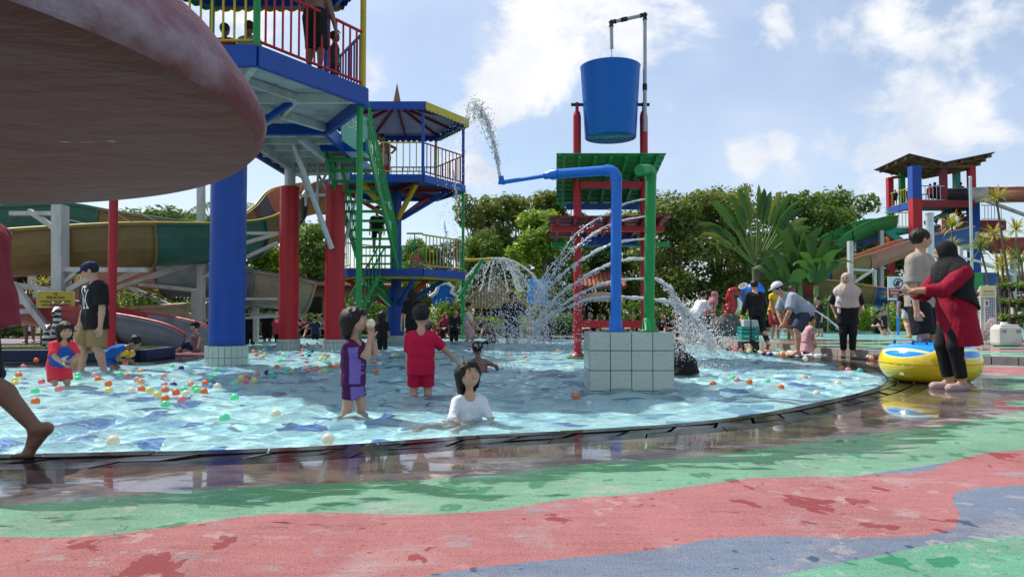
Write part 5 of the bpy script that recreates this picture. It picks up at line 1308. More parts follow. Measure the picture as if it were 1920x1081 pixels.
frame(SB1, [(1594, 452, 1594, 612, .24), (1594, 505, 1638, 507, .13), (1600, 530, 1638, 505, .14), (1500, 536, 1570, 566, .16), (1515, 538, 1600, 545, .13), (1640, 505, 1640, 612, .16)], 31.2)
GB = empty('green_wall_slide', (19.5, 33, 0), 'green and blue boxed slide base behind the red tunic', 'structure')
for (a, b, mt, dy) in ((1818, 1845, F_GRN, 0), (1846, 1880, F_BLU, .2)): MB().cbox(((XA(a, 33)+XA(b, 33))/2, 33.5 + dy, ZA(520, 33)/2), (XA(b, 33)-XA(a, 33), 1.0, ZA(500, 33)), .04).build('panel', mt, GB)
MB().tube([W(1800, 482, 32.6), W(1845, 492, 32.6), W(1900, 515, 32.6)], .06, 8).build('rail', WSTEEL, GB)
# ------------------------------------------------------------------ trees and planting
def leafmat(name, a, b, trans=.36):
    t = NT(name); v = t.attr('tone'); c = t.mix(v, a, b)
    d = t.pbsdf(Base_Color=c, Roughness=.5, Specular_IOR_Level=.35); tr = t.n('ShaderNodeBsdfTranslucent'); t.l(t.mix(.5, c, (min(1, b[0]*1.7), min(1, b[1]*1.7), b[2]*.8)), tr.inputs[0])
    mx = t.n('ShaderNodeMixShader'); mx.inputs[0].default_value = trans; t.l(d.outputs[0], mx.inputs[1]); t.l(tr.outputs[0], mx.inputs[2]); return t.done(mx.outputs[0])
LEAF_D = leafmat('leaf_dark', (.03, .08, .018), (.11, .19, .035)); LEAF_M = leafmat('leaf_mid', (.05, .12, .02), (.16, .25, .04)); LEAF_L = leafmat('leaf_bright', (.08, .18, .018), (.25, .36, .04)); LEAF_O = leafmat('leaf_olive', (.055, .10, .022), (.22, .26, .06)); LEAF_Y = leafmat('leaf_yellow', (.15, .17, .03), (.40, .35, .07)); LEAF_B = leafmat('leaf_banana', (.016, .055, .011), (.06, .135, .022), .28)
BARK = paint('tree_bark', (.14, .11, .085), .9, .6, sc=6)
def leaves(cl, n, ls, seed, flat=.35):
    """n leaf faces spread over clump shells; cl rows: x y z rx ry rz"""
    g = np.random.default_rng(seed); cl = np.array(cl, float); vol = (cl[:, 3] * cl[:, 4] * cl[:, 5]) ** .67; k = g.choice(len(cl), n, p=vol / vol.sum())
    d = g.normal(size=(n, 3)); d /= np.linalg.norm(d, axis=1)[:, None]; rad = g.uniform(.45, 1.08, n) ** .6
    P = cl[k, :3] + d * rad[:, None] * cl[k, 3:]; P += g.normal(0, ls * .6, P.shape)
    nr = d * .6 + g.normal(0, .55, (n, 3)) + np.array([0, 0, flat]); nr /= np.linalg.norm(nr, axis=1)[:, None]
    a = np.cross(nr, g.normal(size=(n, 3))); a /= np.linalg.norm(a, axis=1)[:, None]; b = np.cross(nr, a)
    L = (ls * g.uniform(.6, 1.3, n))[:, None]; w = L * g.uniform(.32, .5, n)[:, None]
    V = np.stack([P - a * L, P + b * w + nr * w * .25, P + a * L, P - b * w + nr * w * .25], 1).reshape(-1, 3)
    tone = np.clip(.45 + .25 * g.normal(size=n) + .25 * g.normal(size=len(cl))[k] * .5, 0, 1)
    return V, np.arange(4 * n).reshape(-1, 4), np.repeat(tone, 4)
def leaf_obj(name, V, Q, tone, mat, parent):
    me = np_mesh(name, V, Q); put_attr(me, 'tone', tone); return link_mesh(name, me, mat, parent)
def crown_clumps(g, H, w, base, kind):
    cl = []; n = {'round': 34, 'tall': 30, 'loose': 26}[kind]
    for i in range(n):
        t = g.uniform(0, 1) ** .8; z = base + (H - base) * t
        env = {'round': math.sin(math.pi * (.12 + .80 * t)) ** .7, 'tall': .35 + .75 * math.sin(math.pi * (.1 + .8 * t)), 'loose': math.sin(math.pi * (.1 + .78 * t)) ** .5}[kind]
        a = g.uniform(0, 6.28); r = w * env * math.sqrt(g.uniform(.05, 1)) * .85; s_ = w * g.uniform(.16, .34)
        cl.append((r * math.cos(a), r * math.sin(a), min(z, H - s_ * .5), s_ * 1.15, s_ * 1.15, s_ * .8))
    return cl
TREE_PROTO = {}
def tree_proto(key, H, w, base, kind, nleaf, ls, mat, seed):
    g = np.random.default_rng(seed); cl = crown_clumps(g, H, w, base, kind); V, Q, tn = leaves(cl, nleaf, ls, seed)
    me = np_mesh('crown', V, Q); put_attr(me, 'tone', tn); me.materials.append(mat)
    m = MB(); r0 = .035 * H * .7
    top = Vector((g.normal(0, .1) * w, g.normal(0, .1) * w, base + (H - base) * .6))
    m.tube([(0, 0, -.05), (0, 0, base * .5), Vector((top.x * .4, top.y * .4, base)), top], [r0 * 1.25, r0, r0 * .8, r0 * .25], 8)
    for c in cl[:14]:
        b0 = Vector((top.x * .4, top.y * .4, base)).lerp(top, g.uniform(-.3, .6)); e = Vector(c[:3]); m.tube([b0, b0.lerp(e, .5) + Vector((0, 0, .1 * w)), e], [r0 * .4, r0 * .25, r0 * .08], 5)
    tm = m.mesh('trunk'); tm.materials.append(BARK); TREE_PROTO[key] = (me, tm)
tree_proto('bushy_mid', 6.6, 2.2, 1.2, 'round', 9000, .13, LEAF_M, 1); tree_proto('bushy_dark', 6.6, 2.4, 1.0, 'round', 9000, .14, LEAF_D, 2); tree_proto('bright', 5.6, 1.7, .8, 'round', 6500, .15, LEAF_L, 3)
tree_proto('tall_olive', 7.2, 1.6, 1.4, 'tall', 7000, .12, LEAF_O, 4); tree_proto('airy', 7.0, 1.8, 1.5, 'loose', 5200, .12, LEAF_O, 5); tree_proto('big_olive', 6.6, 3.0, .9, 'round', 14000, .12, LEAF_O, 6); tree_proto('spread', 7.6, 3.2, 2.2, 'loose', 9000, .16, LEAF_M, 7)
def tree(key, px, top_py, Y, label, width=1.0, rot=0.0, group=None):
    me, tm = TREE_PROTO[key]; h0 = max(v.co.z for v in me.vertices); z = ZA(top_py, Y); s_ = z / h0
    r = empty('tree', (XA(px, Y), Y, -.02), label, 'tree', group)
    for n_, d_ in (('crown', me), ('trunk', tm)):
        o = bpy.data.objects.new(n_, d_); COL.objects.link(o); o.parent = r; o.scale = (s_ * width, s_ * width, s_); o.rotation_euler = (0, 0, rot)
    return r
gB = 'trees in the belt behind the pools'
tl = [('tall_olive', 925, 372, 37, 'slim olive tree behind the airy tall tree', .9), ('airy', 985, 364, 38, 'airy olive tree between the slim trees', .9), ('bushy_mid', 905, 425, 32, 'mid green tree under the airy tall tree', .8), ('airy', 893, 352, 34, 'airy tall olive tree just right of the two storey tower', 1.0), ('tall_olive', 958, 360, 35, 'slim olive tree rising above the thatched hut', .9), ('tall_olive', 1012, 352, 36, 'tall olive tree behind the blue spray arm', 1.0),
      ('bright', 1020, 385, 29, 'bright yellow green tree left of the bucket frame', 1.1), ('tall_olive', 1065, 350, 37, 'olive tree peeking above the green slatted roof', 1.0), ('bushy_dark', 1085, 400, 33, 'dark bushy tree behind the red post', 1.2),
      ('big_olive', 1160, 395, 34, 'olive bush mass behind the spray pipes', 1.0), ('big_olive', 1265, 356, 31, 'broad olive tree right of the green pipe', 1.05), ('big_olive', 1345, 350, 32, 'broad olive tree left of the fan palm', 1.05), ('airy', 1372, 342, 35, 'thin sprigs of an airy tree over the olive crowns', .8),
      ('bushy_dark', 1495, 358, 42, 'dark green tree behind the banana plants', 1.2), ('spread', 1583, 350, 55, 'spreading green tree standing free against the sky', 1.0), ('bushy_mid', 1535, 400, 46, 'mid green tree between fan palm and green slide', 1.3), ('bushy_mid', 1622, 430, 50, 'green tree behind the distant teal balcony', 1.5), ('bushy_dark', 1690, 470, 52, 'dark tree behind the distant tower base', 1.6), ('bushy_dark', 1780, 500, 54, 'dark tree behind the white slide', 1.6), ('bushy_mid', 1880, 510, 52, 'mid green tree behind the hanging plants', 1.8),
      ('bushy_mid', 590, 410, 33, 'leafy tree between the two red columns', 1.1), ('airy', 575, 400, 36, 'pale airy tree seen between the red columns', .8), ('bright', 505, 455, 29, 'bright green tree beside blue pillar', 1.4), ('bushy_mid', 465, 440, 32, 'mid green tree behind the grey slide bars', 1.3),
      ('bushy_dark', 330, 385, 30, 'dark tree over the yellow slide', 1.4), ('bushy_dark', 240, 390, 31, 'dark tree behind the thin red post', 1.3), ('bushy_dark', 120, 400, 30, 'dark tree behind the thick steel support', 1.5), ('bushy_dark', 20, 395, 29, 'dark tree under the toadstool rim', 1.5), ('bushy_dark', -90, 390, 29, 'dark tree at the left end of the belt', 1.6), ('bushy_dark', 690, 500, 33, 'dark tree behind the green stairs', 1.3), ('bushy_mid', 800, 455, 34, 'leafy tree behind lower yellow railing', .9), ('bushy_mid', 775, 440, 40, 'leafy tree beyond the blue tower pillar', .7),
      ('bushy_dark', 1210, 480, 37, 'dark tree behind the green pipe', 1.3), ('bushy_dark', 1440, 450, 36, 'dark tree behind the fan palm trunk', 1.5), ('bushy_dark', 940, 500, 37, 'dark tree behind the thatched hut', 1.4), ('bushy_dark', 860, 500, 38, 'dark tree behind the yellow railing corner', 1.2), ('bushy_dark', 1560, 500, 38, 'dark tree behind the red slide curve', 1.4), ('bushy_dark', 560, 500, 35, 'dark tree low behind the tan slide end', 1.3), ('bushy_dark', 400, 480, 34, 'dark tree low behind the blue pillar', 1.4)]
for i, (k, px, py, Y, lb, wd_) in enumerate(tl): tree(k, px, py, Y, lb, wd_, i * 1.7, gB)
# dark shrub belt that closes the gaps at the foot of the trees
def shrub(px0, px1, top_py, Y, label, mat, n, ls, name='hedge', depth=.8, dens=1.0):
    x0, x1 = XA(px0, Y), XA(px1, Y); z = ZA(top_py, Y); g = np.random.default_rng(int(abs(px0 * 7 + px1)))
    r = empty(name, ((x0 + x1)/2, Y, 0), label, 'hedge' if name == 'hedge' else 'shrub'); cl = []; k = max(3, int((x1 - x0) / .55))
    for i in range(k):
        cx2 = x0 + (x1 - x0) * (i + .5) / k - r.location.x; s_ = z * g.uniform(.42, .55)
        cl.append((cx2, g.uniform(-.3, .3) * depth, z * .48 * g.uniform(.9, 1.1), max((x1-x0)/k * .75, s_ * .8), depth * .6, s_))
    V, Q, tn = leaves(cl, n, ls, int(abs(px0)) + 3); V[:, 2] = np.maximum(V[:, 2], .01); leaf_obj('foliage', V, Q, tn, mat, r)
    for c in cl[::2]: MB().tube([(r.location.x + c[0], Y + c[1], 0), (r.location.x + c[0], Y + c[1], c[2])], [.03, .015], 5).build('stem', BARK, r)
    return r
shrub(820, 875, 562, 25.8, 'rounded bright clipped bush left of the thatched hut', LEAF_L, 2600, .07, 'bush')
shrub(870, 1000, 592, 26, 'low clipped green hedge below the thatched hut', LEAF_L, 3000, .06)
shrub(1000, 1080, 586, 26.5, 'dark hedge below the blue board', LEAF_M, 2200, .07)
shrub(1165, 1215, 560, 25.5, 'round clipped bush seen between blue and green pipes', LEAF_M, 2200, .07, 'bush')
shrub(1215, 1375, 572, 27.5, 'dark hedge behind the splash right of the plinth', LEAF_D, 3400, .08)
shrub(1385, 1420, 572, 24.8, 'bright shrub beside the red seahorse', LEAF_L, 1300, .06, 'bush')
shrub(1500, 1600, 565, 26.5, 'leafy hedge behind the bending man', LEAF_M, 3200, .07)
shrub(1590, 1680, 572, 27.5, 'bright hedge left of the warning sign', LEAF_L, 2800, .07)
shrub(1670, 1760, 566, 28, 'yellow green hedge behind the warning sign', LEAF_Y, 3200, .07)
shrub(1780, 1990, 590, 36, 'low green hedge behind the bottle rack', LEAF_M, 3200, .09)
shrub(470, 620, 585, 26.5, 'dark hedge behind the red columns', LEAF_D, 3500, .08); shrub(640, 720, 555, 27.0, 'leafy shrub left of the lower green stair', LEAF_M, 2200, .08, 'bush')
shrub(210, 300, 540, 18.6, 'leafy shrub behind the black shirted man', LEAF_M, 2200, .06, 'bush'); shrub(230, 250, 560, 18.0, 'small pale shrub beside the long beam', LEAF_L, 700, .05, 'bush')
shrub(-60, 60, 575, 24, 'dark shrub behind the slide beams', LEAF_D, 2600, .08, 'bush'); shrub(300, 380, 560, 23, 'dark shrub under the pink slide', LEAF_D, 2200, .08, 'bush'); shrub(130, 230, 520, 25, 'dark tall shrub behind the yellow sign', LEAF_D, 2600, .09, 'bush')
# big leaves: fan palm (ravenala) and bananas
def blade(base, dirv, L, w, stem, droop, g, notch=True, k=12):
    """one paddle leaf with a petiole: vertices and quads"""
    d = Vector(dirv).normalized(); side = d.cross(Vector((g.normal(0, .3), 1, g.normal(0, .2)))).normalized(); V = []; Q = []
    p = Vector(base) + d * stem; pts = []
    for i in range(k + 1):
        t = i / k; pts.append(p.copy()); d = (d + Vector((0, 0, -droop * t)) * .12).normalized(); p = p + d * (L / k)
    for i, q in enumerate(pts):
        t = i / k; ww = w * (math.sin(math.pi * min(1, .08 + t * .92)) ** .55) * (1 - .25 * t); tear = (1 - g.uniform(0, .35)) if notch and i % 2 else 1
        nrm = side.cross(d).normalized()
        V += [q - side * ww * tear - nrm * ww * .28, q, q + side * ww * tear - nrm * ww * .28]
    for i in range(k): a = i * 3; Q += [(a, a+1, a+4, a+3), (a+1, a+2, a+5, a+4)]
    return V, Q, pts
STEMG = paint('leaf_stalk', (.14, .20, .05), .6, .3)
RV = empty('fan_palm', (XA(1418, 27), 27, 0), 'traveller palm with tall fan of torn paddle leaves on bare trunk', 'palm tree')
g = np.random.default_rng(11); hb = W(1418, 500, 27)
MB().tube([(hb.x, 27, -.02), (hb.x, 27, hb.z * .6), hb], [.16, .14, .17], 10).build('trunk', BARK, RV)
for i in range(19):
    a = R(-50 + 100 * i / 18 + g.normal(0, 2)); dv = Vector((math.sin(a), g.normal(0, .06), math.cos(a))); far_ = abs(a) > R(40)
    V, Q, pts = blade(hb, dv, g.uniform(1.15, 1.5), g.uniform(.15, .21), g.uniform(1.45, 1.85) if not far_ else g.uniform(1.1, 1.5), .5 + 1.6 * abs(math.sin(a)), g)
    o = MB().add(V, Q, True).build('leaf', LEAF_B if i % 4 else LEAF_O, RV); put_attr(o.data, 'tone', np.full(len(V), g.uniform(.1, .95)))
    MB().tube([hb, pts[0], pts[6]], [.04, .025, .012], 6).build('stalk', STEMG, o)
def banana(px, Y, top_py, label, seed, n=9, spread=.9, w=.22):
    g = np.random.default_rng(seed); x = XA(px, Y); z = ZA(top_py, Y); r = empty('banana_plant', (x, Y, 0), label, 'plant')
    MB().tube([(x, Y, -.02), (x, Y, z * .5)], [.13, .08], 8).build('stem', STEMG, r)
    for i in range(n):
        a = g.uniform(0, 6.28); t = g.uniform(.05, spread); dv = Vector((math.cos(a) * t, math.sin(a) * t, 1)); st = g.uniform(.2, .5)
        V, Q, pts = blade((x, Y, z * .45), dv, z * g.uniform(.4, .55), w * g.uniform(.8, 1.2), st, 1.5 + 3 * t, g); o = MB().add(V, Q, True).build('leaf', LEAF_B, r); put_attr(o.data, 'tone', np.full(len(V), g.uniform(.0, 1)))
banana(1500, 26, 425, 'banana plant with broad leaves right of the fan palm', 5, 10); banana(1530, 25.4, 440, 'lower banana plant behind the hijab wearer in black', 8, 9); banana(1475, 28, 405, 'tall banana plant touching the fan palm', 3, 9); banana(1480, 25.5, 470, 'young banana plant behind the white cap', 12, 7, .8, .26)
# spiky yellow dracaenas and a palm
def spiky(px, py, Y, label, seed, rad=.55, n=60, stemto=None, mat=LEAF_Y, lx=0):
    g = np.random.default_rng(seed); c = W(px, py, Y); r = empty('dracaena', (c.x + lx, Y, 0.0), label, 'plant')
    MB().tube([(c.x + lx, Y, -.02), (c.x + lx * .4, Y, c.z * .5), c], [.035, .03, .025], 6).build('stem', BARK, r)
    V = []; Q = []
    for i in range(n):
        d = Vector((g.normal(), g.normal(), g.uniform(-.25, 1.3))).normalized(); s_ = d.cross(Vector((0, 0, 1))).normalized() * .018 * rad / .5; L = rad * g.uniform(.7, 1.1); m_ = c + d * L * .55; e = c + d * L + Vector((0, 0, -.16 * rad)); b = len(V)
        V += [c - s_ * .6, c + s_ * .6, m_ + s_, m_ - s_, e]; Q += [(b, b+1, b+2, b+3), (b+3, b+2, b+4)]
    o = MB().add(V, Q).build('foliage', mat, r); put_attr(o.data, 'tone', np.repeat(g.uniform(0, 1, n), 5)); return r
for i, (px, py, Y, lb, rad, lx) in enumerate([(1868, 372, 17, 'tall thin dracaena with yellow spikes against the brown slide', .50, .55), (1785, 425, 19, 'dracaena with yellow spikes above the man in beige', .55, 0), (1785, 460, 20, 'small dracaena tuft behind the man in beige', .45, .0), (1865, 440, 18, 'dracaena with yellow spikes below the red slide', .5, .2), (1838, 466, 18.5, 'olive dracaena head right of the black hijab', .6, .7), (1880, 500, 17.5, 'dense dracaena over the bottle rack', .62, .1), (1915, 490, 18, 'brownish dracaena at the end of the plant rack', .75, .2), (1905, 430, 19, 'dracaena half hidden by the brown slide end', .5, .2),
     (80, 533, 18.5, 'yellow dracaena left of the yellow sign', .42, 0), (137, 520, 18.3, 'yellow dracaena above the yellow sign', .42, 0), (150, 530, 18.8, 'yellow dracaena beside the black cap', .45, 0), (120, 555, 17.8, 'yellow dracaena behind the yellow sign', .4, 0), (52, 545, 18.8, 'yellow dracaena under the long slide', .36, 0), (968, 560, 27, 'pale yellow dracaena left of the blue board', .55, 0), (985, 575, 27, 'pale yellow dracaena touching the blue board', .5, 0), (1552, 565, 24, 'dry straw coloured dracaena behind the bending man', .4, 0), (1575, 550, 27, 'dry dracaena left of the beige hijab', .4, 0), (1665, 555, 26, 'dry dracaena right of the beige hijab', .4, 0)]): spiky(px, py, Y, lb, 20 + i, rad, 56, None, LEAF_Y if i not in (4, 6, 15, 16, 17) else LEAF_O, lx)
PL = empty('palm_tree', (XA(440, 29), 29, 0), 'palm with drooping fronds behind the blue pillar', 'palm tree')
ct = W(437, 392, 29); MB().tube([(ct.x, 29, -.02), (ct.x, 29, ct.z * .5), ct], [.2, .16, .13], 8).build('trunk', BARK, PL); g = np.random.default_rng(4)
for i in range(13):
    a = 6.283 * i / 13; d = Vector((math.cos(a), math.sin(a), .55)).normalized(); p = ct.copy(); V = []; Q = []; spine = []
    for k in range(16): spine.append(p.copy()); p = p + d * .14; d = (d + Vector((0, 0, -.11))).normalized()
    for k in range(1, 16):
        t_ = (spine[k] - spine[k-1]).normalized(); s_ = t_.cross(Vector((0, 0, 1))).normalized()
        for sg in (-1, 1): b = len(V); e = spine[k] + s_ * sg * .38 * math.sin(math.pi * (k / 17) ** .7) + Vector((0, 0, -.30)) + t_ * .1; V += [spine[k] - t_ * .02, spine[k] + t_ * .02, e]; Q.append((b, b+1, b+2))
    o = MB().add(V, Q).build('frond', LEAF_D, PL); put_attr(o.data, 'tone', np.full(len(V), g.uniform(.2, .9)))
    MB().tube(spine, .015, 5).build('rib', STEMG, o)
# ------------------------------------------------------------------ smaller things
def text_part(parent, name, body, centre, size, mat, right=(1, 0, 0), up=(0, 0, 1), width=None, th=.0015):
    cu = bpy.data.curves.new('text', 'FONT'); cu.body = body; cu.size = size; cu.align_x = 'CENTER'; cu.align_y = 'CENTER'; cu.extrude = th
    o = bpy.data.objects.new('text_tmp', cu); COL.objects.link(o); dg = bpy.context.evaluated_depsgraph_get()
    me = bpy.data.meshes.new_from_object(o.evaluated_get(dg)); bpy.data.objects.remove(o); bpy.data.curves.remove(cu)
    r, u = Vector(right).normalized(), Vector(up).normalized(); n = r.cross(u); xs = [v.co.x for v in me.vertices]; sx = 1.0
    if width: sx = width / (max(xs) - min(xs))
    c = Vector(centre) - wloc(parent)
    for v in me.vertices: v.co = c + r * v.co.x * sx + u * v.co.y + n * v.co.z
    return link_mesh(name, me, mat, parent)
SIGNY = paint('faded_yellow_sign', (.50, .40, .05), .5, .35); INK = paint('dark_ink', (.02, .02, .02), .6, .1); SIGNW = paint('white_sign', (.55, .62, .66), .45, .2); SIGNR = paint('red_sign_panel', (.30, .03, .035), .45, .25); CREAM = paint('cream_sign', (.70, .66, .36), .5, .15); PURP = paint('dark_purple_ink', (.10, .02, .06), .5, .1)
# yellow notice on the slide frame
YS = 15.2; c = W(105, 561, YS); NS = empty('notice_board', c, 'yellow notice board with black lettering fixed to slide frame', 'sign')
w_, h_ = 71 / F * YS, 31 / F * YS; MB().cbox(c, (w_, .025, h_), .004).build('panel', SIGNY, NS); pal = paint('pale_yellow_edge', (.62, .56, .25), .5, .1)
for sg in (-1, 1): MB().box(c + Vector((0, -.016, sg * (h_/2 - .01))), (w_ - .004, .012, .02)).build('border', pal, NS); MB().box(c + Vector((sg * (w_/2 - .01), -.016, 0)), (.02, .012, h_ - .05)).build('border', pal, NS)
for k, (tx, dz, sz, ww) in enumerate((('PERHATIAN', .035, .085, .36), ('AWASILAH PUTRA-PUTRI', -.045, .062, .62), ('ANDA SAAT BERENANG', -.115, .062, .58))): text_part(NS, 'lettering', tx, c + Vector((0, -.0165, dz)), sz, INK, width=ww)
m = MB(); m.tube([c + Vector((.028 * math.cos(t), -.018, .115 + .022 * math.sin(t))) for t in np.linspace(0, 6.28, 17)], .006, 5, False); m.build('emblem', SIGNR, NS)
for sg in (-1, 1): MB().beam(c + Vector((sg * .25, .03, .14)), c + Vector((sg * .25, .2, -.3)), .04).build('bracket', STEEL, NS)
# no-entry style warning sign on blue post
YW = 22.6; c = W(1684, 540, YW); WS = empty('warning_sign', (c.x, YW, .13), 'white and red prohibition sign on a thin blue post', 'sign')
w_, h_ = 39 / F * YW, 44 / F * YW; MB().tube([(c.x, YW + .05, .10), (c.x, YW + .05, c.z + .2)], .035, 10).build('post', BLUE2, WS)
MB().cbox(c, (w_, .03, h_), .004).build('panel', SIGNW, WS); MB().box(c + Vector((0, -.017, -h_ * .205)), (w_ - .02, .008, h_ * .42)).build('red_panel', SIGNR, WS)
cc = c + Vector((0, -.02, h_ * .21)); rr = h_ * .19; MB().tube([cc + Vector((rr * math.cos(t), 0, rr * math.sin(t))) for t in np.linspace(0, 2*math.pi, 33)], .016, 6, False).build('ring', PURP, WS)
MB().beam(cc + Vector((-rr * .7, -.004, -rr * .7)), cc + Vector((rr * .7, -.004, rr * .7)), .02, .03).build('bar', PURP, WS)
m = MB(); m.ball(cc + Vector((-.01, .004, rr * .45)), .035, 2, (1, .25, 1)).build('figure_head', PURP, WS); MB().cbox(cc + Vector((-.02, .002, -.02)), (.09, .012, .13), .004).build('figure_body', PURP, WS); MB().beam(cc + Vector((-.05, .002, .03)), cc + Vector((-.10, .002, -.06)), .012, .03, (0,1,0)).build('figure_arm', PURP, WS)
for k, tx in enumerate(('DILARANG MELOMPAT', 'BERJALAN DI', 'AREA KOLAM')): text_part(WS, 'lettering', tx, c + Vector((.0, -.022, -h_ * (.07 + .135 * k))), .075, WHITE, width=(.54, .46, .36)[k])
# wire rack for bottles
YR = 15.6; x0, x1 = XA(1838.5, YR), XA(1866, YR); RK = empty('bottle_rack', ((x0+x1)/2, YR, .13), 'white wire rack with cream sign and empty bottles on top', 'rack')
zt = ZA(556, YR); zb_ = .13
WIRE = paint('white_wire', (.62, .62, .60), .4, .3)
for x in (x0, x1):
    for y in (YR, YR + .35): MB().box((x, y, (zt + zb_)/2), (.022, .022, zt - zb_)).build('upright', WIRE, RK)
grid_ = MB()
nzz = 26; wires = [MB().tube([(x0, 0, 0), (x1, 0, 0)], .006, 5).mesh('wire'), MB().tube([(0, 0, 0), (0, .35, 0)], .006, 5).mesh('wire')]
for w__ in wires: w__.materials.append(WIRE)
for k in range(nzz):
    z = zb_ + .12 + (zt - zb_ - .14) * k / (nzz - 1)
    for (mm, x, y) in ((wires[0], 0, YR), (wires[0], 0, YR + .35), (wires[1], x0, YR), (wires[1], x1, YR)):
        o = bpy.data.objects.new('wire', mm); COL.objects.link(o); o.parent = RK; o.location = Vector((x, y, z)) - RK.location
for k in range(1, 7):
    x = x0 + (x1 - x0) * k / 7; MB().tube([(x, YR - .004, zb_ + .12), (x, YR - .004, zt)], .005, 5).build('wire', WIRE, RK)
MB().box(((x0+x1)/2, YR + .175, zb_ + .12), (x1 - x0, .35, .012)).build('shelf', WIRE, RK); MB().box(((x0+x1)/2, YR + .175, zt), (x1 - x0 + .01, .36, .012)).build('top_shelf', WIRE, RK)
cz = ZA(546, YR); MB().cbox(((x0+x1)/2, YR - .02, cz), (x1 - x0 + .03, .012, .245), .003).build('sign_panel', CREAM, RK)
text_part(RK, 'lettering', 'TEMPAT SAMPAH', ((x0+x1)/2, YR - .027, cz - .005), .05, INK, width=.22); text_part(RK, 'lettering', 'BOTOL PLASTIK', ((x0+x1)/2, YR - .027, cz - .07), .04, INK, width=.25)
MB().cbox((XA(1849, YR), YR - .016, ZA(568, YR)), (.09, .01, .14), .002).build('small_card', WHITE, RK); MB().box((XA(1849, YR), YR - .022, ZA(568, YR)), (.045, .006, .09)).build('card_print', SIGNR, RK)
def bottle(p, r, h, mat, label, cap=WHITE):
    o = empty('bottle', p, label, 'bottle'); MB().lathe(p, [(0, 0), (r, 0), (r, h * .62), (r * .85, h * .72), (r * .35, h * .86), (r * .35, h * .92)], 16).build('bottle_body', mat, o); MB().lathe(p, [(r * .42, h * .91), (r * .42, h), (0, h)], 12).build('cap', cap, o)
AMB = paint('amber_liquid', (.55, .36, .10), .25, .1); PNK = paint('pink_plastic', (.60, .20, .25), .4, .1)
zt2 = zt + .006; bottle((x0 + .05, YR + .08, zt2), .03, .20, PNK, 'pink bottle on top of the wire rack'); bottle((x0 + .07, YR + .18, zt2), .045, .12, BLACK, 'squat black bottle on top of the wire rack'); bottle((x0 + .15, YR + .25, zt2), .04, .2, WHITE, 'white bottle at the back of the wire rack'); bottle((x0 + .22, YR + .12, zt2), .055, .24, AMB, 'large amber bottle on top of the wire rack'); bottle((x0 + .29, YR + .20, zt2), .045, .22, WHITE, 'tall white bottle beside the amber bottle', YELLOW)
rg = random.Random(2)
for k in range(9):
    p = Vector((rg.uniform(x0 + .06, x1 - .06), rg.uniform(YR + .06, YR + .28), zb_ + .126 + .075 * (k // 3) * 1.0)); d = Vector((rg.uniform(-1, 1), rg.uniform(-1, 1), .1)).normalized() * .08
    o = MB().tube([p - d, p - d * .98, p + d * .5, p + d], [.01, .036, .036, .012], 10).build('crumpled_bottle', paint('pale_red_plastic', (.60, .25, .23), .3, .4), loc=tuple(p)); tag(o, 'pale red crumpled bottle lying inside the wire rack', 'bottle', 'bottles inside the wire rack')
# white jerrycan
YJ = 14.9; jx0, jx1 = XA(1873, YJ), XA(1918, YJ); JC = empty('jerrycan', ((jx0+jx1)/2, YJ + .17, .13), 'big white plastic jerrycan standing right of the wire rack', 'jerrycan')
jw = jx1 - jx0; MB().cbox(((jx0+jx1)/2, YJ + .17, .13 + .205), (jw, .34, .41), .07).build('tank', paint('milky_plastic', (.62, .60, .54), .45, .4, sc=4), JC, bevel=.01)
MB().cbox(((jx0+jx1)/2, YJ + .17, .535), (jw * .8, .27, .07), .03).build('shoulder', MATS['milky_plastic'], JC); MB().lathe((jx0 + jw * .42, YJ + .17, .57), [(0, .05), (.06, .05), (.065, .04), (.065, 0)], 16).build('cap', WHITE, JC)
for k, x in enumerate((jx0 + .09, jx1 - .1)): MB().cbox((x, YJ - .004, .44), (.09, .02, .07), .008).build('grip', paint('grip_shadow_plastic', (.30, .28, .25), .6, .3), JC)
# plant rack with hanging pots
PR = empty('plant_rack', (XA(1900, 16.6), 16.6, .13), 'wire plant rack hung with rows of small dark pots', 'rack'); xa_, xb2 = XA(1868, 16.6), XA(2010, 16.6)
for x in (xa_, XA(1893, 16.6), XA(1945, 16.6), xb2): MB().tube([(x, 16.6, .12), (x, 16.6, ZA(532, 16.6))], .016, 6).build('upright', paint('dull_metal', (.16, .15, .14), .5, .4), PR)
for py in (532, 562, 600): MB().tube([(xa_, 16.6, ZA(py, 16.6)), (xb2, 16.6, ZA(py, 16.6))], .014, 6).build('crossbar', MATS['dull_metal'], PR)
pot = MB().lathe((0, 0, 0), [(0, -.07), (.05, -.07), (.075, .04), (.082, .05), (.07, .05), (.06, .02), (0, .02)], 14).mesh('pot'); pot.materials.append(BLACK); kk = 0
for r_, py in enumerate((540, 570, 598)):
    for k in range(8):
        x = xa_ + .09 + .21 * k; z = ZA(py, 16.6) ; r0 = empty('hanging_pot', (x, 16.5, z), 'small dark pot of drooping foliage hung on the plant rack', 'plant pot', 'pots hung on the plant rack')
        o = bpy.data.objects.new('pot', pot); COL.objects.link(o); o.parent = r0
        MB().tube([(x, 16.5, z + .04), (x, 16.58, z + .07)], .006, 4).build('hook', MATS['dull_metal'], r0)
        V, Q, tn = leaves([(0, 0, .05, .1, .1, .07)], 120, .035, 60 + kk); leaf_obj('foliage', V, Q, tn, (LEAF_O, LEAF_M, LEAF_L)[(k + r_) % 3], r0); kk += 1
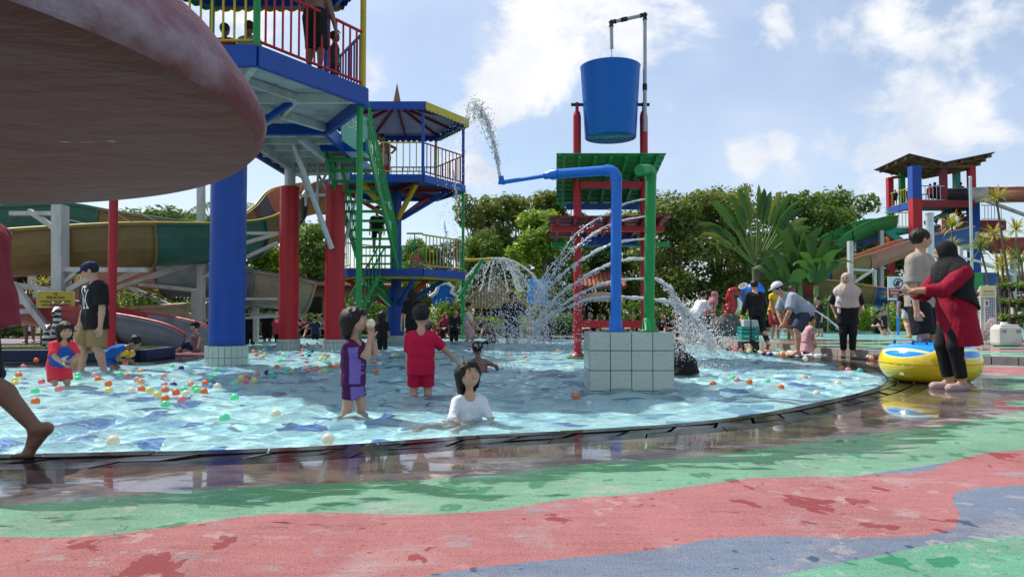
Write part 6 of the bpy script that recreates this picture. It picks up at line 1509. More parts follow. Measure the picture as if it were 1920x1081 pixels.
# steel pole in front of the tower
SP = MB().tube([(XA(1823, 24), 24, .1), (XA(1824, 24), 24, ZA(333, 24))], .045, 10).build('steel_pole', STEEL, loc=(XA(1823, 24), 24, .1)); tag(SP, 'slender bare steel pole in front of the distant tower', 'pole'); MB().cbox((XA(1823, 24), 24, .145), (.22, .22, .03), .004).build('base_plate', STEEL, SP); MB().ball((XA(1824, 24), 24, ZA(333, 24)), .055, 2).build('end_cap', STEEL, SP)
SP = MB().tube([(XA(1746, 30), 30, .1), (XA(1746, 30), 30, ZA(400, 30))], .15, 12).build('steel_pole', STEEL, loc=(XA(1746, 30), 30, .1)); tag(SP, 'thick pale steel pole behind the man in beige', 'pole'); MB().cbox((XA(1746, 30), 30, .15), (.5, .5, .04), .006).build('base_plate', STEEL, SP); MB().cyl((XA(1746, 30), 30), .17, ZA(400, 30) - .03, ZA(400, 30) + .02, 16).build('end_cap', STEEL, SP)
# inflatable ring
TC = Vector((XA(1741, 8.78), 8.78, 0)); IR = empty('inflatable_ring', TC, 'yellow inflatable swim ring with blue panels and handles', 'swim ring')
def ring_mat():
    t = NT('ring_vinyl'); p = t.obj(); s = t.n('ShaderNodeSeparateXYZ'); t.l(p, s.inputs[0]); x, y, z = s.outputs
    ang = t.math('ARCTAN2', y, x); lob = t.math('ABSOLUTE', t.math('SINE', t.math('MULTIPLY', t.math('ADD', ang, .35), 2.0)))
    lim = t.math('SUBTRACT', .425, t.math('MULTIPLY', t.math('POWER', lob, .45), .135))
    blue = t.mr(t.math('SUBTRACT', z, lim), .0, .006); edge = t.mr(t.math('ABSOLUTE', t.math('SUBTRACT', z, t.math('SUBTRACT', lim, .0))), .006, .012, 1, 0)
    rad = t.math('SQRT', t.math('ADD', t.math('MULTIPLY', x, x), t.math('MULTIPLY', y, y)))
    inner = t.mr(t.math('ABSOLUTE', t.math('SUBTRACT', t.math('ADD', z, t.math('MULTIPLY', lob, -.05)), .335)), .010, .016, 1, 0)
    col = t.mix(blue, (.86, .62, .015), (.012, .28, .74)); col = t.mix(edge, col, (.75, .80, .45)); col = t.mix(t.math('MULTIPLY', inner, blue), col, (.80, .78, .30))
    b = t.pbsdf(Base_Color=col, Roughness=.16, Coat_Weight=.3, Specular_IOR_Level=.6)
    wr = t.noise(t.scale(p, (3, 3, 14)), 3, 3); t.l(t.bump(wr, .25, .02), b.inputs['Normal']); return t.done(b)
m = MB(); nu, nv = 72, 28; vs = []; fs = []
for i in range(nu):
    a = 2 * math.pi * i / nu
    for j in range(nv):
        t_ = 2 * math.pi * j / nv; puck = .004 * math.sin(a * 40) * max(0, math.cos(t_ )) ** 8; rr = .345 + (.20 + puck) * math.cos(t_); vs.append(TC + Vector((rr * math.cos(a), rr * math.sin(a), .222 + .222 * math.sin(t_))))
for i in range(nu):
    for j in range(nv): fs.append((i*nv+j, ((i+1) % nu)*nv+j, ((i+1) % nu)*nv+(j+1) % nv, i*nv+(j+1) % nv))
m.add(vs, fs, True).build('tube', ring_mat(), IR)
NAVYP = paint('navy_plastic', (.015, .03, .22), .35, .15)
MB().tube([TC + Vector((.546 * math.cos(a), .546 * math.sin(a), .222 + .0025 * math.sin(a * 45))) for a in np.linspace(0, 2*math.pi, 181)], .0045, 5, False).build('seam', paint('seam_vinyl', (.55, .36, .01), .4, .1), IR)
for a in (-2.35, -1.75, -.35, 1.2, 2.6):
    q = TC + Vector((.37 * math.cos(a), .37 * math.sin(a), .437)); s_ = Vector((-math.sin(a), math.cos(a), 0)) * .075
    MB().tube([q - s_, q - s_ * .95 + Vector((0, 0, .035)), q + s_ * .95 + Vector((0, 0, .035)), q + s_], .013, 8).build('handle', NAVYP, IR)
MB().tube([TC + Vector((.52, .1, .19)), TC + Vector((.60, .10, .17))], [.016, .012], 8).build('valve', BLACK, IR)
# shoes left on the rim
def clog(x, y, a, z=0.0, label='', mat=None):
    f = Field(); d = np.array((math.cos(a), math.sin(a), 0)); c_ = np.array((0, 0, .03)); f.rc(c_ - d * .09, c_ + d * .10, .036, .043, .02); f.rc(c_ + d * .02 + V3(0, 0, .03), c_ + d * .10 + V3(0, 0, .01), .04, .038, .02); f.el(c_ - d * .06 + V3(0, 0, .055), (.05, .04, .045), None, .01, None, True)
    P, Q = f.mesh(.008); P[:, 2] = np.maximum(P[:, 2], .002); o = link_mesh('clog', np_mesh('clog', P, Q, True), mat, None, (x, y, z)); tag(o, label, 'shoe')
BRN = paint('brown_rubber', (.20, .11, .07), .6, .4); p_ = G(1636, 674); clog(p_.x, p_.y, .4, 0, 'empty brown rubber clog on the dark pool rim', BRN); clog(p_.x + .12, p_.y + .1, .9, 0, 'second brown rubber clog turned askew on the pool rim', MATS['brown_rubber'])
fl = G(1612, 674)
for k in range(2): o = MB().cbox((fl.x + .13 * k, fl.y + .05, .014), (.09, .25, .024), .01, .9).build('flip_flop', BLACK, loc=(fl.x + .13 * k, fl.y, 0)); tag(o, 'black flip flop lying flat on the pool rim', 'sandal', 'pair of flip flops on the rim'); c_ = Vector((fl.x + .13 * k, fl.y + .05, .026)); d_ = Vector((-math.sin(.9), math.cos(.9), 0)); s_ = Vector((math.cos(.9), math.sin(.9), 0)); MB().tube([c_ - s_ * .04 - d_ * .02, c_ + d_ * .02 + Vector((0, 0, .03)), c_ + d_ * .08], .006, 6).build('strap', BLACK, o); MB().tube([c_ + s_ * .04 - d_ * .02, c_ + d_ * .022 + Vector((0, 0, .031)), c_ + d_ * .081], .006, 6).build('strap', BLACK, o)
# red seahorse on rocks and blue jug
SHY = 22.8; SR_ = paint('glossy_red_gelcoat', (.36, .02, .025), .25, .3); WB = paint('white_gelcoat', (.7, .68, .62), .3, .3)
def pathfield(pts, k=.05):
    f = Field()
    for a, b in zip(pts[:-1], pts[1:]): f.rc(a[:3], b[:3], a[3], b[3], k)
    return f
sc_ = 1 / F * SHY
def sp_(px, py, r, dy=0): q = W(px, py, SHY + dy); return (q.x, q.y, q.z, r)
SH = empty('seahorse_statue', (XA(1376, SHY), SHY, .35), 'glossy red seahorse statue with white crest on grey rock', 'statue')
pts = [sp_(1378, 604, .05), sp_(1370, 600, .08), sp_(1366, 590, .13), sp_(1370, 577, .17), sp_(1372, 566, .14), sp_(1368, 556, .11), sp_(1371, 547, .11), sp_(1377, 545, .11), sp_(1384, 549, .06), sp_(1391, 552, .045)]
pts = [tuple(np.array(q) - np.array((*SH.location, 0))) for q in pts]; f_ = pathfield(pts, .05)
for k in range(5): a = pts[1 + k % 4]; f_.rc((a[0] - .15, a[1], a[2] + .05), (a[0] - .26, a[1], a[2] + .12), .06, .015, .05)
fobj('seahorse_body', f_, .025, SR_, SH)
f_ = Field(); ptsw = [sp_(1384, 560, .06, -.1), sp_(1387, 568, .09, -.1), sp_(1386, 577, .085, -.1), sp_(1381, 584, .05, -.1)]; ptsw = [tuple(np.array(q) - np.array((*SH.location, 0))) for q in ptsw]
for a, b in zip(ptsw[:-1], ptsw[1:]): f_.rc(a[:3], b[:3], a[3] * .8, b[3] * .8, .04)
fobj('crest', f_, .025, WB, SH)
e_ = sp_(1379, 545, 0, -.16); MB().ball(e_[:3], .035, 2).build('eye', BLACK, SH)
for k in range(5): q = sp_(1368 + k * .8, 590 - 5 * k, .2, 0); MB().tube([Vector((q[0] + .165 * math.cos(t), q[1] + .165 * math.sin(t), q[2])) for t in np.linspace(0, 6.28, 17)], .016, 5, False).build('body_ridge', SR_, SH)
def rock(px, py_b, Y, rx, rz, label, seed, z0=0.0, mat=None):
    g = np.random.default_rng(seed); f = Field(); 
    for k in range(6): f.el(g.normal(0, rx * .3, 3) * (1, 1, .4) + (0, 0, rz * .4), (rx * g.uniform(.5, .8), rx * g.uniform(.4, .7), rz * g.uniform(.45, .7)), None, .08)
    P, Q = f.mesh(rx * .08); P += g.normal(0, rx * .012, P.shape); P[:, 2] = np.maximum(P[:, 2], -.02); o = link_mesh('rock', np_mesh('rock', P, Q, True), mat or paint('dark_rock', (.07, .068, .065), .7, .6, sc=3), None, (XA(px, Y), Y, z0)); tag(o, label, 'rock'); return o
rock(1377, 630, 22.7, .42, .75, 'grey boulder carrying the red seahorse', 1); rock(1352, 630, 22.2, .45, .62, 'dark round boulder left of the seahorse', 2); rock(1335, 630, 22.9, .4, .45, 'low dark boulder by the splash', 3); rock(1400, 632, 22.9, .4, .4, 'low boulder under the blue jug', 4)
JG = empty('jug_fountain', (XA(1405, 23), 23, 0), 'big tilted blue jug with grey mouth beside red seahorse', 'statue')
ja = W(1393, 536, 22.8); jb = W(1412, 576, 23.2); ax_ = (jb - ja).normalized(); Ls = (jb - ja).length
prof = [(0, .13), (.06, .13), (.10, .105), (.2, .12), (.32, .22), (.5, .30), (.72, .28), (.9, .18), (1.0, .08), (1.02, .01)]
MB().tube([ja + ax_ * Ls * t for t, r in prof], [max(r, .01) for t, r in prof], 28).build('jug_body', BLUE2, JG); MB().tube([ja - ax_ * .015, ja + ax_ * .02], [.145, .14], 24).build('mouth_ring', CONC, JG); MB().tube([ja - ax_ * .017, ja - ax_ * .016], .11, 24).build('mouth', BLACK, JG)
hb_ = W(1424, 552, 23.0); MB().tube([ja + ax_ * Ls * .25 + Vector((.12, 0, .1)), hb_ + Vector((-.02, 0, .12)), hb_, jb + Vector((.16, 0, -.02))], .05, 8).build('jug_handle', BLUE2, JG); MB().tube([jb, Vector((jb.x, jb.y, 0))], [.12, .2], 12).build('stand', CONC, JG)
# far jug (blue dome seen over heads)
o = MB().ball(W(1415, 545, 25.5), .34, 3, (1, 1, .9)).tube([W(1415, 545, 25.5), Vector((W(1415, 545, 25.5).x, 25.5, 0))], [.12, .16], 10).build('blue_urn', BLUE2, loc=(XA(1415, 25.5), 25.5, 0)); tag(o, 'rounded blue urn half hidden behind the wetsuit', 'urn')
# thatched hut
HY = 28.5; HU = empty('thatched_hut', (XA(925, HY), HY, 0), 'small bamboo hut with pale thatched gable roof', 'hut')
ap_ = W(930, 518, HY); el, er = W(862, 572, HY), W(992, 578, HY); dpt = Vector((0, 2.2, 0)); TH_ = paint('dry_reed', (.42, .34, .22), .9, .5, sc=12); BAM = paint('bamboo', (.40, .33, .18), .6, .4)
for (a, b) in ((el, ap_), (er, ap_)):
    n_ = 16
    for k in range(n_):
        t0 = k / n_; o0 = dpt * t0; MB().beam(a + o0, b + o0 + Vector((0, 0, rg.uniform(-.03, .03))), .17, .06, (0, 0, 1)).build('reed_bundle', TH_, HU)
    n_ = 12
    for k in range(n_):
        q = a.lerp(ap_, (k + .5) / n_); MB().beam(q, Vector((q.x, q.y, el.z - .05)), .09, .03, (0, 1, 0)).build('gable_reed', TH_, HU)
for x in (el.x + .3, ap_.x - .2, ap_.x + .5, er.x - .3):
    for yy in (HY + .05, HY + 2.1): MB().tube([(x, yy, 0), (x, yy, el.z + .2)], .045, 8).build('bamboo_post', BAM, HU)
MB().beam((el.x + .2, HY + .05, el.z - .08), (er.x - .2, HY + .05, el.z - .08), .07).build('eave_beam', BAM, HU)
# hut with red tiled roof and a tan parasol
RH_ = empty('tiled_hut', (XA(1125, 31), 31, 0), 'open hut with red clay tile roof behind spray jets', 'hut'); xa_, xb2, zt_, zb2 = XA(1088, 30), XA(1172, 30), ZA(505, 31), ZA(537, 30); CLAY = paint('clay_tile', (.34, .11, .06), .75, .5)
tm_ = MB().tube([(0, -.14, -.02), (0, .14, .03)], [.10, .08], 6, True).mesh('roof_tile'); tm_.materials.append(CLAY)
for r_ in range(6):
    for k in range(11):
        t_ = (r_ + .5) / 6; o = bpy.data.objects.new('roof_tile', tm_); COL.objects.link(o); o.parent = RH_; o.location = Vector((xa_ + .08 + (xb2 - xa_ - .1) * k / 10, 29.9 + 1.5 * t_, zb2 + (zt_ - zb2) * t_)) - RH_.location; o.rotation_euler = (R(28), 0, 0)
MB().slab([(xa_, 29.85, zb2 - .06), (xb2, 29.85, zb2 - .06), (xb2, 31.4, zt_ - .06), (xa_, 31.4, zt_ - .06)], .05).build('roof_deck', WOOD, RH_)
for x in (xa_ + .15, xb2 - .15): MB().box((x, 30.1, zb2 / 2), (.14, .14, zb2 - .1)).build('post', WOOD, RH_); MB().box((x, 31.2, zb2 / 2), (.14, .14, zb2 + .4)).build('post', WOOD, RH_)
UM = empty('parasol', (XA(1126, 28.6), 28.6, 0), 'tan dome parasol under the red tiled roof', 'parasol'); uz = ZA(547, 28.6); MB().lathe((UM.location.x, 28.6, 0), [(.9, uz - .38), (.82, uz - .25), (.55, uz - .07), (.2, uz), (0, uz + .02)], 10).build('canopy', paint('tan_canvas', (.40, .28, .18), .8, .4), UM); MB().cyl((UM.location.x, 28.6), .03, 0, uz, 8).build('pole', WOOD, UM)
# blue board by the trees
c = W(1008.5, 546, 25.2); BB = empty('blue_board', (c.x, 25.2, 0), 'upright light blue printed board in front of the dark hedge', 'sign'); w_, h_ = 38 / F * 25.2, 48 / F * 25.2
MB().cbox(c, (w_, .05, h_), .006).build('panel', paint('sky_blue_print', (.06, .32, .66), .4, .35, (.02, .14, .45)), BB)
for sg in (-1, 1): MB().tube([(c.x + sg * w_ * .4, 25.24, 0), (c.x + sg * w_ * .4, 25.24, c.z + .2)], .025, 8).build('leg', STEEL, BB)
MB().add([c + Vector((w_ * .2 * math.cos(t) , -.028, h_ * .12 * math.sin(t) - .1)) for t in np.linspace(0, 2*math.pi, 16)[:-1]], [tuple(range(15))]).build('printed_shape', paint('coral_print', (.62, .24, .18), .5, .2), BB)
# blue climbing toys
def slideset(px, Y, label):
    x = XA(px, Y); r = empty('toy_slide', (x, Y, 0), label, 'play equipment'); z = ZA(600, Y)
    for k in range(9): MB().tube([(x - .5 + .12 * k, Y, .12), (x - .5 + .12 * k, Y, 1.4)], .03, 6).build('bar', BLUE2, r)
    MB().tube([(x - .55, Y, 1.4), (x + .5, Y, 1.4)], .045, 8).build('top_bar', BLUE2, r); MB().beam((x - .5, Y, .18), (x + .5, Y, .18), .08).build('base_bar', BLUE2, r)
    return r
slideset(1665, 33.5, 'bright blue barred gate below the distant slides'); 
BN = empty('wave_toy', (XA(832, 26), 26, 0), 'blue spray toy panel with white wave edge by the tower', 'play equipment')
m = MB(); pw = [W(px, py, 26) for px, py in ((812, 575), (852, 575), (858, 556), (846, 548), (850, 538), (838, 530), (824, 533), (818, 548), (808, 556))]; m.slab(pw, .15).build('panel', BLUE2, BN)
MB().tube([q + Vector((0, -.06, 0)) for q in pw[1:]], .07, 8).build('wave_edge', WHITE, BN); MB().tube([W(832, 574, 26.05), (XA(832, 26), 26.05, 0)], .09, 8).build('post', BLUE, BN)
# low building with reddish roof behind the columns
LB = empty('low_building', (XA(590, 31), 32, 0), 'low pink walled building with rusty roof behind the columns', 'building'); xa_, xb2 = XA(545, 31), XA(720, 31)
MB().box(((xa_+xb2)/2, 32.5, 1.0), (xb2 - xa_, 2.4, 2.0)).build('wall', paint('faded_pink_wall', (.34, .17, .14), .85, .5), LB); MB().slab([(xa_ - .3, 30.9, 2.0), (xb2 + .3, 30.9, 2.0), (xb2 + .3, 34, 2.9), (xa_ - .3, 34, 2.9)], .07).build('roof', paint('rusty_sheet', (.27, .12, .09), .7, .6), LB)
for k in range(3): MB().box((xa_ + .9 + 1.25 * k, 31.29, 1.1), (.7, .03, .8)).build('window', paint('dark_pane', (.02, .022, .025), .15, .1), LB)
MB().beam(W(655, 650, 28), W(655, 650, 28), .1) if False else None
# zebra figures on the planter
def zebmat():
    t = NT('zebra_paint'); s = t.n('ShaderNodeTexWave'); s.wave_type = 'BANDS'; s.bands_direction = 'Z'; t.l(t.obj(), s.inputs['Vector']); s.inputs['Scale'].default_value = 3.2; s.inputs['Distortion'].default_value = 1.5
    return t.done(t.pbsdf(Base_Color=t.mix(t.mr(s.outputs['Fac'], .45, .55), (.02, .02, .022), (.66, .66, .64)), Roughness=.4))
ZEB = zebmat()
def zebra(px, Y, s_, label, bend):
    x = XA(px, Y); r = empty('zebra_statue', (x, Y, .15), label, 'statue'); f = Field()
    for sx in (-.10, .10):
        for sy in (-.10, .22): f.rc((sx * s_, sy * s_, 0.0), (sx * s_, sy * s_, .42 * s_), .045 * s_, .06 * s_, .05)
    f.rc((0, -.1 * s_, .5 * s_), (0, .25 * s_, .5 * s_), .15 * s_, .16 * s_, .06); hx = bend * s_
    f.rc((0, -.12 * s_, .55 * s_), (hx * .5, -.24 * s_, .95 * s_), .11 * s_, .075 * s_, .06); f.rc((hx * .5, -.24 * s_, .97 * s_), (hx, -.42 * s_, .90 * s_), .085 * s_, .055 * s_, .04)
    for sg in (-1, 1): f.rc((hx * .5 + sg * .05 * s_, -.22 * s_, 1.03 * s_), (hx * .5 + sg * .13 * s_, -.2 * s_, 1.17 * s_), .035 * s_, .02 * s_, .02)
    fobj('zebra_body', f, .014, ZEB, r); MB().ball((x + hx, Y - .44 * s_, .15 + .90 * s_), .05 * s_, 2, (1.1, .7, .8)).build('muzzle', BLACK, r)
    for sg in (-1, 1): MB().ball((x + hx * .7 + sg * .07 * s_, Y - .30 * s_, .15 + .98 * s_), .018 * s_, 2).build('eye', BLACK, r)
zebra(116, 12.9, .72, 'taller zebra figure with raised ears below the yellow sign', .06); zebra(92, 12.75, .42, 'small striped zebra figure crouching beside the taller zebra', .2)
# crate trolley and cone
CT = empty('crate_trolley', (XA(1402, 16.0), 16.0, 0), 'teal plastic crate strapped on a small black trolley', 'trolley'); cz0 = .22; TEALP = paint('teal_plastic', (.01, .28, .25), .4, .2)
for (dx, dy, sx, sy) in ((0, -.13, .36, .012), (0, .13, .36, .012), (-.175, 0, .012, .25), (.175, 0, .012, .25)):
    for k in range(4): MB().box((CT.location.x + dx, 16.0 + dy, cz0 + .04 + .075 * k), (sx, sy, .05)).build('crate_slat', TEALP, CT)
for sx in (-.17, .17):
    for sy in (-.125, .125): MB().box((CT.location.x + sx, 16.0 + sy, cz0 + .15), (.03, .03, .30)).build('crate_corner', TEALP, CT)
MB().box((CT.location.x, 16.0, cz0 + .01), (.35, .25, .015)).build('crate_floor', TEALP, CT); MB().cbox((CT.location.x, 16.0, .17), (.4, .3, .04), .01).build('trolley_plate', BLACK, CT); MB().cbox((CT.location.x + .02, 15.98, .58), (.30, .2, .16), .02).build('lunch_box', paint('pale_plastic', (.45, .5, .48), .4, .2), CT)
MB().box((CT.location.x + .02, 15.86, .45), (.02, .012, .6)).build('strap', BLACK, CT)
for sx in (-.16, .16): MB().tube([(CT.location.x + sx - .02, 15.88, .075), (CT.location.x + sx + .02, 15.88, .075)], .075, 14).build('wheel', BLACK, CT); MB().tube([(CT.location.x + sx - .02, 16.12, .075), (CT.location.x + sx + .02, 16.12, .075)], .075, 14).build('wheel', BLACK, CT); MB().box((CT.location.x + sx, 16.0, .12), (.03, .28, .08)).build('fork', BLACK, CT)
CN = empty('traffic_cone', (XA(1581, 17.3), 17.3, .0), 'red traffic cone beside the woman in beige hijab', 'cone'); cn = CN.location; MB().lathe(cn, [(.11, .02), (.025, .38), (0, .385)], 16).build('cone_body', paint('cone_red', (.6, .06, .05), .5, .2), CN); MB().cbox(cn + Vector((0, 0, .012)), (.26, .26, .022), .004).build('cone_base', MATS['cone_red'], CN)
# soap foam lying on the far rim
def foam(poly, label, z=.006, n=900, seed=1, h=.03):
    g = np.random.default_rng(seed); P = resample(catmull(np.array(poly), 6), .15); lo, hi = P.min(0), P.max(0); pts = g.uniform(lo, hi, (n * 3, 2)); sd_ = poly_sd(pts, P); pts = pts[sd_ < -.03 * g.uniform(0, 3, len(pts))][:n]
    base = np.array(MB().ball((0, 0, 0), 1, 1).v); tri = np.array(MB().ball((0, 0, 0), 1, 1).f); V = []; Q = []
    for k, q in enumerate(pts): r_ = g.uniform(.4, 1.2) * h; V.append(base * (r_ * 2.2, r_ * 2.2, r_) + (q[0], q[1], z)); Q.append(tri + k * len(base))
    o = link_mesh('foam', np_mesh('foam', np.vstack(V), np.vstack(Q), True), paint('white_foam', (.78, .78, .78), .6, .1)); tag(o, label, 'foam', None, 'stuff')
foam(gp([(1440, 662), (1500, 655), (1570, 652), (1660, 655), (1700, 662), (1640, 668), (1580, 664), (1540, 667), (1480, 668)]), 'white soap foam spread over the far pool rim', n=700, h=.022)
# ------------------------------------------------------------------ floating balls
def ballmat(nm, c):
    t = NT(nm); d = t.pbsdf(Base_Color=c, Roughness=.3); tr = t.n('ShaderNodeBsdfTranslucent'); tr.inputs[0].default_value = (*c, 1); mx = t.n('ShaderNodeMixShader'); mx.inputs[0].default_value = .45; t.l(d.outputs[0], mx.inputs[1]); t.l(tr.outputs[0], mx.inputs[2]); return t.done(mx.outputs[0])
BC = {'orange': (.85, .30, .09), 'pink': (.85, .36, .36), 'yellow': (.85, .80, .32), 'cream': (.88, .84, .68), 'mint': (.25, .85, .52), 'purple': (.08, .04, .28), 'teal': (.14, .62, .55), 'peach': (.86, .52, .33)}
bmesh_ = {}
for k_, c_ in BC.items():
    me_ = MB().ball((0, 0, 0), .040, 3).mesh('ball'); me_.materials.append(ballmat('ball_' + k_, c_)); bmesh_[k_] = me_
rb_ = random.Random(9); placed = []
def putball(px, py, col, z=WATER + .016):
    p = G(px, py, z); sd_ = poly_sd(np.array([[p.x, p.y]]), pool)[0]; zz_ = z if sd_ < -.04 else .041
    if sd_ > -.04: p = G(px, py, zz_)
    for q in placed:
        if (q - p).length < .08: return
    placed.append(p); o = bpy.data.objects.new('ball', bmesh_[col]); COL.objects.link(o); o.location = (p.x, p.y, zz_)
    where = 'floating in the pool' if sd_ < -.04 else 'lying on the wet pool rim'
    tag(o, 'small %s plastic ball %s' % ({'mint': 'mint green', 'cream': 'cream white', 'purple': 'dark purple'}.get(col, col), where), 'ball', '%s balls %s' % (col, where))
for s_ in '''212,827,cream 615,823,cream 421,783,mint 517,776,cream 1080,742,orange 1337,720,orange 1405,716,orange 1464,726,orange 1439,715,mint 1509,708,peach 1571,719,cream 1531,738,cream 1374,708,mint 1382,713,pink 1577,690,orange 1590,693,pink 1612,695,teal
66,733,mint 110,729,pink 28,712,yellow 44,687,pink 68,675,orange 146,703,mint 146,710,mint 177,703,peach 184,711,orange 203,719,orange 204,732,yellow 247,732,cream 265,715,peach 265,729,orange 280,732,yellow 238,705,orange 264,696,peach 235,680,pink 307,705,peach 308,722,pink 310,731,orange 310,747,orange 322,687,mint 340,690,purple 440,719,mint 440,745,mint 341,749,pink 382,734,orange 385,718,orange 358,720,peach 330,735,orange 370,733,mint 366,727,mint 345,730,mint 349,738,cream 325,722,purple 408,724,cream 437,720,pink 452,708,yellow 464,705,pink 446,715,peach 461,714,pink 476,713,yellow 501,698,purple 508,699,mint 514,706,teal 519,688,orange 492,670,peach 497,666,mint 524,677,mint 539,692,mint 539,700,teal 547,697,peach 555,695,teal 397,708,mint 407,695,mint 483,702,pink 574,679,pink 600,675,yellow 602,672,yellow 610,673,mint 585,659,purple 614,668,orange 570,691,cream 578,693,peach 583,693,yellow 591,694,pink 594,690,orange 608,695,yellow 618,682,mint 624,682,mint 620,687,orange 630,688,pink 620,696,teal 632,684,yellow 641,697,cream 616,668,peach
700,680,orange 705,696,orange 712,682,cream 736,666,cream 743,665,yellow 760,661,peach 820,666,yellow 712,665,cream 800,650,yellow 880,656,pink 958,664,pink 1046,658,peach 985,669,peach 930,650,yellow'''.split(): a_, b_, c_ = s_.split(','); putball(float(a_), float(b_), c_)
for k in range(34):   # strewn along the far right rim
    t_ = rb_.random(); px = 1322 + 150 * t_ + rb_.gauss(0, 6); py = 648 + 16 * t_ + rb_.gauss(0, 1.8); putball(px, py, rb_.choice(list(BC)))
for px, py, c_ in ((1432, 663, 'purple'), (1445, 664, 'purple'), (1452, 664, 'purple'), (1470, 660, 'orange'), (1462, 657, 'mint'), (1510, 672, 'cream'), (1532, 657, 'purple'), (1524, 655, 'purple'), (1476, 663, 'pink'), (1628, 669, 'cream'), (1634, 671, 'peach')): putball(px, py, c_)
for k in range(26): putball(rb_.uniform(470, 650), rb_.uniform(643, 668), rb_.choice(list(BC)))
for k in range(12): putball(rb_.uniform(0, 330), rb_.uniform(700, 760), rb_.choice(['orange', 'peach', 'mint', 'yellow', 'pink']))
# ------------------------------------------------------------------ everybody in the park
def CL(*c): return cloth(c)
def water_at(px, py, dz=0): p = G(px, py, WATER); return (p.x, p.y, FLOOR + dz)
def deck_at(px, py, z=0.0): p = G(px, py, z); return (p.x, p.y, z)
def at_Y(px, Y, z): return (XA(px, Y), Y, z)
def Hto(loc, top): return ZA(top, loc[1]) - loc[2]
BLK = CL(.012, .012, .014); NAVY = CL(.015, .02, .05); PURP_D = CL(.085, .012, .075); LILAC = CL(.20, .13, .46); CRIM = CL(.52, .008, .05); CORAL = CL(.80, .05, .07); KHAKI = CL(.30, .20, .09); WHT = CL(.66, .66, .70); BEIGE = CL(.36, .31, .25); REDT = CL(.27, .005, .025)
def decal(root, part, origin, right, up, w, h, n, mask, mat, name, off=.006):
    """flat print laid on a garment: grid pressed onto its surface"""
    ob = [c for c in children_of(root) if c.name.split('.')[0] == part][0]; me_ = ob.data
    bv = BVHTree.FromPolygons([v.co for v in me_.vertices], [p.vertices[:] for p in me_.polygons]); r, u = unit(np.array(right, float)), unit(np.array(up, float)); d = -np.cross(r, u); u = unit(np.cross(d, r)) * (1 if np.dot(np.cross(d, r), u) > 0 else -1)
    idx = {}; V = []; Q = []; ny = max(2, int(n * h / w))
    for j in range(ny + 1):
        for i in range(n + 1):
            p = np.array(origin) + r * (i / n - .5) * w + u * (j / ny - .5) * h; hit = bv.ray_cast(Vector(p - d * .5), Vector(d))
            if hit[0] is not None: idx[i, j] = len(V); V.append(hit[0] + hit[1] * off)
    for j in range(ny):
        for i in range(n):
            ks = [(i, j), (i+1, j), (i+1, j+1), (i, j+1)]
            if all(k in idx for k in ks) and mask((i + .5) / n, (j + .5) / ny): Q.append([idx[k] for k in ks])
    if not Q: return None
    m = MB(); m.add(V, Q, True); o = link_mesh(name, m.mesh(name), mat, ob); return o
def segd(u, v, pts, wd):
    for (a, b) in zip(pts[:-1], pts[1:]):
        ax, ay = a; bx, by = b; dx, dy = bx - ax, by - ay; t = max(0, min(1, ((u-ax)*dx + (v-ay)*dy) / (dx*dx + dy*dy + 1e-9)))
        if (u-ax-t*dx)**2 + (v-ay-t*dy)**2 < wd*wd: return True
    return False
# --- running legs at the near left
o = person((-3.04, 4.22, 0), -90, 1.68, 'barefoot person in maroon shirt and black shorts striding along the rim', SKIN_C, h=.0085, hip=(0, 0, .505), lean=8, LF=(.05, -.228, .092), RF=(-.05, .26, .05), fpitch=(52, -8), LH=(.16, .27, .62), RH=(-.14, .27, .62), top=dict(mat=CL(.22, .025, .04), sleeve=.7, hem=.08, loose=.025, flare=1.1), bottom=dict(mat=BLK, len=1.12, loose=.03)); joints(o)
# --- wading children, near
l = water_at(112, 718); o = person(l, 48, 1.06, 'girl in coral swimsuit bending over with wet black hair', SKIN_A, c=.9, h=.0085, lean=26, curve=10, head=(0, 8, 0), hip=(0, -.06, .44), LH=(.03, .25, .50), RH=(-.05, .27, .47), lpole=(1, -.3, -.3), rpole=(-1, -.3, -.3), top=dict(mat=CORAL, sleeve=.8, hem=.06, loose=.012), bottom=dict(mat=CORAL, len=.9, loose=.02), hair='bob'); j = joints(o)
decal(o, 'shirt', j['nb'] - j['sp'] * .17 + j['fch'] * .06, j['st'], j['sp'], .27, .30, 24, lambda u, v: (u-.5)**2 + (v-.5)**2 < .24, CL(.03, .10, .42), 'blue_panel')
decal(o, 'shirt', j['nb'] - j['sp'] * .18 + j['fch'] * .06, j['st'], j['sp'], .11, .10, 14, lambda u, v: (u-.5)**2 * 1.0 + (v-.45)**2 * 1.6 < .12 or segd(u, v, [(.2, .5), (.9, .9)], .12), WHT, 'white_print', .011)
l = water_at(662, 773); o = person(l, 78, Hto(l, 574), 'girl in purple and lilac swimsuit lifting a white ball to her mouth', SKIN_A, c=1, h=.007, head=(5, -4, 0), LH=(.03, .125, .785), RH=(-.03, .14, .765), lpole=(.3, .1, -1), rpole=(-.3, .1, -1), grip=(35, 35), LF=(.05, .05, .045), RF=(-.05, -.07, .045), top=dict(mat=PURP_D, sleeve=.75, hem=.03, loose=.006), bottom=dict(mat=PURP_D, len=.62, loose=.006, waist=.09, name='swim_shorts'), hair='bob'); j = joints(o)
decal(o, 'shirt', j['nb'] - j['sp'] * .21 - j['st'] * .08 + j['fch'] * .03, f0_ := tuple(unit(j['fch'])), j['sp'], .14, .30, 28, lambda u, v: u > .42, LILAC, 'lilac_panel')
decal(o, 'swim_shorts', j['nb'] - j['sp'] * .46 - j['st'] * .08 + j['fch'] * .03, f0_, j['sp'], .16, .30, 28, lambda u, v: u > .45, LILAC, 'lilac_panel')
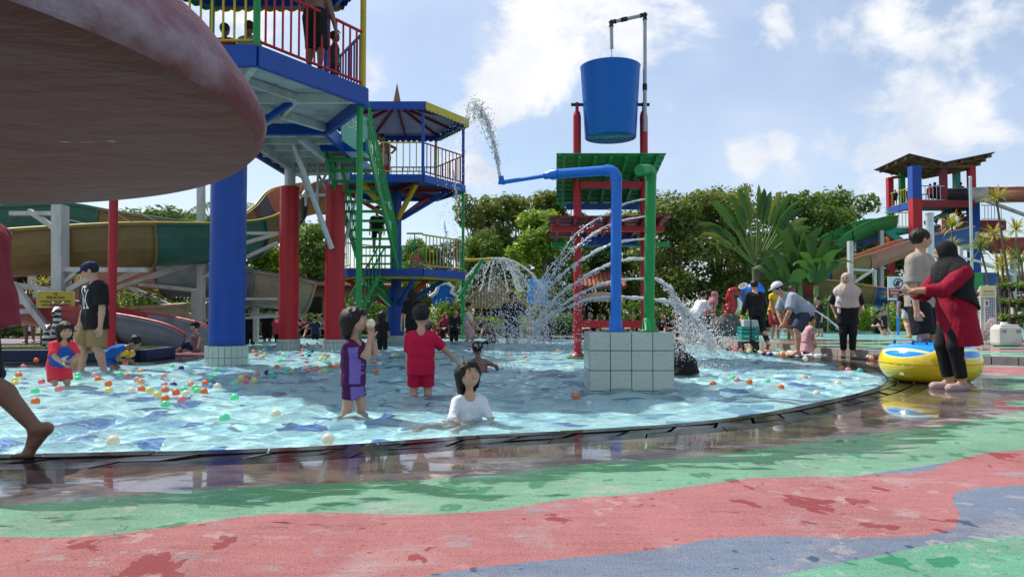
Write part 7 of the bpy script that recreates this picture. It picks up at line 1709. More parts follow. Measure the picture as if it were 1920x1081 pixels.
wb = joints_w = Vector(j['hc']) + Vector(j['hf']) * .135 - Vector(j['hu']) * .045 - Vector(j['hs']) * .01; o2 = link_mesh('ball', bmesh_['cream'], None, None, Vector(o.location) + wb); tag(o2, 'cream white ball held to the mouth of the girl in purple', 'ball')
l = water_at(789, 738); o = person(l, 188, Hto(l, 569), 'child in crimson swim shirt and shorts standing with back turned', SKIN_A, c=1, h=.007, head=(-18, -3, 0), RH=(-.30, .10, .50), LH=(.11, .05, .40), rpole=(-.3, -1, -.2), grip=(20, 8), LF=(.07, 0, .045), RF=(-.07, .02, .045), top=dict(mat=CRIM, sleeve=.85, hem=.07, loose=.014), bottom=dict(mat=CRIM, len=.85, loose=.014), hair='short'); joints(o)
l = water_at(880, 786); l = (l[0], l[1] + .1, FLOOR); o = person(l, 12, 1.13, 'girl in wet white shirt sitting in the water gazing up', SKIN_A, c=1.0, b=.88, h=.0068, hip=(0, -.06, .075), lean=6, head=(14, -16, 0), LF=(-.20, .34, .05), RF=(-.40, .22, .05), LH=(.12, .12, .10), RH=(-.08, .18, .17), lpole=(.6, -.6, .2), rpole=(-.6, -.6, .2), top=dict(mat=WHT, sleeve=1.25, hem=.04, loose=.008), bottom=dict(mat=NAVY, len=.8), hair='bob'); joints(o)
l = water_at(900, 694); o = person(l, 200, 1.16, 'bare backed boy sitting low in the splashing water', SKIN_C, c=.7, h=.012, hip=(0, -.02, .075), lean=20, LF=(.12, .3, .05), RF=(-.08, .32, .05), LH=(.18, .15, .2), RH=(-.26, .05, .2), bottom=dict(mat=NAVY, len=.8), hair='short'); joints(o)
l = water_at(1286, 702); o = person(l, 195, 1.25, 'person in black hijab crouched in the water beside the plinth', SKIN_B, c=.3, h=.012, b=1.25, hip=(0, -.02, .10), lean=28, LF=(.1, .25, .05), RF=(-.1, .25, .05), LH=(.1, .2, .2), RH=(-.1, .2, .2), top=dict(mat=BLK, sleeve=1.9, hem=.05), bottom=dict(mat=BLK, len=1.8), hijab=dict(mat=BLK, drape=.24)); joints(o)
# --- left bank
l = water_at(176, 694, .10); o = person(l, -38, Hto(l, 489), 'young man in navy cap and black printed T-shirt wading', SKIN_A, h=.010, head=(-32, 22, 0), RH=(-.13, .07, .45), LH=(.155, .02, .41), LF=(.07, -.06, .05), RF=(-.06, .08, .05), top=dict(mat=BLK, sleeve=.85, hem=.10, loose=.034, flare=1.22), bottom=dict(mat=KHAKI, len=1.0, loose=.035), hair='short', cap=CL(.012, .02, .07)); j = joints(o)
YK = [[(.05, .95), (.30, .60), (.30, .42)], [(.05, .95), (.40, .95)], [(.40, .92), (.46, .75)], [(.30, .6), (.42, .05)], [(.42, .05), (.62, .05)], [(.62, .78), (.52, .08)], [(.62, .78), (.44, .80)], [(.95, .80), (.60, .48)], [(.60, .48), (.92, .06)], [(.80, .06), (1., .06)]]
decal(o, 'shirt', j['nb'] - j['sp'] * .22 + j['fch'] * .08, j['st'], j['sp'], .24, .34, 40, lambda u, v: any(segd(u, v, s_, .035) for s_ in YK), CL(.72, .72, .70), 'letter_print')
l = water_at(143, 694); o = person(l, 20, .86, 'toddler in tan patterned suit half hidden beside the young man', SKIN_A, c=1, h=.014, top=dict(mat=CL(.45, .30, .18), sleeve=1.7), bottom=dict(mat=CL(.45, .28, .18), len=1.8, loose=.02), hair='short', LH=(.16, .05, .6)); joints(o)
l = water_at(214, 690); o = person(l, 92, 1.02, 'child in blue shirt with yellow arm floats stooping over the water', SKIN_B, c=1, h=.010, lean=58, curve=14, hip=(0, -.10, .42), head=(0, 42, 0), LH=(.05, .26, .32), RH=(-.05, .22, .36), top=dict(mat=CL(.02, .13, .50), sleeve=.6, loose=.014), bottom=dict(mat=CL(.02, .12, .45), len=.75, loose=.014), hair='short'); j = joints(o)
YF = paint('yellow_vinyl', (.75, .45, .02), .3, .15)
for w_, s_ in ((j['lw'], 1), (j['rw'], -1)):
    shj = j['nb'] + j['st'] * s_ * .09 - j['sp'] * .04; a_ = Vector(shj).lerp(Vector(w_), .30); b_ = Vector(shj).lerp(Vector(w_), .58); a_ = a_ + (Vector((0, 0, .02)))
    t_ = MB().tube([a_, a_.lerp(b_, .12), a_.lerp(b_, .5), a_.lerp(b_, .88), b_], [.045, .07, .078, .07, .045], 14).build('arm_float', YF); t_.parent = o
    t_.location = (0, 0, 0)
l = (XA(370, 14.2), 14.2, .03); o = person(l, -85, .98, 'child in mauve top sitting on a pink mat beside the blue pillar', SKIN_A, c=1, h=.013, hip=(0, 0, .08), lean=4, LF=(.08, .36, .06), RF=(-.08, .34, .06), LH=(.2, -.1, .18), RH=(-.14, .15, .2), top=dict(mat=CL(.22, .12, .13), sleeve=.9), bottom=dict(mat=NAVY, len=1.4), hair='short', cap=BLK); joints(o)
o = MB().cbox((XA(365, 14.2), 14.1, .02), (.75, .5, .05), .012).build('foam_mat', paint('pink_foam', (.55, .25, .25), .6, .3), loc=(XA(365, 14.2), 14.1, 0)); tag(o, 'flat pink foam mat on the wet deck beside blue pillar', 'mat')
def quick(loc, hd, H, lb, sk=SKIN_B, c=0.0, **k): o = person(loc, hd, H, lb, sk, c, h=k.pop('h', .018), **k); joints(o); return o
def sit(loc, hd, H, lb, sk=SKIN_B, c=0.0, **k):
    return quick(loc, hd, H, lb, sk, c, hip=(0, 0, .07), lean=k.pop('lean', 8), LF=(.10, .33, .05), RF=(-.10, .30, .05), LH=(.13, .20, .22), RH=(-.13, .20, .20), lk=(.2, .5, 1), rk=(-.2, .5, 1), **k)
T_ = lambda m, **k: dict(mat=m, **k)
l = water_at(468, 645); quick(l, 30, Hto(l, 574), 'woman in black tank top behind the blue pillar', SKIN_B, top=T_(BLK, sleeve=0), bottom=T_(BLK, len=1.6), hair='short')
l = water_at(500, 640); quick(l, 175, Hto(l, 574), 'boy in black shirt and shorts wading left of the red column', SKIN_B, .5, top=T_(BLK, sleeve=.7), bottom=T_(BLK, len=1.0))
l = water_at(521, 641); quick(l, 160, Hto(l, 584), 'child in bright pink shirt peeking from behind the red column', SKIN_B, .6, top=T_(CL(.65, .06, .12), sleeve=.8), bottom=T_(BLK, len=1.2))
l = water_at(591, 636); quick(l, 185, Hto(l, 590), 'small boy in dark blue shirt between the two red columns', SKIN_B, .8, top=T_(CL(.02, .03, .07), sleeve=.7), bottom=T_(BLK, len=1.0), LH=(.35, .05, .62))
for px, top, lb, cm_ in ((556, 603, 'seated bather in pale pink by the far rim', CL(.6, .35, .33)), (575, 600, 'seated bather in dark red by the far rim', CL(.25, .03, .04)), (640, 592, 'seated bather in white behind the second red column', WHT), (606, 604, 'seated bather in grey between the red columns', CL(.25, .25, .27)), (540, 606, 'seated bather in green beside the first red column', CL(.05, .16, .08))):
    l = at_Y(px, 24.9, 0); sit(l, random.uniform(-40, 40), 1.4, lb, SKIN_B, .3, top=T_(cm_, sleeve=.8), bottom=T_(BLK, len=1.2))
l = water_at(716, 655); quick(l, 165, Hto(l, 583), 'long haired girl in black seen from behind by the tower', SKIN_B, .5, h=.014, top=T_(BLK, sleeve=.9), bottom=T_(BLK, len=1.3), hair='long')
l = water_at(774, 650); quick(l, 178, Hto(l, 541), 'adult in black with long dark hair standing before the tower pillar', SKIN_A, h=.014, top=T_(BLK, sleeve=.8, hem=.1), bottom=T_(BLK, len=1.5), hair='long', LH=(.17, .02, .46))
l = at_Y(833, 24.7, 0); sit(l, 35, 1.5, 'woman in maroon hijab sitting on the far rim', SKIN_A, top=T_(CL(.2, .02, .04), sleeve=1.8), bottom=T_(BLK, len=1.8), hijab=dict(mat=CL(.24, .02, .04)))
l = water_at(852, 640); quick(l, -15, Hto(l, 577), 'boy in dark floral shirt leaning back in the splash', SKIN_A, .5, h=.014, lean=-12, head=(0, -20, 0), top=T_(CL(.03, .03, .035), sleeve=.8), bottom=T_(BLK, len=1.2))
l = water_at(878, 641); quick(l, 82, Hto(l, 566), 'girl in white dress with pink sleeves wading to the fountain', SKIN_A, .4, h=.013, LF=(.05, .12, .05), RF=(-.05, -.1, .08), LH=(.05, .22, .42), RH=(-.05, .16, .42), top=T_(CL(.62, .5, .48), sleeve=.7, hem=.12), bottom=T_(CL(.55, .35, .33), len=1.0, loose=.025), hair='short')
l = water_at(922, 644); quick(l, -50, 1.25, 'girl in patterned dark suit crouching beside the man in black', SKIN_B, .5, h=.014, hip=(0, -.05, .25), lean=30, top=T_(CL(.10, .03, .05), sleeve=1.2), bottom=T_(BLK, len=1.3), LH=(.15, .2, .35), RH=(-.2, .2, .4))
l = water_at(960, 645); quick(l, 172, Hto(l, 547), 'man in black shirt standing in the spray with back turned', SKIN_B, h=.014, lean=6, RH=(-.10, .12, .45), LH=(.24, .05, .42), top=T_(BLK, sleeve=.7, hem=.08, loose=.025), bottom=T_(BLK, len=1.1, loose=.03))
l = water_at(1030, 639); sit((l[0], l[1], FLOOR), -80, 1.45, 'swimmer in dark shirt low in the water by the red post', SKIN_C, .2, top=T_(BLK, sleeve=.8), bottom=T_(BLK))
for px, top, lb, cm_, hd in ((1000, 600, 'seated bather in brown below the blue board', CL(.16, .09, .06), 30), (905, 612, 'seated bather in navy below the low hedge', NAVY, -20), (1188, 593, 'bather in peach shirt seen between the two pipes', CL(.6, .35, .28), 0), (1105, 600, 'bather in blue seen left of the blue pipe', CL(.05, .1, .3), 20), (1245, 598, 'bather in black right of the green pipe', BLK, -30), (1262, 604, 'bather in olive behind the right hand jets', CL(.1, .11, .05), 10), (800, 606, 'seated bather in grey stripes behind the crimson child', CL(.2, .2, .22), 15)):
    sit(at_Y(px, 24.9, 0), hd, 1.5, lb, SKIN_B, .2, top=T_(cm_, sleeve=.8), bottom=T_(BLK, len=1.2))
# --- right bank
l = at_Y(1308, 20.6, 0); quick(l, 120, 1.58, 'bather in white T-shirt bending behind the splash', SKIN_B, lean=38, hip=(0, -.06, .5), top=T_(WHT, sleeve=.8, hem=.06), bottom=T_(CL(.1, .1, .12), len=1.2), LH=(.1, .3, .4), RH=(-.1, .3, .4))
l = at_Y(1324, 21.6, 0); quick(l, 80, 1.5, 'woman in dusty rose hijab stooping behind the white T-shirt', SKIN_A, lean=30, top=T_(CL(.35, .15, .15), sleeve=1.8), bottom=T_(CL(.05, .05, .06), len=1.8), hijab=dict(mat=CL(.38, .14, .15)))
l = deck_at(1420, 656); o = person(l, 188, Hto(l, 523), 'person in black wetsuit striding with back turned beside teal crate', SKIN_A, h=.011, lean=12, LF=(.03, .10, .05), RF=(-.05, -.22, .10), fpitch=(0, 35), LH=(.20, .06, .44), RH=(-.14, .14, .47), top=dict(mat=BLK, sleeve=1.75, hem=.06, loose=.018), bottom=dict(mat=CL(.012, .018, .022), len=1.85, loose=.008), hair='short'); j = joints(o)
l = deck_at(1453, 644); quick(l, 25, Hto(l, 531) * 1.02, 'lifeguard in yellow vest and red shorts standing behind white cap', SKIN_B, h=.014, lean=10, head=(0, 20, 0), top=T_(CL(.75, .48, .02), sleeve=.3, hem=.06), bottom=T_(CL(.33, .02, .03), len=.9, loose=.025), LH=(.12, .14, .44), RH=(-.14, .12, .42))
l = at_Y(1484, 18.5, 0); quick(l, 10, 1.5, 'dark legged child standing behind the lifeguard', SKIN_C, .3, top=T_(BLK, sleeve=.8), bottom=T_(CL(.3, .02, .03), len=.9))
p_ = G(1494, 667); o = person((p_.x, p_.y, 0), -88, 1.70, 'man in pale blue shirt and white cap bending with hands on knees', SKIN_A, h=.011, hip=(0, -.10, .50), lean=50, curve=12, head=(0, 22, 0), LH=(.08, .17, .36), RH=(-.10, .12, .35), lpole=(.5, .2, -.6), rpole=(-.5, .2, -.6), LF=(.07, .02, .045), RF=(-.07, -.04, .045), top=dict(mat=CL(.33, .38, .45), sleeve=.8, hem=.05, loose=.03), bottom=dict(mat=CL(.045, .055, .09), len=.98, loose=.03), cap=CL(.66, .66, .68)); joints(o)
p_ = G(1511, 664); quick((p_.x, p_.y, 0), 100, .95, 'small child in pink floral dress behind the bending man', SKIN_A, 1, h=.014, hip=(0, 0, .28), lean=20, top=T_(CL(.55, .30, .33), sleeve=.8), dress=dict(mat=CL(.55, .32, .35), hem=.22, flare=1.5), hair='short')
l = at_Y(1537, 21, .13); quick(l, -70, 1.16, 'child in black stepping behind the bending man', SKIN_B, .8, top=T_(BLK, sleeve=.9), bottom=T_(BLK, len=1.2), lean=10)
l = deck_at(1590, 669); o = person(l, -18, Hto(l, 511), 'woman in beige hijab and black clothes standing barefoot', SKIN_A, h=.010, head=(-22, 4, 0), LH=(.12, -.09, .48), RH=(-.12, -.06, .5), lpole=(1, -.3, 0), top=dict(mat=BLK, sleeve=.95, hem=.14, loose=.02), bottom=dict(mat=BLK, len=1.82, loose=.012), hijab=dict(mat=CL(.50, .40, .35), drape=.215, tilt=.25), LF=(.045, .02, .045), RF=(-.045, -.02, .045)); j = joints(o)
tw_ = Field(); q = j['nb'] + j['st'] * -.13 - V3(0, 0, .02); tw_.rc(q, q - V3(0, 0, .22) + j['fch'] * .08, .05, .06, .03); tw_.rc(q + j['fch'] * .03 - V3(0, 0, .2), q + j['fch'] * .07 - V3(0, 0, .42), .055, .045, .03); fobj('towel', tw_, .012, CL(.62, .62, .66), o)
l = at_Y(1646, 24, .13); sit(l, 5, 1.35, 'boy in black printed T-shirt sitting by the shallow pool', SKIN_B, .4, top=T_(BLK, sleeve=.7), bottom=T_(BLK))
l = at_Y(1657, 22, .13); quick(l, 30, .62 * 1.3, 'toddler in black standing in the shallow pool', SKIN_B, 1, top=T_(BLK, sleeve=.8), bottom=T_(BLK, len=1))
l = at_Y(1704, 18.5, .13); quick(l, 165, 1.55, 'person in black shirt and pale shorts walking behind the man in beige', SKIN_A, .1, h=.014, LF=(.05, -.18, .09), RF=(-.05, .14, .05), top=T_(BLK, sleeve=.8, hem=.1), bottom=T_(CL(.5, .5, .52), len=.75, loose=.02))
for px, Y_, lb, cm_ in ((1800, 24, 'bather in black sitting behind the red tunic', BLK), (1815, 23, 'bather in white sitting left of the wire rack', WHT), (1828, 25, 'bather in green sitting behind the wire rack', CL(.1, .15, .08)), (1780, 27, 'bather in dark grey sitting behind the red tunic hem', CL(.04, .04, .05)), (1868, 22, 'bather in pink sitting behind the jerrycan', CL(.5, .3, .3))): sit(at_Y(px, Y_, .13), random.uniform(-60, 60), 1.45, lb, SKIN_B, .3, top=T_(cm_, sleeve=.8), bottom=T_(BLK))
MAN = person((XA(1727, 9.35), 9.35, 0), 38, 1.88, 'tall man in beige T-shirt with orange print and black shorts', SKIN_A, h=.0095, head=(48, -4, 0), RH=(-.135, .03, .42), LH=(.15, .08, .44), top=dict(mat=BEIGE, sleeve=.85, hem=.06, loose=.03), bottom=dict(mat=BLK, len=1.0, loose=.04), hair='short'); j = joints(MAN)
decal(MAN, 'shirt', j['nb'] - j['sp'] * .20 + j['fch'] * .1 + j['st'] * .02, j['st'], j['sp'], .20, .15, 26, lambda u, v: (((u-.55)/.42)**2 + ((v-.6)/.36)**2 < 1 and not (((u-.5)/.09)**2 + ((v-.66)/.12)**2 < 1)) or segd(u, v, [(.1, .2), (.3, .4)], .07), CL(.62, .20, .04), 'orange_print')
decal(MAN, 'shirt', j['nb'] - j['sp'] * .30 + j['fch'] * .1 + j['st'] * .01, j['st'], j['sp'], .17, .05, 26, lambda u, v: (int(u * 13) % 2 == 0) and .2 < v < .8, CL(.35, .08, .04), 'print_line')
WOM = person((XA(1792, 7.75), 7.75, 0), -86, 1.57, 'woman in black hijab, red tunic and black trousers beside the ring', SKIN_A, h=.0088, b=1.12, lean=6, head=(-30, 12, 0), RH=(-.06, .27, .645), LH=(.04, .29, .66), lpole=(.6, -.5, -.6), rpole=(-.6, -.5, -.6), grip=(30, 30), top=dict(mat=REDT, sleeve=1.72, hem=.235, loose=.028, flare=1.22, name='tunic'), bottom=dict(mat=BLK, len=1.86, loose=.010), hijab=dict(mat=BLK, drape=.235, tilt=-.6), shoes=paint('dusty_pink_rubber', (.42, .30, .28), .7, .3), LF=(.05, .0, .05), RF=(-.05, .025, .05)); joints(WOM)
# --- on the towers
quick((XA(585, 11.4), 11.4, ZD), 160, 1.68, 'bare chested man in black shorts at the red tower railing', SKIN_C, h=.013, top=None, bottom=T_(BLK, len=1.15, loose=.03), head=(0, 15, 0), lean=6, LH=(.1, .2, .5), RH=(-.16, .12, .42))
quick((XA(622, 12.2), 12.2, ZD), 120, 1.0, 'child beside bare chested man on the tower', SKIN_C, .9, top=T_(CL(.05, .05, .06), sleeve=.7), bottom=T_(NAVY))
for px, Y_, H_, lb, cm_ in ((356, 13.6, 1.28, 'child in blue behind the yellow tower railing', CL(.05, .1, .25)), (376, 13.2, 1.24, 'child in black behind the yellow tower railing', BLK), (414, 12.9, 1.42, 'youth in red shirt with back turned on the tower', CL(.28, .02, .03)), (461, 12.8, 1.42, 'youth in grey blue shirt behind the green tower post', CL(.2, .25, .3)), (330, 13.5, 1.2, 'child in brown close to the toadstool rim on the tower', CL(.15, .08, .05))): quick((XA(px, Y_), Y_, ZD), 175, H_, lb, SKIN_C, .3, top=T_(cm_, sleeve=.8), bottom=T_(BLK))
quick((XA(722, 20.9), 20.9, Z2), -20, 1.42, 'dark boy leaning on the yellow railing of the roofed tower', SKIN_C, .2, lean=16, head=(-20, 25, 0), bottom=T_(BLK, len=1), LH=(.2, .05, .62))
quick((XA(717, 20.2), 20.2, Z2), 30, .92, 'child in red shorts behind the roofed tower railing', SKIN_B, .9, top=T_(CL(.25, .25, .3), sleeve=.6), bottom=T_(CL(.5, .03, .04), len=.9))
quick((XA(706, 18.9), 18.9, 2.36), 10, 1.2, 'child in dark cap climbing the green stairs', SKIN_B, .6, top=T_(BLK, sleeve=.8), bottom=T_(BLK, len=1), cap=BLK, LF=(.06, .12, .2), lean=10)
sit((XA(776, 20.2), 20.2, ZL), 60, 1.1, 'child in red and white sitting on the lower tower deck', SKIN_B, .8, top=T_(CL(.5, .08, .08), sleeve=.8), bottom=T_(WHT))
for px, Y_, z_, H_, lb, cm_ in ((1748, 45.2, z3 + .05, 1.25, 'tiny figure in red on the distant tower deck', CL(.55, .03, .05)), (1757, 45.6, z3 + .05, 1.42, 'tiny figure in black on the distant tower deck', BLK), (1763, 45.9, z3 + .05, 1.3, 'tiny figure in maroon by the brown tower pillar', CL(.2, .03, .04)), (1708, 46.5, z3 + .05, 1.3, 'tiny figure in blue behind the blue tower pillar', CL(.1, .15, .3)), (1682, 45.6, z3 + .05, .95, 'tiny dark haired figure by the yellow tower railing', BLK), (1806, 44.8, z3 + .08, 1.25, 'tiny figure at the mouth of the brown slide', CL(.3, .05, .05)), (1803, 37.9, ZA(441, 38) - .5, 1.3, 'distant figure in black above the white slide', BLK), (1758, 38, ZA(441, 38) - .6, 1.45, 'distant figure in black and white above the white slide', CL(.05, .05, .06))): quick((XA(px, Y_), Y_, z_), 150, H_, lb, SKIN_C, .4, h=.03, top=T_(cm_, sleeve=.8), bottom=T_(BLK))
quick(at_Y(57, 20.5, 0), 20, 1.5, 'man in khaki shorts standing behind the slide beams', SKIN_C, top=T_(CL(.3, .15, .12), sleeve=.7), bottom=T_(CL(.45, .38, .28), len=.95, loose=.03))
for px, lb in ((257, 'dark haired rider in the orange slide end'), (282, 'second rider sitting lower in the orange slide end')): sit(at_Y(px, 18.15, .22), 60, 1.3, lb, SKIN_C, .3, top=T_(BLK, sleeve=.7), bottom=T_(BLK))

for o in bpy.data.objects:
    if o.type == 'MESH' and o.name.split('.')[0] in ('body', 'shirt', 'shorts', 'swim_shorts', 'tile', 'footing'): o.cycles.is_caustics_receiver = True
# ------------------------------------------------------------------ water in the air
def spraymat():
    t = NT('water_spray'); d = t.n('ShaderNodeBsdfDiffuse'); d.inputs[0].default_value = (.92, .93, .94, 1); tr = t.n('ShaderNodeBsdfTranslucent'); tr.inputs[0].default_value = (.86, .9, .92, 1); g_ = t.n('ShaderNodeBsdfGlossy'); g_.inputs['Roughness'].default_value = .08; tp = t.n('ShaderNodeBsdfTransparent'); tp.inputs[0].default_value = (.95, .97, .98, 1)
    m1 = t.n('ShaderNodeMixShader'); m1.inputs[0].default_value = .6; t.l(d.outputs[0], m1.inputs[1]); t.l(tr.outputs[0], m1.inputs[2])
    m2 = t.n('ShaderNodeMixShader'); m2.inputs[0].default_value = .15; t.l(m1.outputs[0], m2.inputs[1]); t.l(tp.outputs[0], m2.inputs[2])
    m3 = t.n('ShaderNodeMixShader'); m3.inputs[0].default_value = .16; t.l(m2.outputs[0], m3.inputs[1]); t.l(g_.outputs[0], m3.inputs[2]); return t.done(m3.outputs[0])
SPRAY = spraymat(); OCT = np.array([(1,0,0),(-1,0,0),(0,1,0),(0,-1,0),(0,0,1),(0,0,-1)], float); OF = np.array([(0,2,4),(2,1,4),(1,3,4),(3,0,4),(2,0,5),(1,2,5),(3,1,5),(0,3,5)])
def drops(P, r, D=None, st=1.0, seed=0):
    n = len(P); g = np.random.default_rng(seed); S_ = np.asarray(r)[:, None, None] * OCT[None] * g.uniform(.7, 1.3, (n, 6, 1))
    if D is not None:
        d = D / np.maximum(np.linalg.norm(D, axis=1), 1e-9)[:, None]; al = (S_ * d[:, None]).sum(2, keepdims=True); S_ = S_ + d[:, None] * al * (st - 1)
    V = P[:, None] + S_; return V.reshape(-1, 3), (OF[None] + 6 * np.arange(n)[:, None, None]).reshape(-1, 3)
class Spray:
    def __init__(s): s.V = []; s.F = []; s.n = 0
    def add(s, V, F_): s.V.append(V); s.F.append(F_ + s.n); s.n += len(V)
    def build(s, label):
        V = np.vstack(s.V); Fq = np.vstack(s.F); o = V.mean(0); ob = link_mesh('water_jet', np_mesh('water_jet', V - o, Fq, True), SPRAY, None, tuple(o)); return tag(ob, label, 'water jet', None, 'stuff')
def stream(sp, pts, r0, r1, seed, breakup=.35, spread=.05, n=500, ribbon=True):
    """a jet: ropy core that thins and tears into drops"""
    g = np.random.default_rng(seed); P = resample(catmull([tuple(p) for p in pts], 12, False), .02, False); k = len(P); t = np.linspace(0, 1, k); T = np.gradient(P, axis=0); T /= np.linalg.norm(T, axis=1)[:, None]
    s_ = np.cross(T, (0, 1, 0)); s_ /= np.linalg.norm(s_, axis=1)[:, None]; b = np.cross(T, s_); q = 6
    if ribbon:
        for strand in range(3):
            ph = g.uniform(0, 6.28); off = (s_ * np.cos(ph + t[:, None] * 17 + strand * 2.1) + b * np.sin(ph + t[:, None] * 14 + strand * 2.1)) * (.4 * r0 + spread * .35 * t[:, None])
            nz = np.convolve(g.normal(0, 1, k + 8), np.ones(5) / 5, 'same')[:k]; rad = np.clip((r0 * (1 - t) + r1 * t) * (.75 + .8 * nz), .0012, None); rad = np.where((t > breakup) & (np.sin(t * 90 + ph) + nz * 2 > .9), .001, rad)
            C_ = P + off; a = np.arange(q) * 2 * np.pi / q; V = C_[:, None] + rad[:, None, None] * (s_[:, None] * np.cos(a)[None, :, None] + b[:, None] * np.sin(a)[None, :, None]); V = V.reshape(-1, 3)
            i = np.arange(k - 1)[:, None] * q; j = np.arange(q)[None]; j2 = (j + 1) % q; A = i + j; B_ = i + j2; F1 = np.stack([A, B_, A + q], 2).reshape(-1, 3); F2 = np.stack([B_, B_ + q, A + q], 2).reshape(-1, 3); sp.add(V, np.vstack([F1, F2]))
    u = g.uniform(.05, 1, n) ** .7; i = (u * (k - 1)).astype(int); pos = P[i] + g.normal(0, 1, (n, 3)) * (spread * u[:, None] * .8 + .006); pos[:, 2] -= np.abs(g.normal(0, .05, n)) * u; sp.add(*drops(pos, g.uniform(.002, .0075, n) * (1 + .4 * u), T[i], 1.8, seed))
def cloud(sp, c, s_, n, seed, r=(.002, .0075), fall=1.0):
    g = np.random.default_rng(seed); P = np.array(c) + g.normal(0, 1, (n, 3)) * np.array(s_); P = P[P[:, 2] > WATER + .01]; sp.add(*drops(P, g.uniform(*r, len(P)) ** 1.0, np.tile((.15, 0, -1.), (len(P), 1)), 1.5, seed))
Yg = PYY
jets = [[(1213, 372), (1150, 391), (1080, 440), (1030, 505), (1000, 560)], [(1213, 405), (1150, 418), (1085, 458), (1042, 505), (1010, 555)], [(1212, 447), (1150, 456), (1100, 481), (1040, 527), (988, 590)], [(1211, 484), (1150, 492), (1090, 523), (1045, 556), (995, 620)], [(1210, 521), (1150, 527), (1090, 549), (1040, 585), (1005, 630)], [(1209, 560), (1150, 556), (1090, 566), (1030, 592), (985, 645)]]
for k, jt in enumerate(jets):
    sp = Spray(); n_ = len(jt); stream(sp, [W(px, py, Yg + .02 + .22 * i / (n_ - 1) * (1 + k * .3)) for i, (px, py) in enumerate(jt)], (.007, .007, .010, .013, .012, .014)[k], (.006, .006, .010, .012, .011, .016)[k], 30 + k, .45, .035, 230)
    sp.build(['topmost thin jet arcing from the green pipe', 'second thin jet from the top of the green pipe', 'flat twisting jet in the upper half of the green pipe', 'thick broken jet halfway down the green pipe', 'jet arcing behind the blue pipe below the halfway jet', 'lowest white jet leaving the green pipe leftwards'][k])
for k, jt in enumerate([[(1229, 521), (1255, 541), (1275, 580), (1290, 640)], [(1228, 562), (1262, 568), (1295, 588), (1322, 622), (1335, 655)]]):
    sp = Spray(); stream(sp, [W(px, py, Yg + .02 + .1 * i) for i, (px, py) in enumerate(jt)], .016, .022, 50 + k, .4, .07, 700); sp.build(['upper jet falling steeply right of the green pipe', 'lower jet arcing right from the green pipe'][k])
sp = Spray(); up = [W(938, 331, PYY + .62), W(931, 290, PYY + .62), W(919, 245, PYY + .62), W(903, 208, PYY + .62), W(884, 188, PYY + .60)]; stream(sp, up, .013, .012, 61, .45, .06, 900)
g = np.random.default_rng(8); n = 520; px = g.normal(905, 32, n); py = g.uniform(185, 345, n); P = np.array([tuple(W(a, b, PYY + .62 + c)) for a, b, c in zip(px, py, g.normal(0, .12, n))]); sp.add(*drops(P, g.uniform(.0015, .005, n), None, 1, 4))
for cx_2 in (880, 893, 905): stream(sp, [W(cx_2, 192, PYY + .6), W(cx_2 - 3, 205, PYY + .6), W(cx_2 - 5, 225, PYY + .6)], .007, .003, int(cx_2), .2, .03, 60)
sp.build('spout shooting up from the tip of the blue arm')
sp = Spray(); g = np.random.default_rng(9); n = 360; px = g.normal(850, 16, n); py = g.uniform(235, 470, n); P = np.array([tuple(W(a, b, PYY + .5 + c)) for a, b, c in zip(px, py, g.normal(0, .2, n))]); sp.add(*drops(P, g.uniform(.002, .006, n), np.tile((0, 0, -1.), (n, 1)), 1.6, 5)); stream(sp, [W(851, 320, PYY + .5), W(853, 340, PYY + .5), W(858, 370, PYY + .5)], .006, .004, 71, .3, .02, 40); stream(sp, [W(833, 415, PYY + .5), W(836, 435, PYY + .5), W(840, 462, PYY + .5)], .005, .004, 72, .3, .02, 40); sp.build('loose falling drops in front of the roofed tower')
sp = Spray(); stream(sp, [W(1147, 92, BY - .05), W(1147, 105, BY - .05), W(1148, 125, BY - .05)], .012, .010, 73, .2, .02, 60); sp.build('dribble falling from the filler pipe into the bucket')
sp = Spray()
for k, (px, py, dy, sx, sz, n) in enumerate([(1000, 600, .35, .26, .22, 1300), (1030, 570, .3, .2, .2, 600), (965, 615, .6, .22, .16, 900), (1005, 640, .4, .3, .06, 1100), (940, 625, .9, .2, .14, 400)]): cloud(sp, W(px, py, Yg + dy), (sx, .30, sz), n, 80 + k)
sp.build('cloud of spray where the left hand jets land')
sp = Spray()
for k, (px, py, sx, sz, n) in enumerate([(1305, 620, .16, .16, 900), (1325, 640, .16, .10, 800), (1290, 655, .2, .05, 500)]): cloud(sp, W(px, py, Yg + .45), (sx, .2, sz), n, 90 + k)
sp.build('splash where the right hand jets land')
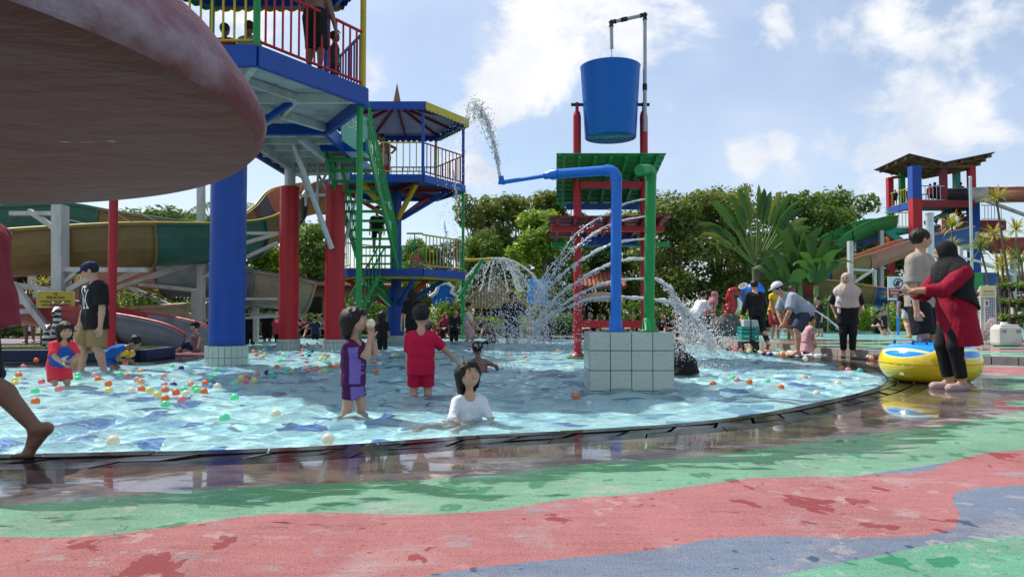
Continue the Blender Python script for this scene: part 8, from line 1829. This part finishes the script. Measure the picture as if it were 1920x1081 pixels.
# dome of water falling from a far mushroom fountain
sp = Spray(); g = np.random.default_rng(12); tpc = W(930, 486, 23.5)
for k in range(26):
    a = g.uniform(-.5, math.pi * .9); vx, vy = math.cos(a) * g.uniform(.6, 1.15), math.sin(a) * .7; pts = [tpc + Vector((vx * t * 1.2, vy * t, .25 * t - .85 * t * t)) for t in (0, .3, .6, .9, 1.25)]; stream(sp, pts, .016, .014, 200 + k, .05, .05, 46, k % 2 == 0)
n = 1500; u = g.uniform(0, 1, n); a = g.uniform(-.6, 3.4, n); P = np.column_stack([tpc.x + np.cos(a) * (.2 + .9 * u), tpc.y + np.sin(a) * .7 * u, tpc.z + .05 - 1.5 * u * u * g.uniform(.5, 1.2, n)]); sp.add(*drops(P, g.uniform(.006, .016, n), np.tile((0, 0, -1.), (n, 1)), 1.7, 6)); sp.build('dome of falling water left of the blue board')
FT = empty('fountain_arm', (tpc.x, tpc.y, 0), 'green and yellow pipe arm feeding the water dome', 'pipe'); MB().tube([W(868, 488, 23.5), W(922, 486, 23.5)], .05, 8).build('arm', YELLOW, FT); MB().tube([W(905, 486, 23.4), W(860, 560, 23.4)], .06, 8).build('brace', GREEN, FT); MB().tube([W(868, 488, 23.5), Vector((W(868, 488, 23.5).x, 23.5, FLOOR))], .06, 8).build('riser', GREEN, FT)
sp = Spray(); stream(sp, [W(1518, 576, 19), W(1545, 592, 19), W(1570, 612, 19), W(1584, 626, 19)], .018, .018, 300, .05, .03, 60); sp.build('thin twisted hose jet between the bending man and beige hijab')
# splashes kicked up by the waders
for k, (px, py, sx, n, lb) in enumerate([(885, 640, .45, 900, 'splash around the girl in the white dress'), (955, 640, .35, 800, 'splash round the legs of the man in black'), (925, 690, .22, 500, 'splash beside the bare backed boy'), (1320, 693, .22, 260, 'splash right of the crouched black hijab'), (65, 843, .22, 420, 'splash round the striding foot'), (1375, 672, .10, 130, 'small burst of drops in the right pool')]):
    sp = Spray(); c = G(px, py, WATER); cloud(sp, (c.x, c.y, WATER + .02), (sx, sx * .6, .12 if n > 600 else .05), n, 400 + k, (.003, .010) if c.y > 8 else (.0012, .004)); sp.build(lb)
